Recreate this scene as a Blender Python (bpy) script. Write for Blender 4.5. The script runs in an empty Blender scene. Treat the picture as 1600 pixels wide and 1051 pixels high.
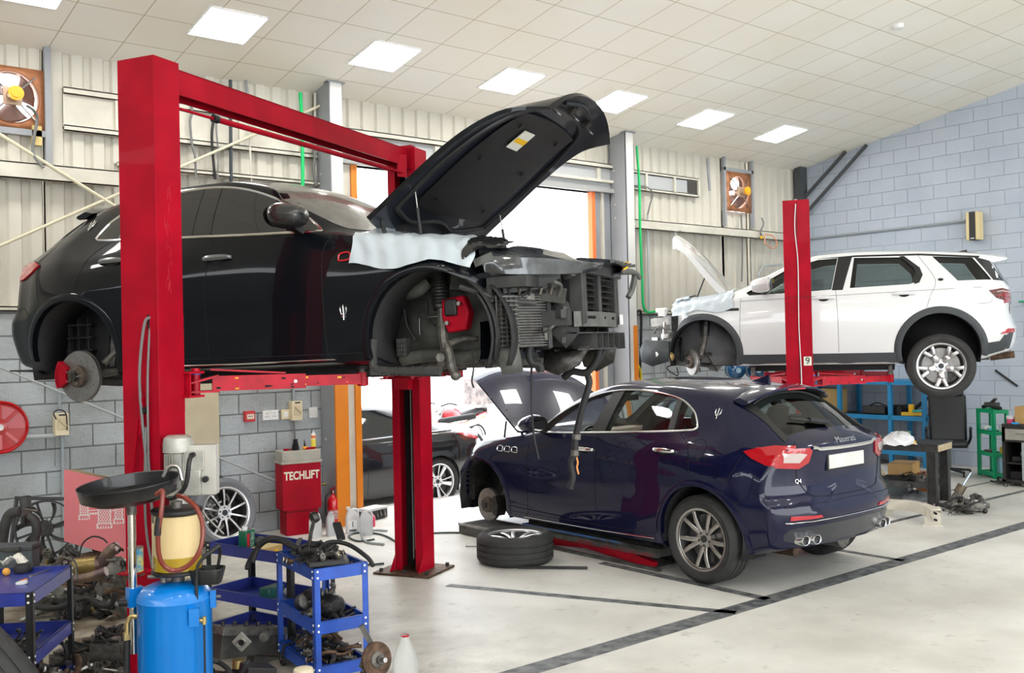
import bpy, bmesh, math, random
import numpy as np
from mathutils import Vector, Matrix, Euler
from mathutils.bvhtree import BVHTree
from mathutils.geometry import delaunay_2d_cdt
random.seed(7)
S = bpy.context.scene
C = S.collection
PI = math.pi
# ---------------------------------------------------------------- camera
FOC, ROLL, PITCH, YAW, CH = 1560.0, -0.0213, 0.0087, 0.883, 2.05
FW = Vector((math.cos(YAW)*math.cos(PITCH), math.sin(YAW)*math.cos(PITCH), math.sin(PITCH)))
_r = Vector((math.sin(YAW), -math.cos(YAW), 0)); _u = _r.cross(FW)
RT = _r*math.cos(ROLL) + _u*math.sin(ROLL); UP = -_r*math.sin(ROLL) + _u*math.cos(ROLL)
CP = Vector((0, 0, CH))
cam = bpy.data.cameras.new('camera'); camo = bpy.data.objects.new('camera', cam); C.objects.link(camo)
cam.sensor_width = 36; cam.lens = FOC*36/1600; cam.clip_end = 300; cam.clip_start = .05
camo.matrix_world = Matrix(((RT.x, UP.x, -FW.x, 0), (RT.y, UP.y, -FW.y, 0), (RT.z, UP.z, -FW.z, CH), (0, 0, 0, 1)))
S.camera = camo
def at(px, py, X=None, Y=None, Z=None):
    v = FW + RT*((px-800)/FOC) - UP*((py-525.5)/FOC)
    t = X/v.x if X is not None else (Y/v.y if Y is not None else (Z-CH)/v.z)
    return CP + v*t
# ---------------------------------------------------------------- world, exposure
S.view_settings.view_transform = 'Standard'; S.view_settings.look = 'None'
S.view_settings.exposure = 1.0; S.view_settings.gamma = 1; S.view_settings.use_curve_mapping = False
W = bpy.data.worlds.new('sky'); S.world = W; W.use_nodes = True
W.node_tree.nodes['Background'].inputs[0].default_value = (.93, .965, 1, 1)
W.node_tree.nodes['Background'].inputs[1].default_value = 2.8
S.cycles.use_denoising = True
S.cycles.max_bounces = 8; S.cycles.diffuse_bounces = 4
try: S.cycles.sample_clamp_indirect = 6
except Exception: pass
PANEL_LIGHT = 16.0
# ---------------------------------------------------------------- materials
MC = {}
def mat(key, col, rough=.5, metal=0, coat=0, noise=0, nscale=8, bump=0, bscale=60, spec=.5, emit=0, trans=0, ior=1.45, alpha=1, col2=None, coatr=.03, rvar=0):
    if key in MC: return MC[key]
    m = bpy.data.materials.new(key); m.use_nodes = True; nt = m.node_tree; N = nt.nodes; L = nt.links
    b = N['Principled BSDF']
    b.inputs['Base Color'].default_value = (*col, 1); b.inputs['Roughness'].default_value = rough
    b.inputs['Metallic'].default_value = metal; b.inputs['Coat Weight'].default_value = coat
    b.inputs['Coat Roughness'].default_value = coatr; b.inputs['Specular IOR Level'].default_value = spec
    b.inputs['Transmission Weight'].default_value = trans; b.inputs['IOR'].default_value = ior
    b.inputs['Alpha'].default_value = alpha
    if emit: b.inputs['Emission Color'].default_value = (*col, 1); b.inputs['Emission Strength'].default_value = emit
    tc = N.new('ShaderNodeTexCoord')
    if noise or col2 or rvar:
        n = N.new('ShaderNodeTexNoise'); n.inputs['Scale'].default_value = nscale; n.inputs['Detail'].default_value = 6
        L.new(tc.outputs['Object'], n.inputs['Vector'])
        if noise or col2:
            c2 = col2 or tuple(max(0, c*(1-noise)) for c in col)
            rp = N.new('ShaderNodeValToRGB'); rp.color_ramp.elements[0].position = .38; rp.color_ramp.elements[1].position = .66
            rp.color_ramp.elements[0].color = (*c2, 1); rp.color_ramp.elements[1].color = (*col, 1)
            L.new(n.outputs['Fac'], rp.inputs[0]); L.new(rp.outputs[0], b.inputs['Base Color'])
        if rvar:
            mr = N.new('ShaderNodeMapRange'); mr.inputs['From Min'].default_value = .35; mr.inputs['From Max'].default_value = .65
            mr.inputs['To Min'].default_value = rough; mr.inputs['To Max'].default_value = min(1, rough+rvar)
            L.new(n.outputs['Fac'], mr.inputs['Value']); L.new(mr.outputs[0], b.inputs['Roughness'])
    if bump:
        n2 = N.new('ShaderNodeTexNoise'); n2.inputs['Scale'].default_value = bscale; n2.inputs['Detail'].default_value = 4
        L.new(tc.outputs['Object'], n2.inputs['Vector'])
        bp = N.new('ShaderNodeBump'); bp.inputs['Strength'].default_value = bump; bp.inputs['Distance'].default_value = .01
        L.new(n2.outputs['Fac'], bp.inputs['Height']); L.new(bp.outputs[0], b.inputs['Normal'])
    MC[key] = m; return m
red = mat('red_lift_paint', (.40, .002, .016), .5, coat=.05, spec=.12, noise=.25, nscale=3, bump=.12, bscale=35)
redchip = mat('red_arm_paint', (.46, .003, .018), .45, coat=.08, spec=.25, noise=.3, nscale=9)
yellow = mat('yellow_paint', (.8, .45, .01), .5)
steel = mat('bare_steel', (.45, .44, .42), .38, 1, noise=.3, nscale=14)
chrome = mat('chrome', (.8, .8, .8), .12, 1)
darksteel = mat('dark_oily_steel', (.075, .072, .068), .42, .7, noise=.5, nscale=25, bump=.3, bscale=70)
castal = mat('cast_aluminium', (.19, .18, .16), .5, .6, noise=.45, nscale=22, bump=.4, bscale=80)
rust = mat('rusty_steel', (.16, .095, .06), .65, .5, noise=.6, nscale=20, bump=.3)
rubber = mat('black_rubber', (.018, .018, .019), .6, noise=.3, nscale=10)
tyre = mat('tyre_rubber', (.035, .034, .033), .75, noise=.3, nscale=9, bump=.1)
blackpl = mat('black_plastic', (.014, .014, .015), .45, noise=.2, nscale=12)
liner = mat('dark_liner', (.008, .008, .008), .8)
white_pl = mat('white_plastic', (.75, .75, .73), .4)
cream = mat('cream_plastic', (.72, .62, .42), .5)
blueT = mat('blue_trolley_paint', (.018, .085, .46), .4, coat=.2, noise=.3, nscale=7)
dblueT = mat('dark_blue_trolley_paint', (.028, .045, .30), .38, coat=.2, noise=.3, nscale=7)
glass_dark = mat('dark_tinted_glass', (.012, .014, .015), .04, 0, coat=.5, spec=.7)
# ---------------------------------------------------------------- mesh building
class MB:
    def __init__(s): s.v = []; s.f = []; s.m = []; s.mats = []; s.flat = []
    def mi(s, m):
        if m is None: return 0
        if m not in s.mats: s.mats.append(m)
        return s.mats.index(m)
    def add(s, vs, fs, m=None, flat=False, M=None):
        o = len(s.v); i = s.mi(m)
        s.v += [tuple((M @ Vector(v)) if M is not None else v) for v in vs]
        for f in fs: s.f.append([o+k for k in f]); s.m.append(i); s.flat.append(flat)
        return s
    def box(s, c, d, m=None, rz=0, M=None, taper=None):
        x, y, z = d[0]/2, d[1]/2, d[2]/2; t = taper or 1
        vs = [Vector((a*x*(t if k > 0 else 1), b*y*(t if k > 0 else 1), k*z)) for k in (-1, 1) for b in (-1, 1) for a in (-1, 1)]
        R = Matrix.Rotation(rz, 4, 'Z') if not isinstance(rz, Matrix) else rz
        vs = [tuple(R @ v + Vector(c)) for v in vs]
        return s.add(vs, [(0, 2, 3, 1), (4, 5, 7, 6), (0, 1, 5, 4), (2, 6, 7, 3), (0, 4, 6, 2), (1, 3, 7, 5)], m, True, M)
    def bb(s, lo, hi, m=None, M=None):
        return s.box([(a+b)/2 for a, b in zip(lo, hi)], [abs(b-a) for a, b in zip(lo, hi)], m, 0, M)
    def beam(s, a, b, w, h, m=None, up=(0, 0, 1)):
        a = Vector(a); b = Vector(b); d = b-a; l = d.length; d.normalize()
        u = Vector(up); sd = d.cross(u)
        if sd.length < 1e-4: sd = d.cross(Vector((1, 0, 0)))
        sd.normalize(); u = sd.cross(d)
        R = Matrix((d, sd, u)).transposed().to_4x4()
        return s.box((a+b)/2, (l, w, h), m, R)
    def cyl(s, a, b, r, m=None, r2=None, n=16, caps=True, M=None):
        a = Vector(a); b = Vector(b); r2 = r if r2 is None else r2
        d = (b-a).normalized(); p = d.orthogonal().normalized(); q = d.cross(p)
        vs = []
        for c, rr in ((a, r), (b, r2)):
            for i in range(n):
                t = 2*PI*i/n; vs.append(tuple(c + p*math.cos(t)*rr + q*math.sin(t)*rr))
        s.add(vs, [(i, (i+1) % n, n+(i+1) % n, n+i) for i in range(n)], m, False, M)
        if caps: s.add(vs, [tuple(range(n))[::-1], tuple(range(n, 2*n))], m, True, M)
        return s
    def tube(s, pts, r, m=None, n=8, closed=False, sub=4, caps=True):
        P = [Vector(p) for p in pts]
        if sub > 1 and len(P) > 2: P = smooth(P, sub, closed)
        N = len(P); vs = []; pv = None
        for i, p in enumerate(P):
            d = (P[(i+1) % N]-P[i-1]) if (closed or 0 < i < N-1) else (P[1]-P[0] if i == 0 else P[-1]-P[-2])
            if d.length < 1e-9: d = Vector((0, 0, 1))
            d.normalize()
            if pv is None: pv = d.orthogonal().normalized()
            pv = (pv - d*pv.dot(d))
            if pv.length < 1e-6: pv = d.orthogonal()
            pv.normalize(); q = d.cross(pv)
            rr = r(i/(N-1)) if callable(r) else r
            for k in range(n):
                t = 2*PI*k/n; vs.append(tuple(p + pv*math.cos(t)*rr + q*math.sin(t)*rr))
        fs = []
        for i in range(N if closed else N-1):
            j = (i+1) % N
            for k in range(n): fs.append((i*n+k, i*n+(k+1) % n, j*n+(k+1) % n, j*n+k))
        if not closed and caps: fs += [tuple(range(n))[::-1], tuple((N-1)*n+k for k in range(n))]
        return s.add(vs, fs, m)
    def lathe(s, prof, m=None, n=32, M=None, closed=False, flat=False):
        # prof: (r, z) around z
        K = len(prof); vs = [(r*math.cos(2*PI*i/n), r*math.sin(2*PI*i/n), z) for i in range(n) for r, z in prof]
        fs = []
        for i in range(n):
            j = (i+1) % n
            for k in range(K if closed else K-1):
                l = (k+1) % K; fs.append((i*K+k, j*K+k, j*K+l, i*K+l))
        return s.add(vs, fs, m, flat, M)
    def prism(s, out, z0, z1, m=None, M=None):
        n = len(out); vs = [(x, y, z0) for x, y in out] + [(x, y, z1) for x, y in out]
        fs = [tuple(range(n))[::-1], tuple(range(n, 2*n))] + [(i, (i+1) % n, n+(i+1) % n, n+i) for i in range(n)]
        return s.add(vs, fs, m, True, M)
    def sph(s, c, r, m=None, n=12, sc=(1, 1, 1), M=None):
        prof = [(max(1e-4, math.sin(PI*k/n)), -math.cos(PI*k/n)) for k in range(n+1)]
        T = Matrix.Translation(c) @ Matrix.Diagonal((r*sc[0], r*sc[1], r*sc[2], 1))
        return s.lathe(prof, m, n*2, (M @ T) if M is not None else T)
    def grid(s, P, m=None, flat=False, close=False):
        a = len(P); b = len(P[0]); vs = [tuple(p) for row in P for p in row]
        fs = [(i*b+j, (i+1) % a*b+j, (i+1) % a*b+(j+1), i*b+j+1) for i in range(a if close else a-1) for j in range(b-1)]
        return s.add(vs, fs, m, flat)
    def build(s, name, m=None, parent=None, loc=None, rot=None, bev=0, sharp=40, weld=False, solid=0):
        me = bpy.data.meshes.new(name); me.from_pydata(s.v, [], s.f)
        ms = s.mats or [m]
        if m is not None and s.mats and None in s.mats: ms = [m if q is None else q for q in s.mats]
        for q in ms: me.materials.append(q)
        for p, i, fl in zip(me.polygons, s.m, s.flat): p.material_index = i; p.use_smooth = not fl
        bm = bmesh.new(); bm.from_mesh(me)
        if weld: bmesh.ops.remove_doubles(bm, verts=bm.verts, dist=1e-4)
        bmesh.ops.recalc_face_normals(bm, faces=bm.faces); bm.to_mesh(me); bm.free()
        try: me.set_sharp_from_angle(angle=math.radians(sharp))
        except Exception: pass
        o = bpy.data.objects.new(name, me); C.objects.link(o)
        if parent is not None: o.parent = parent
        if loc is not None: o.location = loc
        if rot is not None: o.rotation_euler = rot
        if bev:
            b = o.modifiers.new('bevel', 'BEVEL'); b.width = bev; b.segments = 2; b.limit_method = 'ANGLE'; b.angle_limit = math.radians(50)
        if solid:
            b = o.modifiers.new('solid', 'SOLIDIFY'); b.thickness = solid; b.offset = 0
        return o
def smooth(P, sub, closed=False):
    out = []; n = len(P); R = range(n) if closed else range(n-1)
    for i in R:
        p0 = P[i-1] if (closed or i > 0) else P[i]*2-P[i+1]
        p1 = P[i]; p2 = P[(i+1) % n]
        p3 = P[(i+2) % n] if (closed or i+2 < n) else p2*2-p1
        for k in range(sub):
            t = k/sub; out.append(.5*((2*p1)+(p2-p0)*t+(2*p0-5*p1+4*p2-p3)*t*t+(3*p1-p0-3*p2+p3)*t**3))
    if not closed: out.append(P[-1].copy())
    return out
def thing(name, label, cat, loc=(0, 0, 0), rz=0, group=None, rot=None):
    o = bpy.data.objects.new(name, None); C.objects.link(o); o.empty_display_size = .1
    o.location = loc; o.rotation_euler = rot if rot else (0, 0, rz); return tag(o, label, cat, group)
def tag(o, label, cat, group=None, kind=None):
    o['label'] = label; o['category'] = cat
    if group: o['group'] = group
    if kind: o['kind'] = kind
    return o
def st(o): o['kind'] = 'structure'; return o
def kids(o): return [c for c in C.objects if c.parent == o]
def dup(o, loc=None, rz=None, label=None, parent=None, rot=None):
    ch = kids(o); c = o.copy(); C.objects.link(c)
    if parent is not None: c.parent = parent
    for k in ch: dup(k, parent=c)
    if loc is not None: c.location = loc
    if rz is not None: c.rotation_euler = (0, 0, rz)
    if rot is not None: c.rotation_euler = rot
    if label: c['label'] = label
    return c
def text_mesh(txt, size, name, m, parent=None, M=None, depth=.002, loc=None, rot=None, sx=1, shear=0, bold=0):
    cu = bpy.data.curves.new(name, 'FONT'); cu.offset = bold; cu.body = txt; cu.size = size; cu.extrude = depth; cu.align_x = 'CENTER'; cu.align_y = 'CENTER'; cu.shear = shear
    o = bpy.data.objects.new(name, cu); C.objects.link(o)
    dg = bpy.context.evaluated_depsgraph_get(); dg.update()
    me = bpy.data.meshes.new_from_object(o.evaluated_get(dg)); bpy.data.objects.remove(o)
    if sx != 1: me.transform(Matrix.Diagonal((sx, 1, 1, 1)))
    if M is not None: me.transform(M)
    me.materials.clear(); me.materials.append(m)
    o = bpy.data.objects.new(name, me); C.objects.link(o)
    if parent is not None: o.parent = parent
    if loc is not None: o.location = loc
    if rot is not None: o.rotation_euler = rot
    return o
# ---------------------------------------------------------------- ceiling light panels (they light the room)
WY, RX, CZ, SL = 10.55, 15.47, 5.09, .183          # back wall, right wall, eave height, ceiling slope
def cz(y): return CZ + SL*(WY-y)
lm = mat('light_diffuser', (1, .985, .95), .5, emit=PANEL_LIGHT)
lf = mat('light_frame_white', (.85, .85, .83), .5)
a_s = math.atan(SL)
first = None
rows = [(9.42, [2.33+1.83*k for k in range(-2, 7)]), (2.0, [2.33+2.44*k for k in range(-2, 6)]), (-3.5, [2.33+2.44*k for k in range(-2, 6)])]  # second and third rows are unseen panels added for fill light
for ry, xs in rows:
    for x in xs:
        if first is None:
            t = thing('ceiling_light', 'square white light panel', 'ceiling light', rot=(-a_s, 0, 0), group='light panels in the tiled ceiling')
            f = MB()
            for q in (-1, 1): f.bb((q*.3-.008, -.31, -.012), (q*.3+.008, .31, .004)); f.bb((-.3, q*.302-.008, -.012), (.3, q*.302+.008, .004))
            f.build('frame', lf, t); MB().bb((-.29, -.295, -.006), (.29, .295, 0)).build('diffuser', lm, t); first = t; o = t
        else: o = dup(first)
        o.location = (x, ry, cz(ry)-.004)
        if ry > 9:
            n = round((x-2.33)/1.83); nm = {0: 'cut by the left frame edge, high over the wall fan', 1: 'just right above the red lift post', 2: 'above the middle of the red lift crossbeam', 3: 'above the left slope of the raised dark bonnet', 4: 'just above the tip of the raised dark bonnet', 5: 'second from the far grey wall', 6: 'farthest and smallest, nearest the grey wall'}.get(n, 'beyond the left frame edge')
            o['label'] = 'square glowing ceiling light panel, ' + nm if n >= 0 else 'light panel beyond the left frame edge, %s one past it' % ('first' if n == -1 else 'second')
        else: o['label'] = 'added unseen light panel in the %s row from the wall, %s from the left' % ('second' if ry > 0 else 'third', 'first second third fourth fifth sixth seventh eighth ninth'.split()[xs.index(x)])
# ---------------------------------------------------------------- setting
def nodes(m): return m.node_tree.nodes, m.node_tree.links
# floor
fm = mat('painted_concrete_floor', (.50, .49, .455), .45, coat=.06, coatr=.2, spec=.3)
N, L = nodes(fm); b = N['Principled BSDF']; tc = N.new('ShaderNodeTexCoord')
n1 = N.new('ShaderNodeTexNoise'); n1.inputs['Scale'].default_value = .9; n1.inputs['Detail'].default_value = 8; L.new(tc.outputs['Object'], n1.inputs['Vector'])
r1 = N.new('ShaderNodeValToRGB'); r1.color_ramp.elements[0].color = (.52, .505, .46, 1); r1.color_ramp.elements[1].color = (.68, .675, .64, 1); r1.color_ramp.elements[0].position = .3; r1.color_ramp.elements[1].position = .62
L.new(n1.outputs['Fac'], r1.inputs[0])
n2 = N.new('ShaderNodeTexNoise'); n2.inputs['Scale'].default_value = 5.5; n2.inputs['Detail'].default_value = 10; n2.inputs['Roughness'].default_value = .7; L.new(tc.outputs['Object'], n2.inputs['Vector'])
r2 = N.new('ShaderNodeValToRGB'); r2.color_ramp.elements[0].position = .33; r2.color_ramp.elements[1].position = .42; r2.color_ramp.elements[0].color = (.45, .42, .36, 1); r2.color_ramp.elements[1].color = (1, 1, 1, 1)
L.new(n2.outputs['Fac'], r2.inputs[0])
# oily grime around the junk corner (fades out to the right)
sx = N.new('ShaderNodeSeparateXYZ'); L.new(tc.outputs['Object'], sx.inputs[0])
gr = N.new('ShaderNodeMapRange'); gr.inputs['From Min'].default_value = 2.6; gr.inputs['From Max'].default_value = 4.8; gr.inputs['To Min'].default_value = 1; gr.inputs['To Max'].default_value = .12
L.new(sx.outputs['X'], gr.inputs['Value'])
n3 = N.new('ShaderNodeTexNoise'); n3.inputs['Scale'].default_value = 2.2; n3.inputs['Detail'].default_value = 8; n3.inputs['Roughness'].default_value = .65; L.new(tc.outputs['Object'], n3.inputs['Vector'])
r3 = N.new('ShaderNodeValToRGB'); r3.color_ramp.elements[0].position = .38; r3.color_ramp.elements[1].position = .62; r3.color_ramp.elements[0].color = (.20, .15, .10, 1); r3.color_ramp.elements[1].color = (.85, .80, .70, 1)
L.new(n3.outputs['Fac'], r3.inputs[0])
mA = N.new('ShaderNodeMix'); mA.data_type = 'RGBA'; mA.blend_type = 'MULTIPLY'; mA.inputs[0].default_value = .45
L.new(r1.outputs[0], mA.inputs[6]); L.new(r2.outputs[0], mA.inputs[7])
mB = N.new('ShaderNodeMix'); mB.data_type = 'RGBA'; mB.blend_type = 'MULTIPLY'; L.new(gr.outputs[0], mB.inputs[0])
L.new(mA.outputs[2], mB.inputs[6]); L.new(r3.outputs[0], mB.inputs[7]); L.new(mB.outputs[2], b.inputs['Base Color'])
mr = N.new('ShaderNodeMapRange'); mr.inputs['To Min'].default_value = .36; mr.inputs['To Max'].default_value = .62; L.new(n2.outputs['Fac'], mr.inputs['Value']); L.new(mr.outputs[0], b.inputs['Roughness'])
bp = N.new('ShaderNodeBump'); bp.inputs['Strength'].default_value = .06; bp.inputs['Distance'].default_value = .01; L.new(n2.outputs['Fac'], bp.inputs['Height']); L.new(bp.outputs[0], b.inputs['Normal'])
st(MB().bb((-8, -8, -.12), (RX+.3, WY+.12, 0)).build('floor', fm))
gm = mat('pale_paving', (.72, .71, .69), .8, noise=.1, nscale=2)
st(MB().bb((-20, WY+.12, -.12), (60, 60, -.004)).build('ground', gm))
lineM = mat('worn_black_line_paint', (.035, .04, .045), .6, col2=(.16, .165, .165), nscale=11)
def gline(a, b_, w, name='trim'):
    a = Vector(a); b_ = Vector(b_); d = (b_-a).normalized(); n = Vector((-d.y, d.x))*w/2
    vs = [(*(a+n), .003), (*(a-n), .003), (*(b_-n), .003), (*(b_+n), .003)]
    vs += [(v[0], v[1], .0) for v in vs]
    m = MB(); m.add(vs, [(0, 1, 2, 3), (0, 4, 5, 1), (1, 5, 6, 2), (2, 6, 7, 3), (3, 7, 4, 0)], lineM, True); return m
li = 0
for a, b_, w in [((-3, 4.84), (15.4, 4.84), .17), (at(1200, 936, Z=0).xy, at(940, 879, Z=0).xy, .10), (at(1412, 876, Z=0).xy, at(1310, 859, Z=0).xy, .08), (at(1150, 957, Z=0).xy, at(700, 914, Z=0).xy, .09), ((8.6, 5.95), (15.3, 5.86), .07), ((10.2, 6.62), (15.3, 6.55), .035)]:
    li += 1; st(gline(a, b_, w).build('trim_%d' % li, lineM))
# block wall material
def blockmat(key, c1, c2, mortar, scale=1, ax='XZ', bstr=.5, grime=True):
    m = mat(key, c1, .75); N, L = nodes(m); b = N['Principled BSDF']; tc = N.new('ShaderNodeTexCoord')
    sp = N.new('ShaderNodeSeparateXYZ'); cb = N.new('ShaderNodeCombineXYZ'); L.new(tc.outputs['Object'], sp.inputs[0])
    L.new(sp.outputs['X' if ax == 'XZ' else 'Y'], cb.inputs[0]); L.new(sp.outputs['Z'], cb.inputs[1])
    br = N.new('ShaderNodeTexBrick'); br.inputs['Scale'].default_value = 1; br.inputs['Brick Width'].default_value = .448; br.inputs['Row Height'].default_value = .224
    br.inputs['Mortar Size'].default_value = .007; br.inputs['Mortar Smooth'].default_value = .6; br.inputs['Color1'].default_value = (*c1, 1); br.inputs['Color2'].default_value = (*c2, 1); br.inputs['Mortar'].default_value = (*mortar, 1)
    L.new(cb.outputs[0], br.inputs['Vector'])
    n = N.new('ShaderNodeTexNoise'); n.inputs['Scale'].default_value = 1.1; n.inputs['Detail'].default_value = 7; L.new(tc.outputs['Object'], n.inputs['Vector'])
    rp = N.new('ShaderNodeValToRGB'); rp.color_ramp.elements[0].position = .36; rp.color_ramp.elements[1].position = .6; rp.color_ramp.elements[0].color = (.62, .6, .56, 1) if grime else (.88, .88, .9, 1); rp.color_ramp.elements[1].color = (1, 1, 1, 1); L.new(n.outputs['Fac'], rp.inputs[0])
    mx = N.new('ShaderNodeMix'); mx.data_type = 'RGBA'; mx.blend_type = 'MULTIPLY'; mx.inputs[0].default_value = .8
    L.new(br.outputs['Color'], mx.inputs[6]); L.new(rp.outputs[0], mx.inputs[7]); L.new(mx.outputs[2], b.inputs['Base Color'])
    n2 = N.new('ShaderNodeTexNoise'); n2.inputs['Scale'].default_value = 26; n2.inputs['Detail'].default_value = 6; n2.inputs['Roughness'].default_value = .7; L.new(tc.outputs['Object'], n2.inputs['Vector'])
    ad = N.new('ShaderNodeMath'); ad.operation = 'MULTIPLY_ADD'; ad.inputs[1].default_value = -1.6; L.new(br.outputs['Fac'], ad.inputs[0]); L.new(n2.outputs['Fac'], ad.inputs[2])
    bp = N.new('ShaderNodeBump'); bp.inputs['Strength'].default_value = bstr; bp.inputs['Distance'].default_value = .012; L.new(ad.outputs[0], bp.inputs['Height']); L.new(bp.outputs[0], b.inputs['Normal'])
    return m
bw = blockmat('grey_painted_blockwork', (.50, .54, .56), (.46, .50, .525), (.30, .32, .33), bstr=1.6)
rw = blockmat('blue_grey_painted_blockwork', (.49, .545, .62), (.46, .52, .595), (.36, .41, .47), ax='YZ', bstr=.6, grime=False)
DX0, DX1, DZ, BZ = 6.22, 10.2, 4.3, 2.48
st(MB().bb((-8, WY, 0), (DX0-.16, WY+.2, BZ)).bb((10.76, WY, 0), (RX, WY+.2, BZ)).build('wall_back', bw))
# corrugated sheeting above
cm = mat('pale_corrugated_sheet', (.60, .57, .49), .5, noise=.10, nscale=1.2)
N, L = nodes(cm)
def sheet(x0, x1, z0, z1, m):
    # trapezoid profile, ribs 0.2 m apart
    P = []; x = x0
    prof = [(0, 0), (.105, 0), (.125, .035), (.18, .035), (.2, 0)]
    pts = []
    k = math.floor(x0/.2)
    while k*.2 < x1:
        for dx, dy in prof[:-1]:
            X = k*.2+dx
            if x0 <= X <= x1: pts.append((X, dy))
        k += 1
    pts = [(x0, pts[0][1])] + pts + [(x1, pts[-1][1])]
    m.grid([[(X, WY+.03+dy, z0) for X, dy in pts], [(X, WY+.03+dy, z1) for X, dy in pts]], None, True)
m = MB(); sheet(-8, 2.2, BZ, 5.12, m); sheet(2.12, 2.74, BZ, 4.32, m); sheet(2.12, 2.74, 4.80, 5.12, m); sheet(2.70, DX0-.16, BZ, 5.12, m); sheet(DX0-.16, 10.76, 4.56, 5.12, m); sheet(10.76, 13.32, BZ, 5.12, m)
sheet(13.25, 14.02, BZ, 4.22, m); sheet(13.25, 14.02, 4.86, 5.12, m); sheet(13.94, RX, BZ, 5.12, m)
st(m.build('wall_back_sheeting', cm))
# the sheet wall outer skin blocks daylight behind the ribs except at fan and door
# steelwork: girts, columns, strip-window frames
gi = mat('cream_steel_girt', (.62, .59, .50), .5, noise=.15, nscale=4)
cw = mat('pale_column_paint', (.66, .66, .63), .45, noise=.08, nscale=2)
cg = mat('grey_column_paint', (.30, .31, .325), .5, noise=.1, nscale=3)
def girt(x0, x1, z, h=.17, d=.14):
    m = MB(); y = WY+.03
    m.bb((x0, y-d, z+h-.012), (x1, y, z+h)); m.bb((x0, y-d, z), (x1, y-d+.012, z+h)); m.bb((x0, y-d, z), (x1, y-d+.05, z+.012)); return m
i = 6
for x0, x1, z, h, d in [(-8, 3.4, 3.76, .16, .15), (3.4, 5.9, 3.97, .05, .12), (10.9, RX, 3.77, .14, .16), (-8, RX, BZ, .05, .06), (2.9, 5.9, 4.66, .07, .08), (2.9, 5.9, 4.29, .06, .08), (6.0, 10.7, 4.63, .07, .12), (10.9, 12.62, 4.63, .05, .07), (10.9, 12.62, 4.37, .05, .07)]:
    i += 1
    if z == BZ:
        st(girt(-8, 6.0, z, h, d).build('trim_%d' % i, gi)); i += 1; st(girt(10.9, RX, z, h, d).build('trim_%d' % i, gi)); continue
    st(girt(x0, x1, z, h, d).build('trim_%d' % i, gi))
rec = mat('grey_recess_sheet', (.40, .41, .41), .5)
m = MB(); m.bb((2.9, WY-.02, 4.35), (5.9, WY, 4.66)); 
for x in (3.4, 4.75, 5.5): m.bb((x, WY-.05, 4.35), (x+.07, WY-.02, 4.66), gi)
st(m.build('window_1', rec))
m = MB(); m.bb((10.9, WY-.02, 4.42), (12.6, WY, 4.63), rec); m.bb((12.35, WY-.03, 4.43), (12.58, WY-.018, 4.62), mat('dark_gap', (.05, .045, .04), .8))
for x in (11.35, 12.0, 12.58): m.bb((x, WY-.06, 4.40), (x+.04, WY-.02, 4.65), gi)
st(m.build('window_2', rec))
# lintel panel and roller box above door
m = MB(); m.bb((6.0, WY-.03, 4.27), (10.7, WY+.1, 4.64), rec); m.bb((6.0, WY-.10, 4.42), (10.7, WY-.03, 4.46), gi)
for x in (7.4, 8.9, 10.3): m.bb((x, WY-.07, 4.42), (x+.07, WY-.02, 4.66), gi)
m.bb((6.0, WY-.12, 4.27), (10.7, WY+.1, 4.33), mat('door_rail_grey', (.33, .33, .32), .5))
st(m.build('trim_20', rec))
orange = mat('orange_door_paint', (.78, .235, .012), .42, coat=.2, noise=.12, nscale=3)
orange2 = mat('orange_red_door_edge', (.85, .19, .05), .5)
m = MB(); m.bb((DX0-.05, WY-.05, 0), (DX0+.03, WY+.06, DZ), orange); m.bb((DX0-.16, WY-.02, 0), (DX0-.05, WY+.04, DZ), gi); m.bb((5.715, WY-.37, 0), (5.885, WY-.34, 2.3), orange)
m.bb((DX0-.16, WY-.035, 1.95), (DX0-.05, WY-.02, 2.0), gi)
m.bb((DX1, WY-.04, 0), (DX1+.07, WY+.05, DZ), orange2); m.bb((DX1+.10, WY, 0), (DX1+.42, WY+.08, DZ), cg); m.bb((DX1+.2, WY-.04, 0), (DX1+.25, WY+.02, DZ), gi)
m.bb((10.68, WY-.37, 0), (10.765, WY-.34, 2.3), orange); st(m.build('door_1', orange))
for k, (x, zt_) in enumerate(((5.72, 5.15), (10.6, 5.15))):
    m = MB(); m.bb((x, WY-.02, 0), (x+.012, WY-.36, zt_), cg); m.bb((x+.0, WY-.36, 0), (x+.16, WY-.345, zt_), cw); m.bb((x+.0, WY-.03, 0), (x+.16, WY-.015, zt_), cg); m.bb((x+.07, WY-.36, 0), (x+.085, WY-.02, zt_), cw)
    for z in (1.0, 2.0, 3.0, 3.9, 4.1, 4.6): m.cyl((x-.006, WY-.12, z), (x+.002, WY-.12, z), .014, gi, n=8)
    m.bb((x-.03, WY-.38, zt_-.012), (x+.2, WY-.01, zt_+.002), cg); st(m.build('trim_%d' % (21+k), cw))
m = MB(); m.bb((RX-.22, WY-.15, 0), (RX-.02, WY-.03, 5.12)); m.beam((RX-.12, WY-.2, 4.6), (RX-.12, WY-1.0, 5.25), .04, .05); m.beam((RX-.12, WY-.2, 4.3), (RX-.12, WY-1.4, 5.3), .04, .05)
st(m.build('trim_24', mat('dark_steel_post', (.06, .065, .07), .5)))
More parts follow.
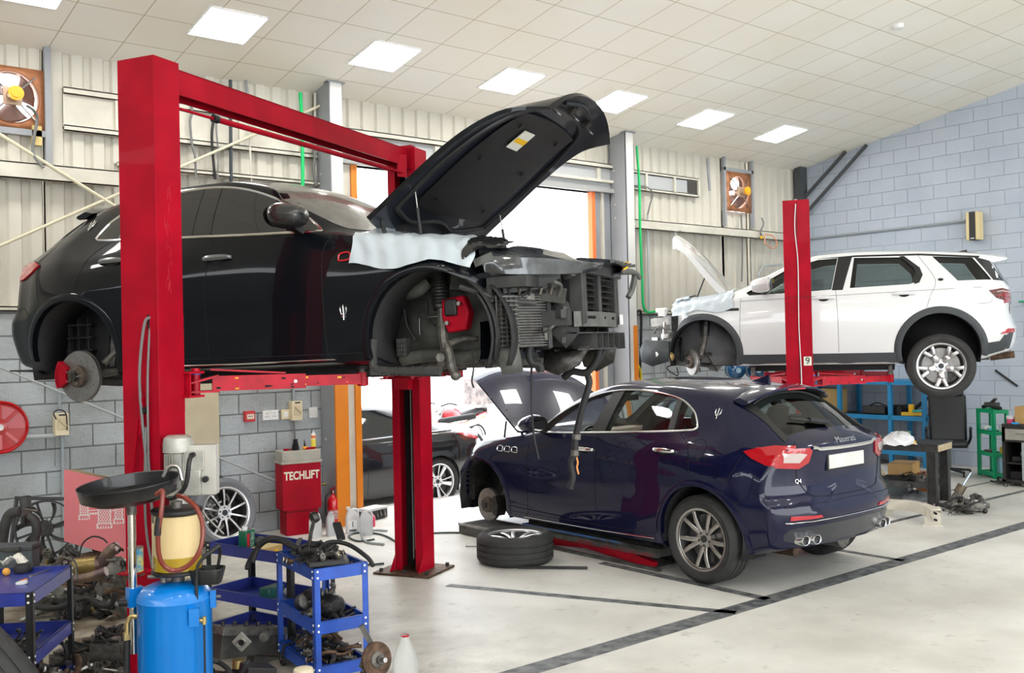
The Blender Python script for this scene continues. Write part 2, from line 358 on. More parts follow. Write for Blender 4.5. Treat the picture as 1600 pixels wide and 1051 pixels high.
# diagonal tie rods on the left bay
m = MB(); tr = mat('cream_tie_rod', (.62, .57, .42), .5)
def wall(px, py, off=.12): return at(px, py, Y=WY-off)
m.cyl(wall(-40, 185), wall(330, 416), .018, n=8); st(m.build('trim_25', tr))
m = MB(); m.cyl(wall(-60, 410), wall(512, 160), .016, n=8); st(m.build('trim_26', tr))
m = MB(); m.cyl(wall(-40, 557), wall(640, 838, .08), .011, n=8); st(m.build('trim_27', mat('grey_tie_rod', (.42, .44, .44), .5)))
# right wall, other walls, ceiling
m = MB(); m.add([(RX, WY+.2, 0), (RX, -8, 0), (RX, -8, cz(-8)+.1), (RX, WY+.2, cz(WY)+.1), (RX+.2, WY+.2, 0), (RX+.2, -8, 0), (RX+.2, -8, cz(-8)+.1), (RX+.2, WY+.2, cz(WY)+.1)], [(0, 1, 2, 3), (4, 7, 6, 5), (0, 4, 5, 1), (2, 6, 7, 3), (1, 5, 6, 2), (0, 3, 7, 4)], rw, True); st(m.build('wall_right', rw))
m = MB(); m.bb((-8.2, -8, 0), (-8, WY, 5.1)); st(m.build('wall_left', bw))
st(MB().bb((-8, -8.2, 5.6), (RX, -8, 8.6)).bb((-8, -8.2, 0), (-7, -8, 5.6)).bb((14.5, -8.2, 0), (RX, -8, 5.6)).build('wall_front', cm))
cl = mat('cream_ceiling_tiles', (.80, .765, .685), .65)
N, L = nodes(cl); b = N['Principled BSDF']; tc = N.new('ShaderNodeTexCoord'); mp = N.new('ShaderNodeMapping'); mp.inputs['Location'].default_value = (.285, .42, 0)
L.new(tc.outputs['Object'], mp.inputs[0])
br = N.new('ShaderNodeTexBrick'); br.offset = 0; br.inputs['Scale'].default_value = 1; br.inputs['Brick Width'].default_value = .61; br.inputs['Row Height'].default_value = .61; br.inputs['Mortar Size'].default_value = .0065; br.inputs['Mortar Smooth'].default_value = .4
br.inputs['Color1'].default_value = (.90, .87, .80, 1); br.inputs['Color2'].default_value = (.88, .85, .775, 1); br.inputs['Mortar'].default_value = (.52, .46, .33, 1)
L.new(mp.outputs[0], br.inputs['Vector'])
n = N.new('ShaderNodeTexNoise'); n.inputs['Scale'].default_value = .5; n.inputs['Detail'].default_value = 4; L.new(tc.outputs['Object'], n.inputs['Vector'])
rp = N.new('ShaderNodeValToRGB'); rp.color_ramp.elements[0].position = .35; rp.color_ramp.elements[1].position = .65; rp.color_ramp.elements[0].color = (.96, .93, .86, 1); rp.color_ramp.elements[1].color = (1, 1, 1, 1); L.new(n.outputs['Fac'], rp.inputs[0])
mx = N.new('ShaderNodeMix'); mx.data_type = 'RGBA'; mx.blend_type = 'MULTIPLY'; mx.inputs[0].default_value = 1; L.new(br.outputs['Color'], mx.inputs[6]); L.new(rp.outputs[0], mx.inputs[7]); L.new(mx.outputs[2], b.inputs['Base Color'])
m = MB(); Lc = (WY+8)/math.cos(a_s)
m.bb((-8, -Lc, 0), (RX, 0.05, .08)); co = m.build('ceiling', cl, loc=(0, WY, cz(WY)), rot=(-a_s, 0, 0)); st(co)
# back sheeting backing so no daylight leaks over the block wall
# ================================================================ cars
def pch(pts):
    xs = np.array([p[0] for p in pts], float); ys = np.array([p[1] for p in pts], float)
    h = np.diff(xs); d = np.diff(ys)/h; m = np.zeros(len(xs)); m[0] = d[0]; m[-1] = d[-1]
    for i in range(1, len(xs)-1):
        if d[i-1]*d[i] > 0: w1 = 2*h[i]+h[i-1]; w2 = h[i]+2*h[i-1]; m[i] = (w1+w2)/(w1/d[i-1]+w2/d[i])
    def f(x):
        x = min(max(x, xs[0]), xs[-1]); i = min(int(np.searchsorted(xs, x, 'right'))-1, len(xs)-2); i = max(i, 0)
        t = (x-xs[i])/h[i]; a = 2*t**3-3*t*t+1; b = t**3-2*t*t+t; c = -2*t**3+3*t*t; e = t**3-t*t
        return float(a*ys[i]+b*h[i]*m[i]+c*ys[i+1]+e*h[i]*m[i+1])
    return f
def ss(a, b, x): t = min(1, max(0, (x-a)/(b-a))); return t*t*(3-2*t)
class Car:
    def __init__(s, sp):
        s.sp = sp; s.c = {k: pch(v) for k, v in sp['curves'].items()}
    def sec(s, x, inset=0):
        c = s.c; zt = c['zt'](x)-inset; zr = c['zr'](x)-inset; wr = c['wr'](x)-inset; zs = c['zs'](x)-inset*.3; ws = c['ws'](x)-inset
        zm = c['zm'](x); wm = c['wm'](x)-inset; zb = c['zb'](x)+inset; wb = c['wb'](x)-inset
        P = [(0, zb), (wb*.35, zb), (wb*.7, zb), (wb*.93, zb+.004), (wb, zb+.03)]
        ctrl = [Vector((wb, zb+.03)), Vector((wb+(wm-wb)*.55, zb+(zm-zb)*.33)), Vector((wm-.004, zb+(zm-zb)*.72)), Vector((wm, zm)), Vector((wm+(ws-wm)*.32, zm+(zs-zm)*.55)), Vector((ws, zs))]
        q = smooth(ctrl, 4); P += [(v.x, v.y) for v in q[1:]]
        for k in range(1, 9):
            t = k/8; bl = .10*(zr-zs)*math.sin(PI*t)*(1 if zr-zs > .1 else 0); P.append((ws+(wr-ws)*t+bl*.35, zs+(zr-zs)*t))
        e = s.sp.get('crown', 2.3)
        for k in range(1, 11):
            t = 1-k/10; y = wr*t
            P.append((y, zt-(zt-zr)*t**e))
        return P
    def loft(s, x0, x1, n, inset=0, m=None):
        R = s.sp.get('tail', lambda y, z: 0); Fh = s.sp.get('nose', lambda y, z: 0); e0 = s.c['zt']; ta, tb = s.sp['ends']
        xs = [x0+(x1-x0)*i/n for i in range(n+1)]
        def X(x, y, z):
            w = 1-ss(s.sp['len'][0], ta, x); v = ss(tb, s.sp['len'][1], x)
            return x + w*R(y, z) + v*Fh(y, z)
        rows = []
        for x in xs:
            P = s.sec(x, inset); full = P + [(-y, z) for y, z in P[-2:0:-1]]
            rows.append([(X(x, y, z), y, z) for y, z in full])
        mb = MB(); n_ = len(rows[0]); vs = [p for r in rows for p in r]; fs = []
        for i in range(len(rows)-1):
            for j in range(n_): k = (j+1) % n_; fs.append((i*n_+j, i*n_+k, (i+1)*n_+k, (i+1)*n_+j))
        for end, idx in ((x0, 0), (x1, len(rows)-1)):
            base = idx*n_; prev = [base+j for j in range(n_)]
            ring = [(p[1], p[2]) for p in rows[idx]]; zc = sum(p[1] for p in ring)/n_
            for sc in (.93, .8, .6, .38, .17):
                cur = []
                for y, z in ring: y2 = y*sc; z2 = zc+(z-zc)*sc; cur.append(len(vs)); vs.append((X(end, y2, z2) if inset == 0 else end, y2, z2))
                for j in range(n_): k = (j+1) % n_; fs.append((prev[j], prev[k], cur[k], cur[j]))
                prev = cur
            fs.append(tuple(prev))
        mb.add(vs, fs, m); return mb
def tmpobj(mb, m=None):
    o = mb.build('tmp', m); return o
def boolean(o, cutters, op='DIFFERENCE'):
    for c in cutters:
        md = o.modifiers.new('b', 'BOOLEAN'); md.operation = op; md.object = c; md.solver = 'EXACT'
        try: md.material_mode = 'TRANSFER'
        except Exception: pass
        dg = bpy.context.evaluated_depsgraph_get(); dg.update()
        me = bpy.data.meshes.new_from_object(o.evaluated_get(dg)); o.modifiers.clear(); o.data = me
        bpy.data.objects.remove(c)
    try: o.data.set_sharp_from_angle(angle=math.radians(55))
    except Exception: pass
    return o
def bvh_of(o):
    bm = bmesh.new(); bm.from_mesh(o.data); t = BVHTree.FromBMesh(bm); bm.free(); return t
AX = {'L': (Vector((0, 3, 0)), Vector((0, -1, 0))), 'R': (Vector((0, -3, 0)), Vector((0, 1, 0))), 'B': (Vector((-6, 0, 0)), Vector((1, 0, 0))), 'F': (Vector((9, 0, 0)), Vector((-1, 0, 0))), 'T': (Vector((0, 0, 4)), Vector((0, 0, -1)))}
def proj(bv, side, a, b, off):
    o, d = AX[side]; o = o.copy()
    if side in 'LR': o.x, o.z = a, b
    elif side in 'BF': o.y, o.z = a, b
    else: o.x, o.y = a, b
    h = bv.ray_cast(o, d)
    if h[0] is None: 
        h = bv.find_nearest(Vector((a, .9 if side == 'L' else -.9, b)) if side in 'LR' else (Vector((-.9, a, b)) if side in 'BF' else Vector((a, b, 1.5))))
    n = h[1]
    if n.dot(d) > 0: n = -n
    return h[0] + n*off
def patch(bv, side, poly, m, off=.004, step=.05, thick=0, mb=None, curve=True):
    """surface patch: a 2-D outline laid on the body surface and given thickness"""
    P = [Vector(p) for p in poly]
    if curve: P = smooth(P, 3, True)
    B = []
    for i, p in enumerate(P):
        q = P[(i+1) % len(P)]; k = max(1, int((q-p).length/step))
        B += [p+(q-p)*(j/k) for j in range(k)]
    xs = [p.x for p in B]; ys = [p.y for p in B]; V = [p.to_2d() if len(p) > 2 else p for p in B]; nb = len(V)
    def inside(x, y):
        c = False; j = nb-1
        for i in range(nb):
            if (V[i].y > y) != (V[j].y > y) and x < (V[j].x-V[i].x)*(y-V[i].y)/(V[j].y-V[i].y)+V[i].x: c = not c
            j = i
        return c
    x = min(xs)+step*.5
    while x < max(xs):
        y = min(ys)+step*.5
        while y < max(ys):
            if inside(x, y) and min((Vector((x, y))-v).length for v in V[:nb]) > step*.45: V.append(Vector((x, y)))
            y += step
        x += step
    r = delaunay_2d_cdt(V, [(i, (i+1) % nb) for i in range(nb)], [], 1, 1e-5)
    pts = [proj(bv, side, v.x, v.y, off) for v in r[0]]
    mb = mb or MB()
    mb.add(pts, [tuple(f) for f in r[2]], m)
    if thick:
        lo = [proj(bv, side, v.x, v.y, off-thick) for v in r[0]]
        e = {}
        for f in r[2]:
            for a, b in zip(f, list(f[1:])+[f[0]]): e[(a, b)] = 1
        bd = [k for k in e if (k[1], k[0]) not in e]
        o = len(pts); mb.add(pts+lo, [(a, b, b+o, a+o) for a, b in bd], m)
    return mb
def line3(bv, side, pts, off=0, step=.04, sm=True):
    P = [Vector(p) for p in pts]
    if sm and len(P) > 2: P = smooth(P, 6)
    out = []
    for i in range(len(P)-1):
        k = max(1, int((P[i+1]-P[i]).length/step)); out += [P[i]+(P[i+1]-P[i])*(j/k) for j in range(k)]
    out.append(P[-1]); return [proj(bv, side, p.x, p.y, off) for p in out]
def seam(bv, side, pts, m, r=.0035, off=-.001, mb=None, sm=True):
    mb = mb or MB(); return mb.tube(line3(bv, side, pts, off, sm=sm), r, m, n=5, sub=1)
def arc(cx, cz_, r, a0, a1, n=14, k=1): return [(cx+r*math.cos(math.radians(a0+(a1-a0)*i/n)), cz_+r*k*math.sin(math.radians(a0+(a1-a0)*i/n))) for i in range(n+1)]
discM = mat('brake_disc_steel', (.30, .29, .28), .4, .9, noise=.2, nscale=10)
hubM = mat('rusty_hub', (.12, .09, .07), .6, .4, noise=.4, nscale=30)
rimS = mat('silver_alloy', (.62, .62, .63), .28, .9)
rimG = mat('grey_machined_alloy', (.42, .40, .37), .28, .85)
rimD = mat('dark_alloy', (.05, .05, .052), .4, .6)
rimC = mat('cut_face_alloy', (.75, .75, .76), .3, .8)
def tire_mb(R, w, rr):
    h = w/2; g = MB()
    prof = [(rr-.012, -h*.78), (rr, -h*.86), (rr+.02, -h*.98), ((R+rr)/2+.01, -h*1.04), (R-.035, -h*.97), (R-.012, -h*.84), (R, -h*.68)]
    for y in (-.42, 0, .42): prof += [(R, h*y-.007), (R-.009, h*y-.006), (R-.009, h*y+.006), (R, h*y+.007)]
    prof += [(R, h*.68), (R-.012, h*.84), (R-.035, h*.97), ((R+rr)/2+.01, h*1.04), (rr+.02, h*.98), (rr, h*.86), (rr-.012, h*.78)]
    g.lathe(prof, None, 72)
    # sidewall ring and shoulder blocks
    for s_ in (-1, 1):
        g.lathe([(rr+.035, s_*(h*1.035)), (rr+.038, s_*(h*1.035+.003)), (rr+.048, s_*(h*1.035+.003)), (rr+.05, s_*(h*1.035))], tyre, 64)
        for k in range(48):
            a = 2*PI*k/48; R2 = Matrix.Rotation(a, 4, 'Z'); g.add([(R-.013, -.011, s_*h*.69), (R+.0005, -.011, s_*h*.66), (R+.0005, .011, s_*h*.66), (R-.013, .011, s_*h*.69), (R-.03, -.011, s_*h*.97), (R-.03, .011, s_*h*.97)], [(0, 1, 2, 3), (1, 4, 5, 2)], rubber, True, R2) if k % 2 else None
    return g
def rim_mb(rr, w, style, face, dark, n=5):
    h = w/2; g = MB(); ri = rr-.012
    g.lathe([(rr+.004, h*.80), (rr+.002, h*.86), (ri-.004, h*.84), (ri-.012, h*.70), (ri-.03, h*.45), (ri-.045, 0), (ri-.03, -h*.6), (rr+.004, -h*.8)], dark, 64)
    g.lathe([(rr+.005, h*.80), (rr+.004, h*.885), (rr-.010, h*.875), (ri-.010, h*.76)], face, 64)
    zf = h*.70; zh = h*.46
    def arm(a0, a1, w0, w1, r0, r1, bow=.012):
        K = 8; rows = []
        for i in range(K+1):
            t = i/K; r = r0+(r1-r0)*t; a = math.radians(a0+(a1-a0)*(t**.75)); ww = w0+(w1-w0)*t
            z = zh+(zf-zh)*t+bow*math.sin(PI*t); c = Vector((r*math.cos(a), r*math.sin(a), z)); p = Vector((-math.sin(a), math.cos(a), 0))
            rows.append([c-p*ww*.5+Vector((0, 0, -.035)), c-p*ww*.5, c-p*ww*.34+Vector((0, 0, .006)), c+p*ww*.34+Vector((0, 0, .006)), c+p*ww*.5, c+p*ww*.5+Vector((0, 0, -.035))])
        g.grid([r_[0:2] for r_ in rows], dark, True); g.grid([r_[4:6] for r_ in rows], dark, True); g.grid([r_[1:5] for r_ in rows], face)
    for k in range(n):
        a = 360*k/n+90
        if style == 'twin': arm(a-9, a-15, .040, .036, .058, ri-.006); arm(a+9, a+15, .040, .036, .058, ri-.006)
        elif style == 'split':
            arm(a, a, .058, .060, .05, .135); arm(a-4, a-13, .036, .044, .115, ri-.006); arm(a+4, a+13, .036, .044, .115, ri-.006)
        elif style == 'fan': arm(a, a+5, .03, .062, .06, ri-.006, .0); arm(a+24, a+30, .016, .022, .06, ri-.006, -.01)
        elif style == 'multi': arm(a, a, .020, .024, .05, ri-.006)
    g.cyl((0, 0, zh-.05), (0, 0, zh+.006), .078, face, n=32); g.cyl((0, 0, zh+.006), (0, 0, zh+.014), .030, dark, n=24)
    for k in range(5):
        a = 2*PI*k/5+.3; x, y = .055*math.cos(a), .055*math.sin(a); g.cyl((x, y, zh-.01), (x, y, zh+.009), .0105, dark, n=6)
    return g
def wheel(R, w, rr, style, face, dark, n, name, parent, M, label=None, disc=True):
    """tyre + rim; M places the wheel with +z = outer face"""
    o = bpy.data.objects.new(name, None); C.objects.link(o)
    if parent is not None: o.parent = parent
    o.matrix_local = M
    tire_mb(R, w, rr).build('tire', tyre, o, sharp=50); rim_mb(rr, w, style, face, dark, n).build('rim', face, o, sharp=50)
    if disc:
        MB().cyl((0, 0, -.02), (0, 0, .004), rr-.055, discM, n=40).cyl((0, 0, 0), (0, 0, .03), .07, hubM).bb((-.17, .07, -.04), (-.07, .19, .03), darksteel).build('brake_disc', discM, o)
    if label: o['label'] = label
    return o
def hub_mb(caliper=None, r=.175, studs=True):
    g = MB(); n = 48
    g.lathe([(.085, .012), (r, .012), (r+.002, .008), (r+.002, -.004), (r-.006, -.006), (r-.006, -.014), (r+.002, -.016), (r+.002, -.026), (.085, -.028)], discM, n)
    g.lathe([(.0, .052), (.040, .052), (.072, .05), (.08, .044), (.084, .012), (.088, -.02)], hubM, 40); g.cyl((0, 0, .045), (0, 0, .075), .032, darksteel, n=20)
    if studs:
        for k in range(5): a = 2*PI*k/5; x, y = .057*math.cos(a), .057*math.sin(a); g.cyl((x, y, .05), (x, y, .085), .0065, steel, n=8); g.cyl((x, y, .05), (x, y, .062), .011, steel, n=6)
    for k in range(28):
        a = 2*PI*k/28; rr_ = .115+.02*(k % 3); x, y = rr_*math.cos(a), rr_*math.sin(a); g.cyl((x, y, .0115), (x, y, .0128), .004, liner, n=6)
    g.cyl((0, 0, -.03), (0, 0, -.12), .06, darksteel, r2=.045)
    return g
def caliper_mb(m, r=.175):
    g = MB()
    for z0, z1 in ((.018, .055), (-.07, -.03)):
        vs = arc(0, 0, r+.02, 150, 215, 8)+arc(0, 0, r-.075, 215, 150, 8); g.prism(vs, z0, z1, m)
    g.prism(arc(0, 0, r+.035, 152, 213, 8)+arc(0, 0, r+.008, 213, 152, 8), -.07, .055, m); return g
def hood_panel(car, x0, x1, n=22, ins=.02, under=None, top=None, rib=True, wfac=1.0, nose_round=.28, th=.03):
    """bonnet taken off the car surface: skin + inner panel, coordinates relative to hinge at (x0,0,zhinge)"""
    zh = car.c['zt'](x0)-.03; mb = MB(); U = 15
    def P(i, j, dz=0, k=1.0):
        t = i/n; u = -1+2*j/(U-1); 
        x = x0+(x1-x0)*t; 
        w = (car.c['wr'](x)+.0)*wfac*k
        xx = x - nose_round*(abs(u)**2.4)*(t**3) - .05*(1-u*u)*(1-t)**6*0 + (.16*(1-u*u))*(1-t)**3*(-1)
        zr = car.c['zr'](x); zt = car.c['zt'](x); z = zt-(zt-zr)*abs(u)**2.3
        return Vector((xx-x0, u*w, z-zh+dz))
    topg = [[P(i, j, 0) for j in range(U)] for i in range(n+1)]
    lowg = [[P(i, j, -th*(1 if th < .05 else 1.1-.9*(i/n)**2)-.012*math.sin(PI*i/n)*(1 if 2 < j < U-3 else 0), .985) for j in range(U)] for i in range(n+1)]
    mb.grid(topg, top); mb.grid(lowg, under)
    for g0, g1 in ((topg[0], lowg[0]), (topg[-1], lowg[-1]), ([r[0] for r in topg], [r[0] for r in lowg]), ([r[-1] for r in topg], [r[-1] for r in lowg])): mb.grid([g0, g1], top)
    return mb, zh, lowg
def seat_mb(m, w=.5):
    g = MB()
    def cush(a, b, th, w0, w1):
        a = Vector(a); b = Vector(b); d = (b-a).normalized(); nrm = Vector((-d.z, 0, d.x)); rows = []
        for i in range(7):
            t = i/6; c = a+(b-a)*t; ww = w0+(w1-w0)*t; th_ = th*(.75+.25*math.sin(PI*t)); r_ = []
            for k in range(16):
                an = 2*PI*k/16; ca = abs(math.cos(an))**.5*(1 if math.cos(an) > 0 else -1); sa = abs(math.sin(an))**.5*(1 if math.sin(an) > 0 else -1)
                r_.append(c+Vector((0, ca*ww/2, 0))+nrm*sa*th_/2)
            rows.append(r_+[r_[0]])
        g.grid(rows, m); g.add(rows[0][:-1], [tuple(range(16))], m); g.add(rows[-1][:-1], [tuple(range(16))], m)
    cush((.28, 0, .30), (-.22, 0, .27), .16, w, w*.95); cush((-.2, 0, .30), (-.42, 0, .86), .15, w, w*.84); cush((-.43, 0, .88), (-.48, 0, 1.06), .11, w*.55, w*.5); return g
# ---------------------------------------------------------------- the coupe-like SUV body shared by the two dark cars
tp = pch([(.2, .10), (.36, .0), (.5, -.045), (.62, -.075), (.70, -.07), (.76, -.03), (.82, -.005), (.95, 0), (1.08, -.012), (1.15, -.02), (1.2, .0), (1.35, .03)])
SUV = Car(dict(len=(-.80, 3.92), ends=(-.25, 2.95), crown=2.4,
    tail=lambda y, z: .19*(abs(y)/.88)**3.2 + tp(z), nose=lambda y, z: -.36*(abs(y)/.85)**2.4 - .08*abs(z-.62),
    curves=dict(
    zt=[(-.80, 1.19), (-.74, 1.245), (-.66, 1.285), (-.45, 1.44), (-.26, 1.585), (-.1, 1.645), (.15, 1.675), (.6, 1.70), (1.0, 1.705), (1.35, 1.68), (1.7, 1.60), (2.1, 1.42), (2.45, 1.22), (2.62, 1.135), (2.8, 1.11), (3.2, 1.06), (3.6, .97), (3.92, .80)],
    zr=[(-.80, 1.165), (-.66, 1.25), (-.45, 1.37), (-.26, 1.47), (0, 1.56), (.4, 1.615), (.8, 1.64), (1.2, 1.635), (1.5, 1.58), (1.8, 1.46), (2.05, 1.31), (2.25, 1.18), (2.4, 1.125), (2.8, 1.07), (3.2, 1.02), (3.6, .92), (3.92, .72)],
    wr=[(-.80, .70), (-.66, .66), (-.45, .60), (-.26, .57), (0, .575), (.4, .60), (.8, .62), (1.2, .63), (1.5, .645), (1.8, .69), (2.05, .735), (2.25, .77), (2.4, .785), (2.8, .775), (3.2, .75), (3.6, .68), (3.92, .56)],
    zs=[(-.80, 1.10), (-.5, 1.19), (-.1, 1.265), (.3, 1.262), (.8, 1.235), (1.3, 1.205), (1.8, 1.18), (2.2, 1.145), (2.5, 1.10), (2.9, 1.045), (3.3, .975), (3.6, .88), (3.92, .68)],
    ws=[(-.80, .77), (-.5, .80), (-.1, .80), (.3, .83), (.8, .865), (1.3, .88), (1.8, .885), (2.2, .88), (2.5, .88), (2.9, .875), (3.3, .85), (3.6, .77), (3.92, .62)],
    zm=[(-.80, .78), (0, .88), (.5, .86), (1.2, .78), (2.2, .8), (3.0, .86), (3.4, .8), (3.92, .6)],
    wm=[(-.80, .90), (-.5, .955), (0, .985), (.4, .972), (.9, .948), (1.6, .942), (2.3, .955), (3.0, .975), (3.35, .95), (3.6, .88), (3.92, .72)],
    zb=[(-.80, .36), (-.45, .28), (0, .27), (.5, .25), (2.5, .25), (3.3, .25), (3.92, .22)],
    wb=[(-.80, .84), (-.45, .88), (0, .92), (.5, .93), (2.5, .93), (3.3, .9), (3.92, .7)])))
DLO = [(.12, 1.30), (.155, 1.36), (.23, 1.44), (.42, 1.535), (.75, 1.59), (1.1, 1.60), (1.42, 1.555), (1.72, 1.45), (1.97, 1.315), (2.16, 1.18), (2.12, 1.168), (1.7, 1.185), (1.15, 1.215), (.6, 1.248), (.2, 1.278)]
def poly_cut(poly, y0, y1, m, ax='y'):
    g = MB(); n = len(poly)
    if ax == 'y': vs = [(a, y0, b) for a, b in poly]+[(a, y1, b) for a, b in poly]
    elif ax == 'z': vs = [(a, b, y0) for a, b in poly]+[(a, b, y1) for a, b in poly]
    g.add(vs, [tuple(range(n))[::-1], tuple(range(n, 2*n))]+[(i, (i+1) % n, n+(i+1) % n, n+i) for i in range(n)], m, True); return g.build('tmp', m)
def seg(poly, lo, hi):
    """part of an outline between two slanted lines x = a + k*(z-1.2)"""
    P = [Vector(p) for p in smooth([Vector(p) for p in poly], 4, True)]
    def clip(P, a, k, keep):
        out = []; f = lambda p: (p.x-(a+k*(p.y-1.2)))*keep
        for i, p in enumerate(P):
            q = P[(i+1) % len(P)]; fp, fq = f(p), f(q)
            if fp >= 0: out.append(p)
            if fp*fq < 0: out.append(p+(q-p)*(fp/(fp-fq)))
        return out
    return [tuple(p) for p in clip(clip(P, lo[0], lo[1], 1), hi[0], hi[1], -1)]
trident = [(-.5, 0), (.5, 0)]
def trident_mb(m, M, s=.05):
    g = MB()
    for pts in ([(0, -1.2), (0, 1.1)], [(-.62, .75), (-.55, .1), (-.3, -.3), (0, -.4), (.3, -.3), (.55, .1), (.62, .75)]):
        g.tube([M @ Vector((x*s*.6, y*s*.6, 0)) for x, y in pts], s*.055, m, n=6, sub=3)
    for x, y in ((0, 1.1), (-.62, .75), (.62, .75)):
        g.cyl(M @ Vector((x*s*.6, (y-.12)*s*.6, 0)), M @ Vector((x*s*.6, (y+.35)*s*.6, 0)), s*.10, m, r2=.0005, n=8)
    g.cyl(M @ Vector((-.5*s*.6, -.62*s*.6, 0)), M @ Vector((.5*s*.6, -.62*s*.6, 0)), s*.05, m, n=6); return g
def frame_on(bv, side, a, b, off=.004):
    p = proj(bv, side, a, b, off); e = .03
    if side in 'LR': px_ = proj(bv, side, a+e, b, off)-proj(bv, side, a-e, b, off); py_ = proj(bv, side, a, b+e, off)-proj(bv, side, a, b-e, off)
    elif side in 'BF': px_ = proj(bv, side, a+e, b, off)-proj(bv, side, a-e, b, off); py_ = proj(bv, side, a, b+e, off)-proj(bv, side, a, b-e, off)
    if side == 'R': pass
    if side == 'L': px_ = -px_
    if side == 'B': px_ = -px_
    px_.normalize(); n = px_.cross(py_).normalized(); py_ = n.cross(px_)
    return Matrix(((px_.x, py_.x, n.x, p.x), (px_.y, py_.y, n.y, p.y), (px_.z, py_.z, n.z, p.z), (0, 0, 0, 1)))
linM = mat('wheel_well_liner', (.016, .016, .017), .7, noise=.3, nscale=10)
bayM = mat('grey_inner_body_metal', (.10, .10, .088), .6, .2, noise=.5, nscale=7, bump=.2, bscale=20)
gapM = mat('panel_gap', (.003, .003, .004), .9)
cabM = mat('cabin_trim_dark', (.03, .028, .027), .7)
redlens = mat('red_lamp_lens', (.38, .004, .010), .12, coat=1)
clearlens = mat('clear_lamp_lens', (.48, .40, .38), .15, coat=1)
def mirror(parent, bv, side, m, x, z, chromeM=None, arm=.1, s=1.0):
    sg = 1 if side == 'L' else -1; p = proj(bv, side, x, z, 0); g = MB()
    c = p+Vector((-.03, sg*(arm+.06), .10)); rows = []
    for i in range(11):
        t = i/10*PI; rr_ = math.sin(t)**.45; x_ = -math.cos(t)
        row = []
        for k in range(17):
            a = 2*PI*k/16; row.append(c+Vector((x_*(.07 if x_ < 0 else .16)*s, sg*math.cos(a)*.135*rr_*s, (math.sin(a)*.088-(.02*x_ if x_ > 0 else 0))*rr_*s)))
        rows.append(row)
    g.grid(rows, m); o = g.build('side_mirror', m, parent)
    MB().beam(p, c+Vector((0, -sg*.06, -.05)), .06, .035, blackpl).build('mirror_arm', blackpl, o)
    gl = MB(); gl.add([c+Vector((-.075*s, sg*math.cos(2*PI*k/16)*.118*s, math.sin(2*PI*k/16)*.072*s)) for k in range(16)], [tuple(range(16))], mat('mirror_glass', (.7, .72, .75), .03, 1), True); gl.build('mirror_glass', None, o)
    return o
def handle(parent, bv, side, x, z, m, l=.25, redbit=False):
    P = line3(bv, side, [(x-l/2, z), (x-l*.25, z+.004), (x+l*.25, z+.004), (x+l/2, z)], .0); sg = 1 if side == 'L' else -1
    Q = [p+Vector((0, sg*(.004+.032*math.sin(PI*i/(len(P)-1))**.5), 0)) for i, p in enumerate(P)]
    g = MB(); rows = []
    for i, p in enumerate(Q):
        h = .012+.008*math.sin(PI*i/(len(Q)-1)); rows.append([p+Vector((0, sg*.010*math.cos(2*PI*k/10), h*math.sin(2*PI*k/10))) for k in range(11)])
    g.grid(rows, m); g.add(rows[0][:-1], [tuple(range(10))], m); g.add(rows[-1][:-1], [tuple(range(10))], m)
    o = g.build('door_handle', m, parent)
    patch(bv, side, arc(x, z-.006, .062, 0, 330, 11, .55), gapM, .0025, .04).build('handle_recess', gapM, o)
    return o
def housing(parent, x, z, r, y0, y1, m):
    for sg in (1, -1):
        P = [(x+r-.02, z-.15)]+arc(x, z, r+.002, 0, 180, 26)+[(x-r+.02, z-.15)]
        g = MB(); g.grid([[Vector((a, sg*y1, b)) for a, b in P], [Vector((a, sg*y0, b)) for a, b in P]], linM); vs = [Vector((a, sg*(y0-.002), b)) for a, b in P]; g.add(vs, [tuple(range(len(vs)))], m, True)
        g.build('wheel_housing', m, parent, solid=.006)
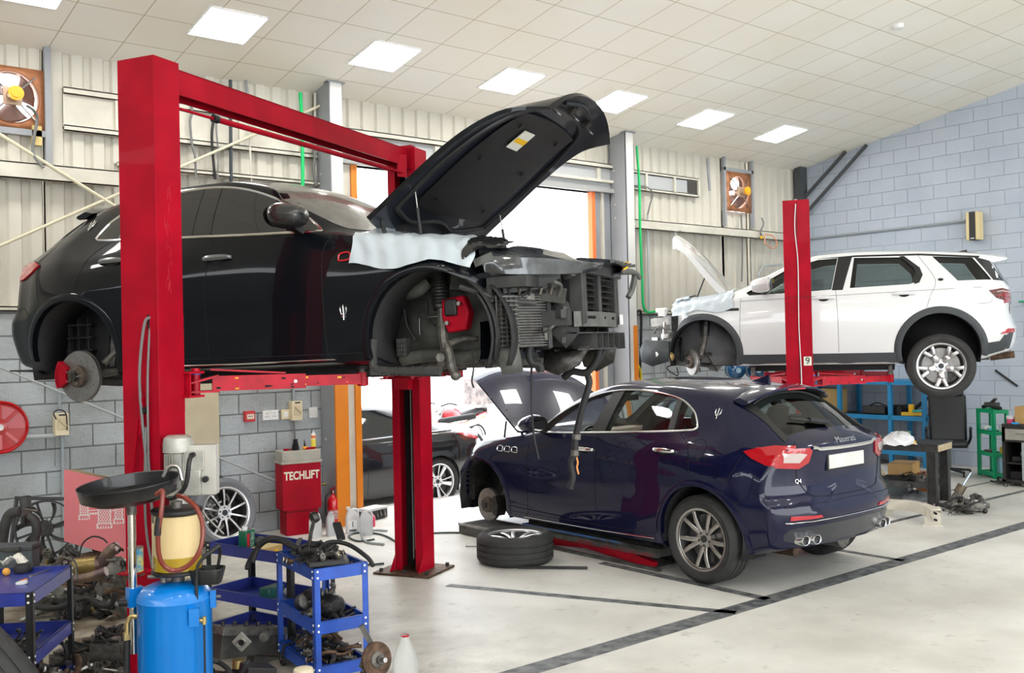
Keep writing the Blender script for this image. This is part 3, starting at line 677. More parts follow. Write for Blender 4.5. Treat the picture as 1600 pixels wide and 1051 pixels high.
def dark_suv(name, label, loc, heading, pitch, paint, opt):
    root = thing(name, label, 'car', loc, rot=None); root.rotation_euler = (Matrix.Rotation(heading, 3, 'Z') @ Matrix.Rotation(-pitch, 3, 'Y')).to_euler()
    body = SUV.loft(-.80, 3.475 if opt.get('nofront') else 3.92, 120).build('body', paint, root, sharp=180); body.parent = None
    bv = bvh_of(body); cut = []
    side_near = opt['near']
    for sg in (1, -1):
        for x, m_, r_ in ((0, linM, .435), (3.0, linM, .44)):
            inner = .60 if x == 0 else .56
            cut.append(poly_cut([(x+r_-.02, .02)]+arc(x, .40, r_, 0, 180, 40)+[(x-r_+.02, .02)], min(sg*inner, sg*1.3), max(sg*inner, sg*1.3), m_))
    if opt.get('cabin'):
        cut.append(SUV.loft(-.30, 2.42, 40, inset=.07, m=cabM).build('tmp', cabM))
        wins = [seg(DLO, (-1, 0), (.36, .10)), seg(DLO, (.42, .10), (1.18, -.18)), seg(DLO, (1.36, -.30), (3, 0))]
        wins = [w for w in wins]
        for w in wins: cut.append(poly_cut([(a, b) for a, b in w], -1.3, 1.3, cabM))
        RG = [(-.245, -.50), (-.245, .50), (-.63, .56), (-.63, -.56)]; WS = [(1.56, -.56), (1.56, .56), (2.36, .70), (2.52, .35), (2.56, 0), (2.52, -.35), (2.36, -.70)]
        cut.append(poly_cut(WS, 1.12, 2.0, cabM, 'z')); cut.append(poly_cut(RG[::-1], 1.2, 2.0, cabM, 'z'))
    bay = opt.get('baymat', bayM)
    cut.append(poly_cut([(2.66, -.55), (2.66, .55), (3.40, .55), (3.40, -.55)] if opt.get('nofront') else [(2.66, -.55), (2.66, .55), (3.5, .55), (3.70, .35), (3.70, -.35), (3.5, -.55)], .52, 1.4, bay, 'z'))
    if opt.get('nofront'):
        pass
    boolean(body, cut); body.parent = root
    housing(root, 0, .40, .435, .60, .93, linM); housing(root, 3.0, .40, .44, .56, .90, opt.get('wellmat', linM))
    # arch lips, seams
    for side in 'LR':
        for x, r_ in ((0, .435), (3.0, .44)):
            g = MB()
            a0, a1 = (-28, 205) if x == 0 else (-32 if not opt.get('nofront') else -30, 208)
            for w, o_ in ((.0, .004), (.055, .006)):
                pass
            inn = arc(x, .40, r_-.004, a0, a1, 30); out = arc(x, .40, r_+.052, a0, a1, 30)
            I = [proj(bv, side, a, b, .008) for a, b in inn]; O = [proj(bv, side, a, b, .003) for a, b in out]; Mi = [proj(bv, side, (a+c)/2, (b+d)/2, .013) for (a, b), (c, d) in zip(inn, out)]
            sg = 1 if side == 'L' else -1
            K = [p-Vector((0, sg*.05, 0)) for p in I]
            g.grid([K, I, Mi, O], opt.get('arch', paint)); g.build('arch_trim', None, root)
        s2 = MB()
        for pts in ([(2.30, 1.13), (2.23, 1.05), (2.225, .8), (2.23, .5), (2.24, .33)], [(1.27, 1.205), (1.255, .9), (1.25, .6), (1.26, .36)], [(.30, 1.255), (.16, 1.16), (.09, .98), (.085, .90)], [(.455, .53), (.47, .42), (.50, .355)], [(.50, .355), (1.26, .345), (2.24, .335), (2.5, .335)], [(2.24, .335), (2.30, .28)]):
            seam(bv, side, pts, gapM, .0032, .0, s2)
        if not opt.get('nofront'):
            pass
        seam(bv, side, [(-.42, 1.14), (-.36, 1.0), (-.30, .86)], gapM, .0028, 0, s2)
        seam(bv, side, [(-.64, .78), (-.5, .80), (-.40, .72)], gapM, .0028, 0, s2)
        s2.build('panel_gap', gapM, root)
        # window surround
        cr = opt['trim']; P = line3(bv, side, DLO+[DLO[0]], .004, .03); MB().tube(P, .009, cr, n=6, sub=1).build('window_trim', cr, root)
        # glass
        G = opt['glass']
        if opt.get('cabin'):
            for k, w in enumerate(wins):
                if side == 'L' and k == 2: continue      # the driver's window stands open
                patch(bv, side, w, G, -.012, .06, .004, curve=False).build('side_window', G, root)
            for lo, hi in (((.36, .10), (.42, .10)), ((1.18, -.18), (1.36, -.30))):
                patch(bv, side, seg(DLO, lo, hi), blackpl, .002, .04, .02, curve=False).build('window_pillar', blackpl, root)
        else:
            for lo, hi in (((-1, 0), (.36, .10)), ((.40, .10), (1.10, -.12)), ((1.27, -.12), (3, 0))):
                patch(bv, side, seg(DLO, lo, hi), G, .0035, .05, .006, curve=False).build('side_window', G, root)
            patch(bv, side, seg(DLO, (.36, .10), (.40, .10)), blackpl, .003, .04, .006, curve=False).build('window_pillar', blackpl, root)
            patch(bv, side, seg(DLO, (1.105, -.12), (1.265, -.12)), glass_dark, .004, .04, .006, curve=False).build('window_pillar', blackpl, root)
        handle(root, bv, side, 1.41 if opt.get('cabin') else 1.35, 1.045, opt['handle']); handle(root, bv, side, .40, 1.10, opt['handle'])
        # three vents on the wing
        v = MB()
        for k in range(3):
            x = 2.43+.115*k+(0 if not opt.get('nofront') else -.03)
            Lp = line3(bv, side, [(x-.045, .955), (x-.035, .99), (x+.03, .995), (x+.045, .965), (x+.03, .948), (x-.035, .945), (x-.045, .955)], .006)
            v.tube(Lp, .0055, opt['vent'], n=6, sub=1)
        v.build('side_vent', opt['vent'], root)
        trident_mb(chrome, frame_on(bv, side, -.02, 1.42, .006), .075).build('trident_badge', chrome, root)
        if opt.get('nofront'): trident_mb(chrome, frame_on(bv, side, 2.385, .60, .006), .062).build('trident_badge', chrome, root)
        MB().tube(line3(bv, side, [(.52, .318), (1.3, .30), (2.3, .298)], .006), .006, chrome, n=6, sub=1).build('sill_trim', chrome, root)
        mirror(root, bv, side, opt.get('mirror', paint), 2.03, 1.17)
    if opt.get('cabin'):
        patch(bv, 'T', RG, G, -.01, .08, .004, curve=False).build('rear_window', glass_dark, root); patch(bv, 'T', WS, opt['wsglass'], -.01, .1, .004, curve=False).build('windscreen', opt['wsglass'], root)
    else:
        patch(bv, 'T', [(-.25, -.50), (-.25, .50), (-.63, .56), (-.63, -.56)], G, .003, .08, .006, curve=False).build('rear_window', G, root)
        patch(bv, 'T', [(1.56, -.58), (1.56, .58), (2.30, .71), (2.50, .38), (2.56, 0), (2.50, -.38), (2.30, -.71)], opt['wsglass'], .004, .08, .006).build('windscreen', opt['wsglass'], root)
    # black tailgate surround and spoiler
    for s_ in (1, -1):
        g = MB(); patch(bv, 'T', [(-.22, s_*.50), (-.22, s_*.585), (-.45, s_*.60), (-.66, s_*.65), (-.65, s_*.57), (-.44, s_*.535)], blackpl, .006, .05, .006, g, curve=False); g.build('rear_window_surround', blackpl, root)
    sp = MB(); rows = []
    for j in range(25):
        y = -.60+1.2*j/24; e = abs(y)/.60; dz = -.10*e**2.6
        x0, x1 = -.10, -.335+.07*e**3
        za = SUV.c['zt'](x0)-(SUV.c['zt'](x0)-SUV.c['zr'](x0))*min(1, (abs(y)/SUV.c['wr'](x0)))**2.3
        rows.append([Vector((x0, y, za+.006)), Vector(((x0+x1)/2, y, 1.655+dz*.97)), Vector((x1, y, 1.63+dz)), Vector((x1-.004, y, 1.612+dz)), Vector((x1+.03, y, 1.600+dz)), Vector((-.20, y, za-.035))])
    sp.grid(rows, paint); sp.add(rows[0], [tuple(range(6))], paint); sp.add(rows[-1], [tuple(range(6))], paint)
    spo = sp.build('roof_spoiler', paint, root)
    bl = MB(); bl.grid([[r[3]+Vector((-.002, 0, .002)), r[4]+Vector((-.002, 0, -.002)), r[5]] for r in rows], blackpl); bl.bb((-.345, -.13, 1.607), (-.325, .13, 1.622), redlens); bl.build('spoiler_underside', blackpl, spo)
    fin = MB(); fin.add([(.13, -.02, 1.672), (-.06, -.022, 1.655), (-.06, .022, 1.655), (.13, .02, 1.672), (-.035, -.006, 1.73), (-.055, 0, 1.735), (-.035, .006, 1.73)], [(0, 1, 2, 3), (0, 4, 5, 1), (3, 2, 5, 6), (0, 3, 6, 4), (1, 5, 2), (4, 6, 5)], paint); fin.build('antenna_fin', paint, root)
    # tail
    for s_, side in ((1, 'L'), (-1, 'R')):
        g = MB()
        patch(bv, 'B', [(s_*.47, 1.14), (s_*.50, 1.16), (s_*.80, 1.17), (s_*.80, 1.02), (s_*.60, 1.00), (s_*.50, 1.045)], redlens, .012, .035, .02, g, curve=False)
        patch(bv, side, [(-.40, 1.135), (-.50, 1.165), (-.62, 1.185), (-.74, 1.18), (-.76, 1.02), (-.60, 1.035), (-.48, 1.085)], redlens, .012, .035, .02, g, curve=False)
        patch(bv, 'B', [(s_*.53, 1.115), (s_*.60, 1.13), (s_*.74, 1.13), (s_*.74, 1.06), (s_*.60, 1.05)], clearlens, .016, .03, .005, g, curve=False)
        o = g.build('tail_lamp', redlens, root)
        patch(bv, 'B', [(s_*.42, .60), (s_*.44, .622), (s_*.74, .635), (s_*.74, .60)], redlens, .008, .04, .01, curve=False).build('reflector', redlens, root)
        ex = MB()
        for y in (.50, .615):
            c = proj(bv, 'B', s_*y, .45, -.02); T = Matrix.Translation((c.x+.02, s_*y, .43)) @ Matrix.Rotation(-PI/2, 4, 'Y') @ Matrix.Diagonal((.82, 1.12, 1, 1))
            ex.lathe([(.036, -.03), (.036, .06), (.040, .085), (.047, .088), (.050, .08), (.050, -.06)], chrome, 28, T); ex.lathe([(.001, .0), (.036, .0)], liner, 20, T)
        ex.build('exhaust_tip', chrome, root)
    g = MB(); P = [proj(bv, 'B', y, 1.155-.012*math.cos(y*2.9)+(.01 if abs(y) > .4 else 0), .010) for y in [-.47+.94*i/24 for i in range(25)]]
    g.grid([[p+Vector((-.002, 0, .013)), p+Vector((-.016, 0, .004)), p+Vector((-.010, 0, -.014)), p+Vector((.012, 0, -.016))] for p in P], chrome); g.build('tailgate_chrome_bar', chrome, root)
    patch(bv, 'B', [(-.40, 1.10), (.40, 1.10), (.33, .96), (-.33, .96)], paint, -.003, .06, 0).build('plate_recess', paint, root)
    pc = proj(bv, 'B', 0, 1.03, 0).x
    pl = MB().box((pc-.008, 0, 1.03), (.012, .52, .115), mat('plate_white', (.62, .62, .58), .45, noise=.1, nscale=6)); pl.build('number_plate', None, root, bev=.004)
    MB().box((pc+.002, 0, 1.03), (.014, .56, .145), blackpl).build('plate_holder', blackpl, root)
    g = MB(); seam(bv, 'B', [(.62, 1.0), (.60, .92), (.52, .80), (.40, .765), (0, .755), (-.40, .765), (-.52, .80), (-.60, .92), (-.62, 1.0)], gapM, .0045, 0, g); seam(bv, 'B', [(-.60, 1.0), (-.60, 1.18), (-.56, 1.215)], gapM, .003, 0, g); seam(bv, 'B', [(.60, 1.0), (.60, 1.18), (.56, 1.215)], gapM, .003, 0, g)
    seam(bv, 'B', [(-.78, .70), (-.4, .715), (0, .72), (.4, .715), (.78, .70)], gapM, .003, 0, g, sm=True)
    g.build('tailgate_gap', gapM, root)
    P = [proj(bv, 'B', y, .58, .008) for y in [-.78+1.56*i/30 for i in range(31)]]; MB().grid([[p+Vector((0, 0, .005)), p+Vector((-.006, 0, 0)), p+Vector((0, 0, -.005))] for p in P], chrome).build('bumper_trim', chrome, root)
    patch(bv, 'B', [(-.74, .52), (-.40, .54), (.40, .54), (.74, .52), (.62, .40), (-.62, .40)], mat('rear_valance_dark', (.02, .022, .03), .35, coat=.4), .004, .05, .006).build('rear_valance', None, root)
    w = MB(); a = proj(bv, 'T', -.60, 0.0, .02); b_ = proj(bv, 'T', -.50, .36, .02); w.beam(a, b_, .018, .02, blackpl); w.beam(a+Vector((0, -.06, 0)), a.lerp(b_, .45)+Vector((0, 0, .01)), .05, .035, blackpl); w.build('rear_wiper', blackpl, root, bev=.006)
    if opt.get('nofront') is None:
        patch(bv, 'L', arc(.04, 1.125, .085, 0, 330, 11), paint, .001, .04, 0).build('fuel_flap', paint, root); seam(bv, 'L', arc(.04, 1.125, .087, 0, 360, 16), gapM, .003, .0).build('fuel_flap_gap', gapM, root)
        T = frame_on(bv, 'B', 0, 1.225, .004); text_mesh('Maserati', .085, 'tailgate_script', chrome, root, M=frame_on(bv, 'B', 0, 1.195, .006), depth=.003, shear=.35)
        text_mesh('Q4', .05, 'tailgate_badge', chrome, root, M=frame_on(bv, 'B', .60, .90, .006), depth=.003)
    patch(bv, 'T', [(1.15, -.40), (1.15, .40), (1.42, .42), (1.42, -.42)], blackpl, .003, .08, .004).build('sunroof', None, root) if opt.get('cabin') is None else None
    # bonnet, raised
    hx0, hx1 = 2.50, 3.90
    mb, zh, low = hood_panel(SUV, hx0, hx1, under=opt.get('hoodunder', paint), top=paint, wfac=.99, nose_round=.17)
    ang = opt['hood']; hd = mb.build('bonnet', paint, root, loc=(hx0, 0, zh+.03+opt.get('hup', 0)), rot=(0, -ang, 0), sharp=50); hd.scale = (opt.get('hscale', 1), opt.get('hwide', 1.03), 1)
    um = opt.get('hoodpad', blackpl)
    # inner panel structure: ribs around and across, pad, latches, label
    def lp(t, u, dz=-.02):
        i = min(int(t*22), 21); f = t*22-i; j = (u+1)/2*14; jj = min(int(j), 13); g_ = j-jj
        a = low[i][jj].lerp(low[i][jj+1], g_); b2 = low[i+1][jj].lerp(low[i+1][jj+1], g_); return a.lerp(b2, f)+Vector((0, 0, dz))
    r = MB()
    for pts in ([(.12, -.82), (.4, -.86), (.7, -.80), (.86, -.55), (.88, 0), (.86, .55), (.7, .80), (.4, .86), (.12, .82)], [(.12, -.82), (.10, -.4), (.14, 0), (.10, .4), (.12, .82)], [(.93, -.4), (.95, 0), (.93, .4)]):
        r.tube([lp(t, u, -.006) for t, u in pts], .018, um, n=8, sub=5)
    r.grid([[lp(.18+.62*i/8, -.66+1.32*j/8, -.016-.02*math.sin(PI*i/8)*math.sin(PI*j/8)) for j in range(9)] for i in range(9)], um)
    for u in (-.45, .45):
        for t in (.25, .5, .72): c = lp(t, u, -.03); r.cyl(c, c-Vector((0, 0, .012)), .016, blackpl, n=10)
    r.build('bonnet_lining', um, hd)
    for u in (-.5, .0, .5):
        r = MB(); c = lp(.90, u, -.01); r.box(c, (.06, .07, .03), darksteel); r.tube([c+Vector((-.02, 0, -.01)), c+Vector((-.02, .03, -.07)), c+Vector((-.02, -.03, -.07)), c+Vector((-.02, 0, -.01))], .005, steel, n=6, sub=3); r.build('bonnet_latch', darksteel, hd)
    if opt.get('nofront'):
        L0 = [lp(.60, -.32, -.052), lp(.60, -.10, -.056), lp(.71, -.10, -.05), lp(.71, -.32, -.046)]
        s_ = MB(); s_.add(L0+[p+Vector((0, 0, .006)) for p in L0], [(0, 1, 2, 3), (4, 7, 6, 5), (0, 4, 5, 1), (1, 5, 6, 2), (2, 6, 7, 3), (3, 7, 4, 0)], mat('sticker_white', (.7, .68, .6), .5), True)
        a, b2, c2, d2 = [p-Vector((0, 0, .001)) for p in L0]; s_.add([a.lerp(d2, .35), b2.lerp(c2, .35), b2.lerp(c2, .6), a.lerp(d2, .6)], [(0, 1, 2, 3)], yellow, True); s_.build('warning_label', None, hd)
    ca, sa = math.cos(ang), math.sin(ang)
    def hp(x, y, z): return Vector((hx0+x*ca-z*sa, y, zh+.03+opt.get('hup', 0)+x*sa+z*ca))
    for s_ in (1, -1):
        g = MB(); A = hp(.36, s_*.70, -.07); B = Vector((2.86, s_*.72, 1.05)); g.cyl(B, B.lerp(A, .55), .011, blackpl, n=10); g.cyl(B.lerp(A, .5), A, .005, steel, n=8); g.build('bonnet_strut', blackpl, root)
        g = MB(); g.tube([Vector((2.60, s_*.70, 1.08)), Vector((2.56, s_*.70, 1.18)), hp(.05, s_*.70, -.03)], .014, blackpl, n=8); g.build('bonnet_hinge', blackpl, root)
    # engine in the bay
    e = MB(); e.bb((2.75, -.42, .55), (3.4, .42, .93), mat('engine_cover', (.02, .02, .022), .45, noise=.3, nscale=9)); e.bb((2.85, -.30, .93), (3.3, .30, .985), blackpl)
    for k in range(5): e.cyl((2.8+.13*k, -.34, .93), (2.8+.13*k, -.34, 1.0), .035, darksteel, n=12)
    e.build('engine', blackpl, root, bev=.02)
    ub = MB(); ub.bb((.6, -.75, .17), (2.45, .75, .27), liner); ub.cyl((-.5, .3, .25), (2.3, .15, .2), .04, rust, n=10); ub.cyl((-.55, -.35, .3), (-.1, -.35, .3), .10, castal, n=16); ub.bb((-.25, -.55, .22), (.25, .55, .36), darksteel)
    ub.bb((2.75, -.5, .2), (3.3, .5, .3), castal)
    ub.build('underbody', liner, root)
    return root, bv, body
carblue = mat('dark_blue_car_paint', (.005, .006, .028), .22, 0, coat=.75, spec=.08, coatr=.012)
dustyblk = mat('dusty_black_car_paint', (.004, .005, .007), .3, 0, coat=.5, spec=.05, coatr=.03)
clear = mat('greenish_window_glass', (.80, .90, .88), .0, trans=1, ior=1.02, spec=.5, coat=.6)
tint = mat('tinted_glass', (.30, .38, .37), .0, trans=1, ior=1.02, coat=.8)
dusty_reflglass = mat('dusty_reflection_windscreen', (.26, .25, .225), .22, coat=.6, noise=.5, nscale=2.2)  # whitish windscreen reflection put into the pale base colour
redvent = mat('red_vent_trim', (.6, .01, .02), .3, coat=.5)
B_H = 1.576
Bp = Vector((6.60, 5.54, 0)); bh = Vector((math.cos(B_H), math.sin(B_H), 0)); bn = Vector((-bh.y, bh.x, 0))
broot, bbv, bbody = dark_suv('blue_suv', 'glossy dark blue SUV seen from behind, bonnet up and front wheel off', Bp-bn*.90, B_H, 0, carblue,
    dict(near='L', cabin=True, trim=chrome, glass=tint, wsglass=clear, handle=chrome, vent=chrome, hood=math.radians(42), hoodunder=carblue))
for sg in (1, -1):
    M = Matrix.Translation((0, sg*.82, .374)) @ Matrix.Rotation(-sg*PI/2, 4, 'X')
    wheel(.374, .275, .262, 'twin', rimG, rimD, 5, 'wheel', broot, M)
for sg in (1, -1):
    M = Matrix.Translation((3.0, sg*.84, .335)) @ Matrix.Rotation(-sg*PI/2, 4, 'X')
    h = hub_mb().build('brake_disc', discM, broot); h.matrix_local = M; c = caliper_mb(darksteel).build('caliper', darksteel, h)
    g = MB(); g.tube([(3.0, sg*.70, .33), (2.95, sg*.62, .50), (2.95, sg*.58, .74)], .035, castal); g.tube([(3.0, sg*.70, .28), (3.1, sg*.5, .25)], .03, darksteel); g.tube([(3.05, sg*.6, .45), (3.02, sg*.57, .8)], .05, darksteel); g.build('suspension', darksteel, broot)
g = MB(); g.bb((3.30, -.6, .35), (3.40, .80, .78), darksteel); g.build('radiator', darksteel, broot)
# interior of the blue car
for x, y in ((1.15, .36), (1.15, -.36), (.30, .36), (.30, -.36)): seat_mb(mat('dark_seat', (.035, .03, .03), .6) if x > .5 else cabM).build('seat', None, broot, loc=(x+.3, y, .33))
g = MB(); g.tube([Vector((1.83, .36, 1.03))+Vector((math.sin(a)*.06-.0, math.cos(a)*.175, math.sin(a)*.165)) for a in [2*PI*k/16 for k in range(16)]], .014, blackpl, closed=True, sub=2); g.bb((1.80, .33, .96), (1.88, .39, 1.10)); g.cyl((1.83, .36, 1.03), (2.05, .36, .95), .03); g.beam((1.83, .2, 1.03), (1.83, .52, 1.03), .02, .03); g.build('steering_wheel', blackpl, broot)
g = MB(); g.add([(2.30, -.72, 1.10), (2.30, .72, 1.10), (2.0, .74, 1.11), (2.0, -.74, 1.11), (1.92, -.74, 1.03), (1.92, .74, 1.03), (2.0, .7, .6), (2.0, -.7, .6)], [(0, 1, 2, 3), (3, 2, 5, 4), (4, 5, 6, 7)], mat('tan_dashboard', (.35, .24, .19), .6)); g.bb((1.9, .2, 1.02), (2.1, .52, 1.12), blackpl); g.build('dashboard', None, broot)
MB().bb((1.62, -.10, 1.44), (1.66, .12, 1.50), blackpl).build('inner_mirror', blackpl, broot)
# black car on the lift
K_H = -1.0858; KP = .027
kh = Vector((math.cos(K_H), math.sin(K_H), 0)); kn = Vector((-kh.y, kh.x, 0))
Kp = Vector((2.2215, 7.8604, 1.62))+kn*.93
kroot, kbv, kbody = dark_suv('black_suv', 'dusty black SUV raised on the red two-post lift, bonnet up, front end stripped', Kp, K_H, KP, dustyblk,
    dict(near='R', trim=chrome, glass=glass_dark, wsglass=dusty_reflglass, handle=mat('grey_door_handle', (.18, .185, .19), .25, .6, coat=.3), vent=redvent, hood=math.radians(42.5), hscale=1.07, hup=.075, hwide=1.12, nofront=True, wellmat=bayM, hoodunder=mat('bonnet_underside_paint', (.012, .014, .02), .35, coat=.3), mirror=mat('carbon_mirror_cap', (.02, .02, .021), .2, coat=.6)))
# ================================================================ stripped front end of the black car (car coordinates)
K = kroot
hlM = mat('scratched_lamp_cover', (.09, .10, .11), .16, .2, coat=1, noise=.7, nscale=8)
finM = mat('grey_fins', (.12, .115, .105), .5, .5, noise=.3, nscale=20)
plg = mat('grey_dusty_plastic', (.05, .05, .048), .6, noise=.4, nscale=9, bump=.15)
plgl = mat('light_grey_bracket', (.13, .13, .12), .55, .3, noise=.3, nscale=10)
for s_ in (-1, 1):
    def S_(x, y, z): return Vector((x, s_*y, z))
    top = [S_(3.30, .80, .965), S_(3.42, .76, .955), S_(3.58, .66, .945), S_(3.72, .50, .93), S_(3.86, .30, .89), S_(3.93, .20, .87)]
    mid = [S_(3.34, .86, .90), S_(3.50, .82, .885), S_(3.70, .69, .875), S_(3.83, .50, .86), S_(3.93, .31, .845), S_(3.95, .22, .85)]
    bot = [S_(3.37, .86, .80), S_(3.52, .80, .78), S_(3.70, .66, .775), S_(3.81, .48, .78), S_(3.90, .30, .80), S_(3.93, .22, .82)]
    bk = [p+Vector((-.16, -s_*.02, -.02)) for p in bot]; bt = [p+Vector((-.14, -s_*.04, -.03)) for p in top]
    g = MB(); rows = [smooth(r_, 4) for r_ in (bt, top, mid, bot, bk)]; g.grid(rows, hlM); h = g.build('headlamp', hlM, K, sharp=60)
    g = MB()
    for k in range(3): c = S_(3.50+.11*k, .62-.14*k, .80); g.cyl(c, c+Vector((.06, s_*.04, .02)), .05, castal, n=16)
    g.bb((3.35, min(s_*.45, s_*.80), .70), (3.62, max(s_*.45, s_*.80), .77), plg); g.build('lamp_housing', plg, h)
    # wing extension above the wheel, rails, bracket rows
    g = MB(); g.beam(S_(3.42, .72, .70), S_(3.72, .46, .74), .05, .07, plg); g.beam(S_(3.3, .86, .86), S_(3.42, .84, .90), .02, .05, plgl); g.beam(S_(3.0, .58, .78), S_(3.75, .46, .64), .07, .10, bayM)
    for k in range(6): g.cyl(S_(3.40+.055*k, .745-.045*k, .66), S_(3.42+.055*k, .765-.045*k, .70), .012, steel, n=8)
    g.tube([S_(3.2, .88, .72), S_(3.35, .84, .66), S_(3.45, .74, .62), S_(3.6, .6, .60)], .018, plg)
    g.build('wing_bracket', plg, K)
    # intercooler, its end tank and the flap below
    g = MB(); ox = Vector((3.50, s_*.70, .33)); fr = Vector((3.56, s_*.47, .33)); dr = (Vector((3.60, s_*.47, 0))-Vector((3.50, s_*.70, 0))).normalized()
    for k in range(19): z = .33+.0175*k; g.beam(Vector((3.475, s_*.70, z)), Vector((3.60, s_*.46, z)), .055, .009, finM)
    g.beam(Vector((3.465, s_*.70, .48)), Vector((3.585, s_*.47, .48)), .03, .32, darksteel)
    g.beam(Vector((3.60, s_*.465, .49)), Vector((3.615, s_*.435, .49)), .07, .36, plg)
    o = g.build('intercooler', finM, K)
    g = MB(); g.beam(Vector((3.40, s_*.80, .49)), Vector((3.475, s_*.70, .49)), .08, .33, plg)
    n0 = Vector((.09, s_*.05, 0))
    for k in range(12): z = .335+.028*k; g.beam(Vector((3.405, s_*.815, z))+n0*.3, Vector((3.485, s_*.70, z))+n0*.3, .04, .008, finM)
    for k in range(5): a = Vector((3.405, s_*.815, 0)).lerp(Vector((3.485, s_*.70, 0)), k/4)+n0*.3; g.beam(a+Vector((0, 0, .33)), a+Vector((0, 0, .65)), .04, .008, finM)
    g.tube([S_(3.38, .80, .60), S_(3.36, .76, .70), S_(3.42, .66, .72)], .035, plg); g.build('end_tank', plg, o)
    g = MB(); g.add([S_(3.40, .83, .34), S_(3.53, .75, .33), S_(3.55, .74, .16), S_(3.44, .82, .155), S_(3.42, .83, .25)], [(0, 1, 2, 3, 4)], plgl, True); g.build('splash_flap', plgl, K, solid=.006)
    # horn, washer bottle bits
    g = MB(); g.cyl(S_(3.62, .40, .66), S_(3.67, .42, .66), .06, plg, n=24); g.cyl(S_(3.67, .42, .66), S_(3.69, .425, .66), .03, plgl, n=18); g.build('horn', plg, K)
    g = MB(); g.add([S_(3.66, .36, .66), S_(3.78, .33, .62), S_(3.79, .32, .40), S_(3.72, .40, .30), S_(3.64, .44, .40), S_(3.62, .42, .55)], [(0, 1, 2, 3, 4, 5)], plg, True); g.build('side_duct', plg, K, solid=.012)
    # crash rail ends and undershield
    g = MB(); g.beam(S_(3.3, .50, .50), S_(3.78, .46, .50), .08, .10, plg); g.build('chassis_rail', plg, K)
    g = MB(); g.add([S_(3.55, .34, .31), S_(3.85, .30, .31), S_(3.80, .38, .19), S_(3.66, .42, .13), S_(3.56, .42, .17)], [(0, 1, 2, 3, 4)], darksteel, True)
    g.build('undertray_bracket', darksteel, K, solid=.02)
    # wheel-arch liner strips and under-sill tray
    g = MB(); P = arc(3.0, .40, .425, -28, 40, 12); g.grid([[S_(a, .93, b) for a, b in P], [S_(a, .84, b) for a, b in P]], linM); P = arc(3.08, .40, .45, -25, 45, 12); g.grid([[S_(a, .86, b) for a, b in P], [S_(a, .76, b) for a, b in P]], linM)
    g.build('arch_liner', linM, K, solid=.008)
    g = MB(); g.tube([S_(2.57, .90, .42), S_(2.56, .90, .28), S_(2.62, .91, .215), S_(3.05, .91, .185)], .028, plg, n=8); g.bb((2.55, s_*.90-.03, .185), (3.05, s_*.90+.03, .225), plg)
    for k in range(7): g.bb((2.62+.06*k, s_*.90-.035, .18), (2.635+.06*k, s_*.90+.035, .232), plg)
    g.build('sill_tray', plg, K)
    # suspension strut, knuckle, driveshaft boot
    g = MB(); g.cyl(S_(2.92, .62, .84), S_(2.96, .66, .60), .055, darksteel, r2=.06, n=20)
    for k in range(10): z = .83-.022*k; g.lathe([(.048, 0), (.066, .006), (.048, .012)], rubber, 20, Matrix.Translation(S_(2.923+.004*k, .62+.005*k, z)))
    g.tube([S_(2.96, .66, .60), S_(2.98, .70, .42), S_(3.0, .72, .33)], .035, castal); g.tube([S_(2.98, .70, .40), S_(3.04, .74, .30), S_(3.05, .74, .22), S_(3.08, .75, .165)], .03, castal); g.sph(S_(3.08, .75, .16), .035, castal)
    g.tube([S_(3.0, .72, .36), S_(3.1, .62, .40), S_(3.2, .5, .38)], .022, castal); g.tube([S_(2.95, .70, .28), S_(2.85, .5, .24), S_(2.7, .45, .24)], .03, castal)
    g.build('front_strut', castal, K)
    g = MB(); g.prism([(-.08, -.11), (.05, -.12), (.10, -.02), (.085, .10), (-.07, .11), (-.10, .0)], -.045, .045, red, Matrix.Translation(S_(3.09, .70, .56)) @ Matrix.Rotation(s_*-PI/2, 4, 'X') @ Matrix.Rotation(.2, 4, 'Z'))
    g.box(S_(3.07, .755, .60), (.09, .03, .11), blackpl); g.cyl(S_(3.05, .76, .50), S_(3.05, .79, .50), .014, steel, n=10); g.cyl(S_(3.14, .76, .62), S_(3.14, .79, .62), .014, steel, n=10)
    g.build('caliper', red, K, bev=.012)['label'] = 'red brake caliper hanging in the empty wheel arch'
    g = MB(); g.tube([S_(2.63, .58, .62), S_(2.66, .60, .5), S_(2.72, .60, .40)], .008, rubber); g.tube([S_(2.75, .57, .68), S_(2.80, .58, .66), S_(2.80, .58, .55), S_(2.86, .58, .50)], .008, rubber); g.tube([S_(2.74, .575, .44), S_(2.74, .575, .55), S_(2.95, .575, .56)], .005, steel, sub=1)
    g.build('brake_line', rubber, K)
    g = MB(); g.bb((2.60, min(s_*.56, s_*.64), .30), (2.67, max(s_*.56, s_*.64), .42), plg)
    for k in range(4): g.bb((2.60+.018*k, s_*.65-.004, .30), (2.604+.018*k, s_*.65+.004, .42), steel); g.bb((2.60, s_*.65-.004, .31+.03*k), (2.67, s_*.65+.004, .314+.03*k), steel)
    g.build('vent_grille', plg, K)
    g = MB(); g.tube([S_(2.60, .57, .72), S_(2.75, .60, .74), S_(2.84, .60, .80)], .05, bayM, n=10); g.tube([S_(2.6, .58, .28), S_(2.85, .60, .30), S_(3.1, .60, .27), S_(3.3, .62, .32)], .045, bayM, n=10); g.build('inner_arch_pressing', bayM, K)
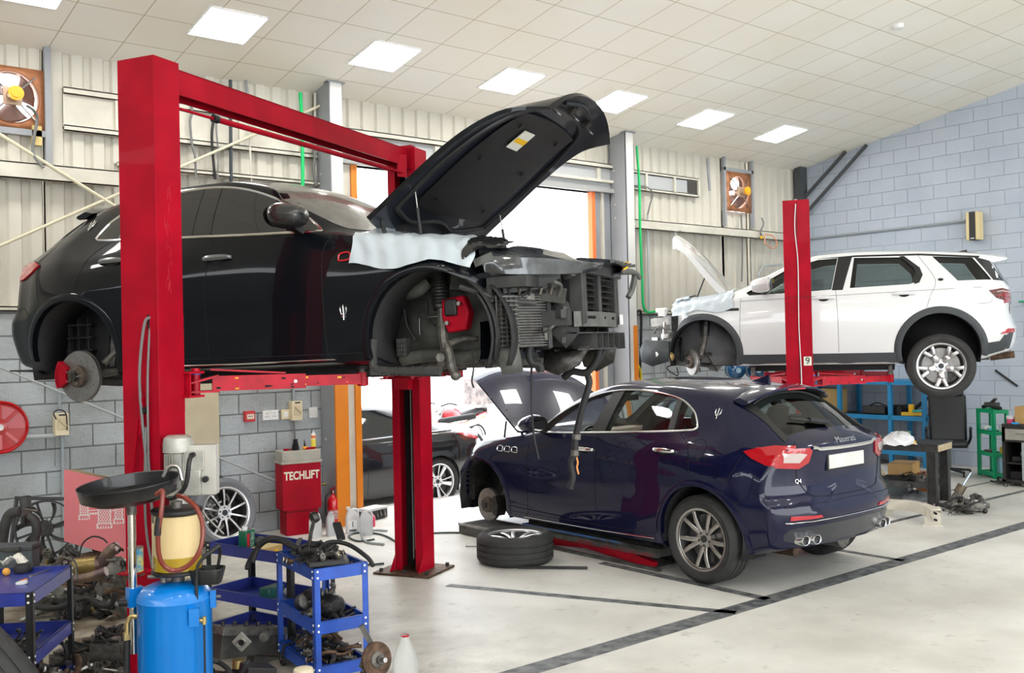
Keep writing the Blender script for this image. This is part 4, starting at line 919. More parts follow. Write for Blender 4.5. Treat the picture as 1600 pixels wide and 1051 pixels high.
# radiator pack with grille opening, cross members, lower duct row
g = MB(); g.bb((3.70, -.36, .46), (3.76, .44, .80), liner)
for y0, y1 in ((-.36, -.27), (.37, .45), (-.01, .045)): g.bb((3.74, y0, .46), (3.84, y1, .84), plg)
g.bb((3.70, -.38, .79), (3.86, .47, .87), plg); g.bb((3.74, -.36, .44), (3.83, .44, .50), plg)
g.build('radiator_frame', plg, K, bev=.008)
g = MB()
for k in range(7):
    z = .53+.042*k
    for y0, y1 in ((-.27, -.01), (.045, .37)): g.box((3.80, (y0+y1)/2, z), (.05, y1-y0, .008), darksteel, Matrix.Rotation(.5, 4, 'Y'))
for y in (-.02, .31): g.bb((3.785, y, .50), (3.80, y+.01, .80), darksteel)
g.build('grille_shutter', darksteel, K)
g = MB(); P = [(3.79, -.42), (3.84, -.3), (3.87, 0), (3.84, .35), (3.79, .50)]
def bar(P, z0, z1, t, m_, g): 
    Q = smooth([Vector((a, b, 0)) for a, b in P], 4); g.grid([[q+Vector((-t, 0, z0)), q+Vector((0, 0, z0)), q+Vector((0, 0, z1)), q+Vector((-t, 0, z1)), q+Vector((-t, 0, z0))] for q in Q], m_, True)
bar(P, .44, .54, .05, plgl, g)
for y in (-.30, -.22, .0, .2): g.cyl((3.85, y, .50), (3.875, y, .50), .010, liner, n=10)
g.bb((3.853, .40, .46), (3.862, .46, .53), white_pl); g.build('bumper_beam', plgl, K)
g = MB(); Q = [(3.80, -.40), (3.86, -.2), (3.88, .05), (3.86, .3), (3.80, .50)]; bar(Q, .395, .403, .16, plg, g); bar(Q, .285, .295, .16, plg, g)
for k in range(6): y = -.22+.13*k; g.bb((3.70, y, .285), (3.875, y+.008, .40), plg)
g.build('lower_duct', plg, K)
g = MB(); Q = [(3.84, -.42), (3.92, -.25), (3.97, 0), (3.92, .3), (3.84, .55)]; bar(Q, .86, .885, .10, dustyblk, g)
for k in range(6): y = -.1+.1*k; g.box((3.94, y, .875), (.10, .012, .02), plgl)
g.bb((3.90, .36, .875), (3.94, .42, .905), yellow); g.tube([(3.93, .36, .88), (3.96, .30, .86), (3.93, .27, .84)], .007, yellow)
g.build('slam_panel', dustyblk, K)
g = MB(); g.tube([(3.82, .45, .86), (3.90, .55, .85), (3.92, .62, .83), (3.90, .60, .72), (3.88, .56, .66)], .022, plgl, n=8); g.tube([(3.86, .48, .84), (3.93, .60, .84), (3.95, .66, .80)], .018, plgl, n=8); g.build('wing_mount', plgl, K)
g = MB(); 
for k in range(70):
    a = Vector((random.uniform(3.3, 3.74), random.uniform(-.66, .5), random.uniform(.34, .72))); b_ = a+Vector((random.uniform(-.12, .12), random.uniform(-.2, .2), random.uniform(-.15, .15))); g.tube([a, a.lerp(b_, .5)+Vector((.04, .02, .03)), b_], random.uniform(.004, .013), random.choice([plg, plgl, darksteel, rubber]), n=7)
for k in range(46): g.box((random.uniform(3.42, 3.74), random.uniform(-.62, .5), random.uniform(.33, .74)), [random.uniform(.015, .06) for _ in range(3)], random.choice([plg, castal, darksteel, liner, plgl]), random.uniform(0, 3))
g.bb((3.48, -.55, .70), (3.62, .55, .76), plg); g.bb((3.35, -.40, .30), (3.6, .40, .62), darksteel)
g.build('wiring_and_brackets', plg, K)
for nm, pts, r_, m_ in [('coolant_hose', [(3.55, -.50, .42), (3.51, -.53, .30), (3.52, -.52, .22), (3.57, -.50, .20), (3.575, -.50, .155)], .024, rubber), ('torn_cable', [(3.50, -.42, .34), (3.48, -.43, .15), (3.47, -.43, -.1), (3.475, -.42, -.28), (3.50, -.42, -.42)], .007, rubber), ('thin_cable', [(3.19, -.72, .30), (3.20, -.73, .2), (3.185, -.73, .12), (3.195, -.73, .075)], .006, rubber),
    ('coolant_hose', [(3.80, .07, .32), (3.78, .06, .22), (3.70, .05, .13), (3.60, .04, .14), (3.53, .05, .10)], .026, rubber)]:
    MB().tube(pts, r_, m_, n=10, sub=6).build(nm, m_, K)
g = MB(); P = [(3.82, .12, .28), (3.77, .10, .20), (3.70, .08, .13), (3.71, .07, .05), (3.66, .06, -.1), (3.60, .06, -.3), (3.585, .06, -.42)]
g.tube(P, .024, rubber, n=10, sub=6); g.cyl((3.605, .06, -.30), (3.60, .06, -.335), .030, castal, n=12); g.cyl((3.585, .06, -.41), (3.584, .06, -.45), .028, castal, n=12)
g.tube([(3.585, .06, -.44), (3.55, .06, -.50), (3.56, .06, -.60), (3.535, .06, -.68)], .022, rubber, n=10, sub=6); g.tube([(3.59, .06, -.44), (3.60, .065, -.5), (3.59, .07, -.53), (3.60, .07, -.58)], .007, mat('orange_wire', (.7, .28, .08), .5), n=6)
g.build('hanging_hose', rubber, K)
# rear hubs of the black car: drilled discs and red calipers
for sg in (1, -1):
    h = hub_mb(r=.19).build('brake_disc', discM, K); h.matrix_local = Matrix.Translation((0.02, sg*.90, .265)) @ Matrix.Rotation(-sg*PI/2, 4, 'X'); h['label'] = 'drilled steel brake disc with bare wheel studs'
    c = caliper_mb(red, .165).build('caliper', red, h); c.rotation_euler = (0, 0, PI/2-.9 if sg > 0 else -.15)
    g = MB(); g.tube([(.02, sg*.78, .27), (.15, sg*.6, .30), (.35, sg*.5, .30)], .035, castal); g.tube([(.02, sg*.75, .22), (.2, sg*.6, .20), (.3, sg*.5, .22)], .028, darksteel); g.tube([(.12, sg*.66, .32), (.12, sg*.62, .62)], .05, darksteel); g.tube([(0.08, sg*.72, .35), (.15, sg*.65, .45)], .03, castal); g.build('suspension_arm', darksteel, K)
    g = MB()
    for z in (.36, .46, .56, .66): g.bb((-.36, min(sg*.62, sg*.66), z), (-.1, max(sg*.62, sg*.66), z+.012), linM)
    for x in (-.34, -.24, -.14): g.bb((x, min(sg*.62, sg*.66), .3), (x+.012, max(sg*.62, sg*.66), .72), linM)
    g.build('liner_ribs', linM, K)
MB().bb((-.84, -.80, .285), (-.40, -.50, .297)).build('diffuser_corner', blackpl, K, rot=(0, .05, 0))
kroot_sp = MB(); 
# protective sheets over the wing (they lie on the car)
sheetM = mat('pale_plastic_sheet', (.50, .56, .60), .32, coat=.2, bump=.5, bscale=9)
bagM = mat('black_bin_bag', (.012, .012, .013), .22, coat=.5)
def drape(car, side, x0, x1, n, f0, f1, amp, seedv, edge=.03, lift=.014, zfold=None):
    rnd = random.Random(seedv); rows = []; ph = [rnd.uniform(0, 6) for _ in range(8)]
    for i in range(n+1):
        t = i/n; x = x0+(x1-x0)*t; P = [Vector((0, side*y, z)) for y, z in car.sec(x)]; P = P[5:]
        L_ = [0]
        for a, b in zip(P, P[1:]): L_.append(L_[-1]+(b-a).length)
        tot = L_[-1]
        a0 = f0(t)+edge*.5*math.sin(9*t+ph[0]); a1 = f1(t)+edge*(math.sin(7*t+ph[1])+.5*math.sin(23*t+ph[2])); row = []
        for j in range(25):
            v = j/24; d = tot*(a0+(a1-a0)*v); k = 0
            while k < len(L_)-2 and L_[k+1] < d: k += 1
            u = (d-L_[k])/max(1e-6, L_[k+1]-L_[k]); p = P[k].lerp(P[k+1], u); tg = (P[k+1]-P[k]).normalized(); nr = Vector((0, -tg.z, tg.y)); 
            if nr.y*side < 0 and abs(nr.y) > .3: nr = -nr
            if nr.z < 0 and abs(nr.y) <= .3: nr = -nr
            w = amp*(.5*abs(math.sin(3.1*v*PI+2*math.sin(3*t+ph[3])+ph[4]))**.6+.5*abs(math.sin(11*v+5*t+1.5*math.sin(6*t+ph[5])))**.7+.25*math.sin(40*t+9*v+ph[6]))
            row.append(p+nr*(lift+w)+Vector((x+.01*math.sin(20*v+ph[7]), 0, 0)))
        rows.append(row)
    return rows
def on_car(o, root): o.location = root.location; o.rotation_euler = root.rotation_euler; return o
g = MB(); g.grid(drape(SUV, -1, 2.46, 3.335, 44, lambda t: .34, lambda t: .78-.10*min(1, t*3), .018, 3), sheetM)
o = on_car(g.build('wing_cover', sheetM, sharp=60), K); tag(o, 'pale grey plastic sheet spread over the black car\'s front wing', 'protective sheet')
g = MB(); rows = drape(SUV, -1, 3.27, 3.50, 14, lambda t: .36+.1*t, lambda t: .66-.10*t, .012, 5, .02, .028); g.grid(rows, bagM); o = on_car(g.build('bin_bag', bagM, sharp=60), K); tag(o, 'crumpled shiny black plastic bag on the black car by its headlamp', 'plastic bag')
# ================================================================ lifts
def screws(g, pts, m_): [g.cyl(Vector(p), Vector(p)+Vector((0, 0, .012)), .008, m_, n=6) for p in pts]
cab = mat('grey_cable', (.16, .16, .155), .5)
def post_mb(h, w=.29, d=.22, inside=1):
    """C-section column: x = depth from back plate to open side, y = width"""
    g = MB(); t = .012
    g.bb((0, 0, 0), (t, w, h), red); g.bb((t, 0, 0), (d, t, h), red); g.bb((t, w-t, 0), (d, w, h), red); g.bb((d-t, t, 0), (d, .075, h), red); g.bb((d-t, w-.075, 0), (d, w-t, h), red)
    g.bb((0, 0, h), (d, w, h+.006), red); g.bb((-.003, 0, 0), (0, .006, h), red)
    g.bb((t, t, 0), (t+.004, w-t, h-.1), liner); return g
def base_mb(w=.29, d=.22):
    g = MB(); g.bb((-.13, -.14, .0), (d+.16, w+.14, .02), rust)
    for x in (-.08, d+.1):
        for y in (-.09, w/2, w+.09): g.cyl((x, y, .02), (x, y, .05), .018, darksteel, n=6)
    for y in (0, w): g.add([(-.0, y, .02), (d, y, .02), (d, y, .16), (d+.10, y, .02)], [(1, 3, 2)], red, True)
    return g
def lift_post(parent, origin, ang, h, flip, tagl=None):
    o = bpy.data.objects.new('post', None); C.objects.link(o); o.parent = parent
    M = Matrix.Translation((*origin, 0)) @ Matrix.Rotation(ang, 4, 'Z')
    if flip: M = M @ Matrix.Translation((0, .29, 0)) @ Matrix.Rotation(PI, 4, 'Z')
    o.matrix_local = M; post_mb(h).build('column', red, o, bev=.004); base_mb().build('base_plate', rust, o)
    g = MB(); g.tube([(.10, .13, h-.1), (.10, .13, .1)], .008, steel, n=6, sub=1); g.tube([(.13, .17, h-.1), (.13, .175, 1.5), (.13, .17, .2)], .012, cab, n=6, sub=2); g.build('lifting_cable', cab, o)
    return o
def arm_obj(parent, a, b, z, pad_z, name='lift_arm', chips=True):
    """two-stage telescopic arm from carriage a to pad b"""
    a = Vector((*a, z)); b = Vector((*b, z)); d = (b-a); L_ = d.length; d.normalize(); g = MB()
    g.beam(a+d*.16, a+d*L_*.66, .10, .095, redchip); g.beam(a+d*L_*.5, b-d*.02, .075, .07, redchip)
    n = Vector((-d.y, d.x, 0)); rnd = random.Random(int(z*1000+L_*99))
    for k in range(26):
        t = rnd.uniform(.18, L_-.1); s_ = rnd.choice((-1, 1)); w_ = .0508 if t < L_*.66 else .0383; p = a+d*t+n*s_*w_+Vector((0, 0, rnd.choice((-1, -1, 1))*rnd.uniform(.015, .036)*(1 if t < L_*.66 else .8))); r_ = rnd.uniform(.004, .014); g.box(p, (r_*2.2, .0016, r_), rnd.choice([yellow, yellow, liner]) if chips else liner, math.atan2(d.y, d.x))
    g.beam(a, a+d*.2+Vector((0, 0, .05)), .13, .012, redchip); g.beam(a-Vector((0, 0, .05)), a+d*.2-Vector((0, 0, .05)), .13, .012, redchip)
    g.cyl(a+d*.06-Vector((0, 0, .08)), a+d*.06+Vector((0, 0, .10)), .028, redchip, n=20); g.cyl(a+d*.06+Vector((0, 0, .06)), a+d*.06+Vector((0, 0, .075)), .036, blueT, n=20)
    g.cyl(a+d*(L_*.60)+n*.052, a+d*(L_*.60)+n*.064, .012, steel, n=8); g.cyl(a+d*(L_*.60)-n*.052, a+d*(L_*.60)-n*.064, .012, steel, n=8)
    g.beam(a+d*.15+Vector((0, 0, .09)), a+d*L_*.55+Vector((0, 0, .055)), .012, .012, redchip)
    o = g.build(name, redchip, parent)
    q = MB(); q.cyl(b-Vector((0, 0, .05)), Vector((b.x, b.y, pad_z-.02)), .026, castal, n=20); q.cyl(Vector((b.x, b.y, pad_z-.022)), Vector((b.x, b.y, pad_z)), .055, rubber, n=24); q.cyl(b-Vector((0, 0, .045)), b+Vector((0, 0, .045)), .038, redchip, n=20); q.build('lift_pad', rubber, o)
    return o
LA = math.radians(27); e1 = Vector((math.cos(LA), math.sin(LA))); e2 = Vector((-math.sin(LA), math.cos(LA))); N0 = Vector((2.19, 6.05)); LH = 3.86
lift = thing('vehicle_lift', 'tall red two-post lift with overhead beam, holding up the black car', 'car lift')
pn = lift_post(lift, N0, LA, LH, False); pf = lift_post(lift, N0+e1*3.47, LA, LH, True)
def LP(u, v, z): p = N0+e1*u+e2*v; return Vector((p.x, p.y, z))
g = MB(); c0 = LP(.22, .145, LH-.085); c1 = LP(3.25, .145, LH-.085)
g.beam(c0+Vector((0, 0, .075)), c1+Vector((0, 0, .075)), .15, .01, red); 
for s_ in (-1, 1): q = Vector((e2.x, e2.y, 0))*s_*.07; g.beam(c0+q, c1+q, .01, .16, red)
g.beam(c0+Vector((0, 0, .0)), c1+Vector((0, 0, 0)), .13, .004, mat('pink_lit_beam_inside', (.55, .35, .35), .5)); g.beam(c1-Vector((e1.x, e1.y, 0))*.02, c1+Vector((e1.x, e1.y, 0))*.05, .24, .22, red)  # pinkish light on the beam's underside painted as a pale strip
g.build('crossbeam', red, lift)
g = MB(); a = LP(.2, .06, 3.60); b_ = LP(3.2, .06, 3.62); g.cyl(a, b_, .010, red, n=10); g.cyl(a.lerp(b_, .14), a.lerp(b_, .88), .020, red, n=14); g.cyl(a.lerp(b_, .135), a.lerp(b_, .15), .026, blackpl, n=14); g.beam(LP(3.12, .06, 3.78), LP(3.12, .06, 3.58), .008, .10, red); g.build('limit_bar', red, lift)
AZ = 1.845
def KW(x, y): p = K.matrix_basis @ Vector((x, y, .25)); return (p.x, p.y), p.z
bpy.context.view_layer.update()
for (u, v, x, y) in ((.30, .06, 2.38, -.74), (.30, .23, .62, -.70), (3.17, .06, 2.38, .74), (3.17, .23, .62, .70)):
    xy, zz_ = KW(x, y); a = LP(u, v, 0); arm_obj(lift, (a.x, a.y), xy, AZ, zz_-.0)
for u0, u1 in ((.03, .30), (3.17, 3.44)):
    g = MB(); a = LP((u0+u1)/2, .145, 1.98); g.box(a, (u1-u0, .15, .62), redchip, LA); 
    for z in (AZ+.075, AZ-.075): g.box(LP(.27 if u0 < 1 else 3.20, .145, z), (.14, .40, .014), redchip, LA)
    g.box(LP(.235 if u0 < 1 else 3.235, .145, AZ), (.014, .36, .16), redchip, LA); g.build('carriage', redchip, lift)
# power unit, hoses and lever on the near post
g = MB(); mo = LP(.02, -.12, 0); mz = 1.25
alu = mat('pale_motor_alloy', (.50, .49, .44), .45, .35, noise=.25, nscale=12)
T = Matrix.Translation((mo.x, mo.y, 0))
g.lathe([(0, mz+.30), (.060, mz+.30), (.082, mz+.285), (.088, mz+.25), (.088, mz+.20), (.070, mz+.195)], alu, 32, T); g.cyl((mo.x, mo.y, mz-.04), (mo.x, mo.y, mz+.2), .066, alu, n=28)
for k in range(24): a = 2*PI*k/24; g.box((mo.x+.073*math.cos(a), mo.y+.073*math.sin(a), mz+.08), (.018, .004, .22), alu, a)
g.lathe([(.09, mz-.06), (.09, mz-.035), (.066, mz-.03)], alu, 32, T); g.cyl((mo.x, mo.y, mz-.16), (mo.x, mo.y, mz-.06), .055, alu, n=16); g.box((mo.x, mo.y, mz-.17), (.13, .12, .07), castal, LA)
pu = g.build('motor', alu, lift)
g = MB(); bx = mo+Vector((.105, -.075, 0)); g.box((bx.x-.02, bx.y+.01, mz+.15), (.12, .12, .12), alu, LA+.5); g.box((bx.x+.02, bx.y-.01, mz+.09), (.10, .16, .30), mat('pale_grey_switch_box', (.52, .50, .45), .5, noise=.12, nscale=9), LA+.5); g.box((bx.x-.05, bx.y-.02, mz+.02), (.09, .10, .15), alu, LA+.5)
bo = g.build('switch_box', None, pu, bev=.006); 
g = MB(); q = bx+Vector((-.02, -.115, 0)); g.cyl((q.x+.02, q.y+.03, mz+.04), (q.x+.0, q.y, mz+.04), .018, blackpl, n=16); g.cyl((q.x-.05, q.y+.04, mz+.19), (q.x-.075, q.y+.01, mz+.19), .016, blackpl, n=14); g.tube([(q.x-.07, q.y+.01, mz+.19), (q.x-.10, q.y-.02, mz+.16), (q.x-.12, q.y-.01, mz+.02), (q.x-.16, q.y+.05, mz-.05), (q.x-.18, q.y+.10, mz-.06)], .014, blackpl, n=8); g.build('switch_knob', blackpl, bo)
g = MB(); rsv = mat('yellowed_oil_tank', (.62, .53, .32), .5, noise=.3, nscale=7); z0 = mz-.62; g.lathe([(.0, z0), (.085, z0), (.095, z0+.02), (.095, mz-.24), (.085, mz-.21), (0, mz-.2)], rsv, 28, T); g.cyl((mo.x+.03, mo.y-.05, mz-.23), (mo.x+.04, mo.y-.07, mz-.19), .022, blackpl, n=16); g.build('oil_reservoir', rsv, pu)
g = MB(); g.tube([(mo.x-.02, mo.y-.03, mz-.17), (mo.x+.08, mo.y-.10, mz-.14), (mo.x+.12, mo.y-.13, mz-.20), (mo.x+.2, mo.y-.18, mz-.30)], .007, steel, n=6); g.build('release_lever', steel, pu)
def back(v, z, o=.015): return LP(-o, v, z)
g = MB(); g.tube([back(.06, 2.27, -.01), back(.09, 2.22, .02), back(.125, 1.9, .03), back(.10, 1.5, .025), back(.06, 1.15, .02), back(.0, 1.02, .04), LP(.05, -.12, 1.08)], .009, cab, n=7, sub=6); g.tube([back(.07, 2.26, -.01), back(.07, 1.9, .02), back(.075, 1.5, .02), back(.07, 1.35, .02), back(.03, 1.18, .03), LP(.05, -.1, 1.22)], .007, cab, n=7, sub=6); g.tube([back(.09, 1.6, .02), back(.10, 1.2, .03), back(.09, .95, .03), back(.04, .75, .04)], .008, cab, n=7, sub=5)
g.cyl(back(.11, 1.70, 0), back(.11, 1.70, .03), .022, blackpl, n=14); g.build('hydraulic_hose', cab, lift)
g = MB(); g.beam(back(.15, 1.65, .025), back(.20, 1.30, .025), .014, .018, red); g.beam(back(.12, 1.78, .02), back(.13, 1.55, .02), .02, .02, red); g.build('lock_lever', red, lift)
g = MB(); g.box(back(.075, 2.24, .0), (.004, .016, .09), liner, LA); g.build('hose_slot', liner, lift)
g = MB(); rnd = random.Random(4)
for k in range(40): u = .1+rnd.gauss(0, .018); z = 3.0+rnd.uniform(-.55, .1); g.tube([LP(u, -.001, z), LP(u+rnd.uniform(-.02, .02), -.001, z-rnd.uniform(.02, .07))], .0016, redchip, n=5, sub=1)
g.build('blistered_paint', redchip, lift)
# lift 9 holding the white car
WA = math.radians(33.0); w1 = Vector((math.cos(WA), math.sin(WA))); w2 = Vector((-math.sin(WA), math.cos(WA)))
wlift = thing('vehicle_lift', 'red two-post lift numbered 9, holding up the white car', 'car lift')
def hdir(px): d = FW + RT*((px-800)/FOC); return d.xy.normalized()
P0 = hdir(1269)*11.75
p9 = lift_post(wlift, P0, WA, 3.62, False); dirm = hdir(1250)
P1 = dirm*(11.75+3.45)-w2*.145; lift_post(wlift, P1, WA, 3.62, True)
def WP(u, v, z): p = P0+w1*u+w2*v; return Vector((p.x, p.y, z))
g = MB(); g.box(WP(-.004, .055, 1.80), (.004, .085, .10), mat('cream_number_plate', (.72, .72, .62), .5), WA); pl = g.build('number_plate', None, wlift)
c = WP(-.009, .055, 1.80); Rm = Matrix(((-w2.x, 0, -w1.x, c.x), (-w2.y, 0, -w1.y, c.y), (0, 1, 0, c.z), (0, 0, 0, 1)))
text_mesh('9', .105, 'number', blackpl, pl, M=Rm, depth=.001)
g = MB(); g.tube([WP(-.012, .145, 3.58), WP(-.014, .16, 3.3), WP(-.014, .135, 2.9), WP(-.014, .14, 2.2), WP(-.012, .125, 1.6), WP(-.012, .13, .9)], .005, white_pl, n=6, sub=6); g.box(WP(-.003, .14, 2.0), (.004, .008, 3.2), mat('post_slot', (.09, .004, .008), .6), WA)
for v in (.04, .25):
    for z in (2.55, 2.63): g.cyl(WP(0, v, z), WP(-.014, v, z), .013, red, n=6)
g.box(WP(-.002, .145, 2.52), (.005, .29, .006), mat('post_slot', (.09, .004, .008), .6), WA); g.build('post_cable', white_pl, wlift)
g = MB(); g.cyl(WP(.06, .145, 3.55), WP(.06, .145, 3.64), .02, steel, n=10); g.build('pulley_pin', steel, wlift)
# ================================================================ white SUV on lift 9
wt = pch([(.2, .08), (.40, .0), (.52, -.05), (.66, -.06), (.74, -.03), (.9, 0), (1.1, .0), (1.25, .02)])
WSV = Car(dict(len=(-.80, 3.45), ends=(-.30, 2.6), crown=3.0, tail=lambda y, z: .17*(abs(y)/.88)**3.6+wt(z), nose=lambda y, z: -.28*(abs(y)/.85)**2.6,
    curves=dict(
    zt=[(-.80, 1.16), (-.76, 1.24), (-.68, 1.40), (-.60, 1.515), (-.52, 1.565), (-.2, 1.605), (.4, 1.65), (.9, 1.665), (1.3, 1.65), (1.6, 1.58), (1.9, 1.46), (2.2, 1.32), (2.45, 1.22), (2.6, 1.18), (3.0, 1.13), (3.3, 1.05), (3.45, .95)],
    zr=[(-.80, 1.12), (-.68, 1.34), (-.60, 1.45), (-.52, 1.51), (-.2, 1.56), (.4, 1.605), (.9, 1.62), (1.3, 1.605), (1.6, 1.53), (1.9, 1.40), (2.15, 1.27), (2.35, 1.19), (2.6, 1.14), (3.0, 1.09), (3.3, .99), (3.45, .85)],
    wr=[(-.80, .74), (-.6, .66), (-.2, .65), (.4, .66), (1.3, .67), (1.6, .69), (1.9, .73), (2.2, .77), (2.5, .80), (3.0, .78), (3.45, .68)],
    zs=[(-.80, 1.09), (-.5, 1.21), (.3, 1.19), (1.1, 1.165), (2.2, 1.12), (2.6, 1.08), (3.1, 1.0), (3.45, .82)],
    ws=[(-.80, .80), (-.5, .85), (.3, .88), (2.2, .89), (3.0, .88), (3.45, .78)],
    zm=[(-.80, .75), (3.45, .75)], wm=[(-.80, .90), (-.5, .94), (0, .955), (1.4, .945), (2.7, .955), (3.1, .94), (3.45, .84)],
    zb=[(-.80, .40), (-.4, .30), (0, .27), (3.0, .27), (3.45, .3)], wb=[(-.80, .82), (0, .89), (3.0, .90), (3.45, .8)])))
whiteP = mat('white_car_paint', (.72, .73, .73), .22, coat=1, coatr=.03)
wtrim = mat('charcoal_cladding', (.045, .05, .055), .55)
greyglass = mat('grey_tinted_glass', (.22, .28, .26), .0, trans=1, ior=1.02, coat=1)
W_H = 2.0938; wh = Vector((math.cos(W_H), math.sin(W_H), 0)); wn = Vector((-wh.y, wh.x, 0))
V = thing('white_suv', 'white SUV raised on lift 9, bonnet up, front bumper and wheel off', 'car', Vector((11.131, 5.762, 1.46))-wn*.92); V.rotation_euler = (0, 0, W_H)
body = WSV.loft(-.80, 3.185, 110).build('body', whiteP, V, sharp=180); body.parent = None; wbv = bvh_of(body); cut = []
for sg in (1, -1):
    for x in (0, 2.741): cut.append(poly_cut([(x+.41, .02)]+arc(x, .43, .43, 0, 180, 40)+[(x-.41, .02)], min(sg*.56, sg*1.3), max(sg*.56, sg*1.3), linM))
cut.append(WSV.loft(-.55, 2.35, 36, inset=.07, m=cabM).build('tmp', cabM))
WW = [[(1.19, 1.175), (1.12, 1.56), (1.35, 1.55), (1.70, 1.455), (2.20, 1.175), (2.16, 1.14), (1.6, 1.155)], [(.98, 1.185), (.93, 1.555), (.40, 1.535), (.24, 1.40), (.205, 1.31), (.23, 1.23), (.32, 1.205)], [(.06, 1.53), (-.37, 1.495), (-.56, 1.225), (-.20, 1.225), (-.13, 1.31)]]
for w in WW: cut.append(poly_cut(w, -1.3, 1.3, cabM))
WWS = [(1.50, -.58), (1.50, .58), (2.22, .72), (2.36, .35), (2.40, 0), (2.36, -.35), (2.22, -.72)]; WRG = [(-.56, -.56), (-.56, .56), (-.755, .62), (-.755, -.62)]
cut.append(poly_cut(WWS, 1.10, 2.0, cabM, 'z')); 
cut.append(poly_cut([(2.55, -.54), (2.55, .54), (3.10, .54), (3.10, -.54)], .60, 1.5, mat('white_inner_wing', (.5, .5, .48), .5, noise=.3), 'z'))
boolean(body, cut); body.parent = V
housing(V, 0, .43, .43, .56, .90, linM); housing(V, 2.741, .43, .43, .56, .88, mat('grey_white_arch_liner', (.2, .2, .21), .6, noise=.4, nscale=5))
for side in 'LR':
    sg = 1 if side == 'L' else -1
    for nm, x, a0, a1 in (('rear', 0, -22, 202), ('front', 2.741, -18, 202)):
        inn = arc(x, .43, .425, a0, a1, 32); out = arc(x, .43, .505, a0, a1, 32); mid = arc(x, .43, .465, a0, a1, 32)
        I = [proj(wbv, side, a, b, .012) for a, b in inn]; g = MB(); g.grid([[p-Vector((0, sg*.06, 0)) for p in I], I, [proj(wbv, side, a, b, .022) for a, b in mid], [proj(wbv, side, a, b, .004) for a, b in out]], wtrim); g.build('wheel_arch_trim', wtrim, V)
    patch(wbv, side, [(.47, .41), (2.27, .41), (2.29, .30), (.43, .30)], wtrim, .012, .08, .02, curve=False).build('sill_cladding', wtrim, V)
    patch(wbv, side, [(-.47, .50), (-.62, .52), (-.72, .66), (-.78, .66), (-.72, .44), (-.45, .36)], wtrim, .010, .06, .02, curve=False).build('rear_corner_cladding', wtrim, V)
    s2 = MB()
    for pts in ([(2.26, 1.11), (2.27, .8), (2.27, .42)], [(1.14, 1.165), (1.12, .8), (1.12, .42)], [(.215, 1.55), (.04, 1.25), (.10, 1.05), (.16, .86)], [(2.26, 1.07), (1.2, 1.10), (0, 1.13), (-.45, 1.14)], [(-.40, .95), (-.52, .96), (-.56, 1.0)]): seam(wbv, side, pts, mat('grey_gap', (.12, .12, .12), .8), .0026, 0, s2)
    s2.build('panel_gap', None, V)
    strip = MB(); patch(wbv, side, [(1.06, 1.165), (1.185, 1.165), (1.11, 1.575), (.95, 1.57)], blackpl, .003, .05, .006, strip, curve=False); strip.build('window_pillar', blackpl, V)
    patch(wbv, side, [(1.35, 1.565), (.9, 1.585), (.2, 1.57), (-.45, 1.51), (-.44, 1.49), (.2, 1.55), (.9, 1.565)], blackpl, .004, .05, .004, curve=False).build('roof_trim', blackpl, V)
    patch(wbv, side, [(.37, 1.55), (.20, 1.40), (.17, 1.31), (.21, 1.22), (.27, 1.20), (.25, 1.24), (.24, 1.32), (.27, 1.40), (.42, 1.545)], blackpl, .004, .04, .004, curve=False).build('quarter_pillar', blackpl, V)
    patch(wbv, side, [(-.39, 1.50), (-.58, 1.22), (-.70, 1.21), (-.62, 1.34), (-.55, 1.45)], blackpl, .004, .04, .004, curve=False).build('rear_pillar', blackpl, V)
    for w in WW: patch(wbv, side, w, greyglass, -.012, .08, .004, curve=False).build('side_window', greyglass, V)
    handle(V, wbv, side, 1.28, 1.075, whiteP, .26); handle(V, wbv, side, .38, 1.095, whiteP, .26)
    g = MB(); patch(wbv, side, [(2.50, .985), (2.28, .985), (2.28, .955), (2.44, .955)], blackpl, .004, .04, .004, g, curve=False); g.tube(line3(wbv, side, [(2.50, .985), (2.28, .99)], .006), .005, chrome, n=6, sub=1); g.build('side_vent', None, V)
    g = MB(); patch(wbv, side, [(-.52, 1.10), (-.66, 1.12), (-.79, 1.10), (-.78, .94), (-.60, 1.01)], mat('smoked_lamp', (.10, .02, .02), .1, coat=1), .010, .04, .015, g, curve=False)
    for k in range(2): g.tube(line3(wbv, side, [(-.60, 1.075-.05*k), (-.68, 1.085-.05*k), (-.76, 1.07-.05*k)], .018), .008, redlens if k else clearlens, n=6)
    patch(wbv, 'B', [(sg*.55, 1.10), (sg*.80, 1.10), (sg*.80, .95), (sg*.60, .97)], redlens, .01, .05, .015, g, curve=False); g.build('tail_lamp', redlens, V)
    patch(wbv, side, [(-.62, .60), (-.70, .66), (-.78, .66), (-.78, .62)], redlens, .014, .04, .01, curve=False).build('reflector', redlens, V)
    g = MB(); patch(wbv, side, arc(-.02, 1.245, .03, 0, 330, 11, .55), blackpl, .004, .03, .003, g); g.build('oval_badge', blackpl, V)
    mirror(V, wbv, side, whiteP, 1.98, 1.16, s=1.05)
    # front arch liner, exposed wing edge
    g = MB(); g.tube([(2.741, sg*.64, .85), (2.75, sg*.66, .62), (2.80, sg*.72, .40)], .032, castal); g.tube([(2.745, sg*.64, .84), (2.75, sg*.65, .74), (2.755, sg*.655, .66)], .055, darksteel); g.tube([(2.86, sg*.74, .34), (2.75, sg*.62, .42), (2.66, sg*.5, .40)], .025, castal); g.tube([(2.86, sg*.74, .30), (2.7, sg*.55, .28), (2.55, sg*.5, .32)], .028, darksteel); g.tube([(2.80, sg*.70, .55), (2.72, sg*.70, .40), (2.60, sg*.68, .2)], .010, rubber); g.build('front_strut', castal, V)
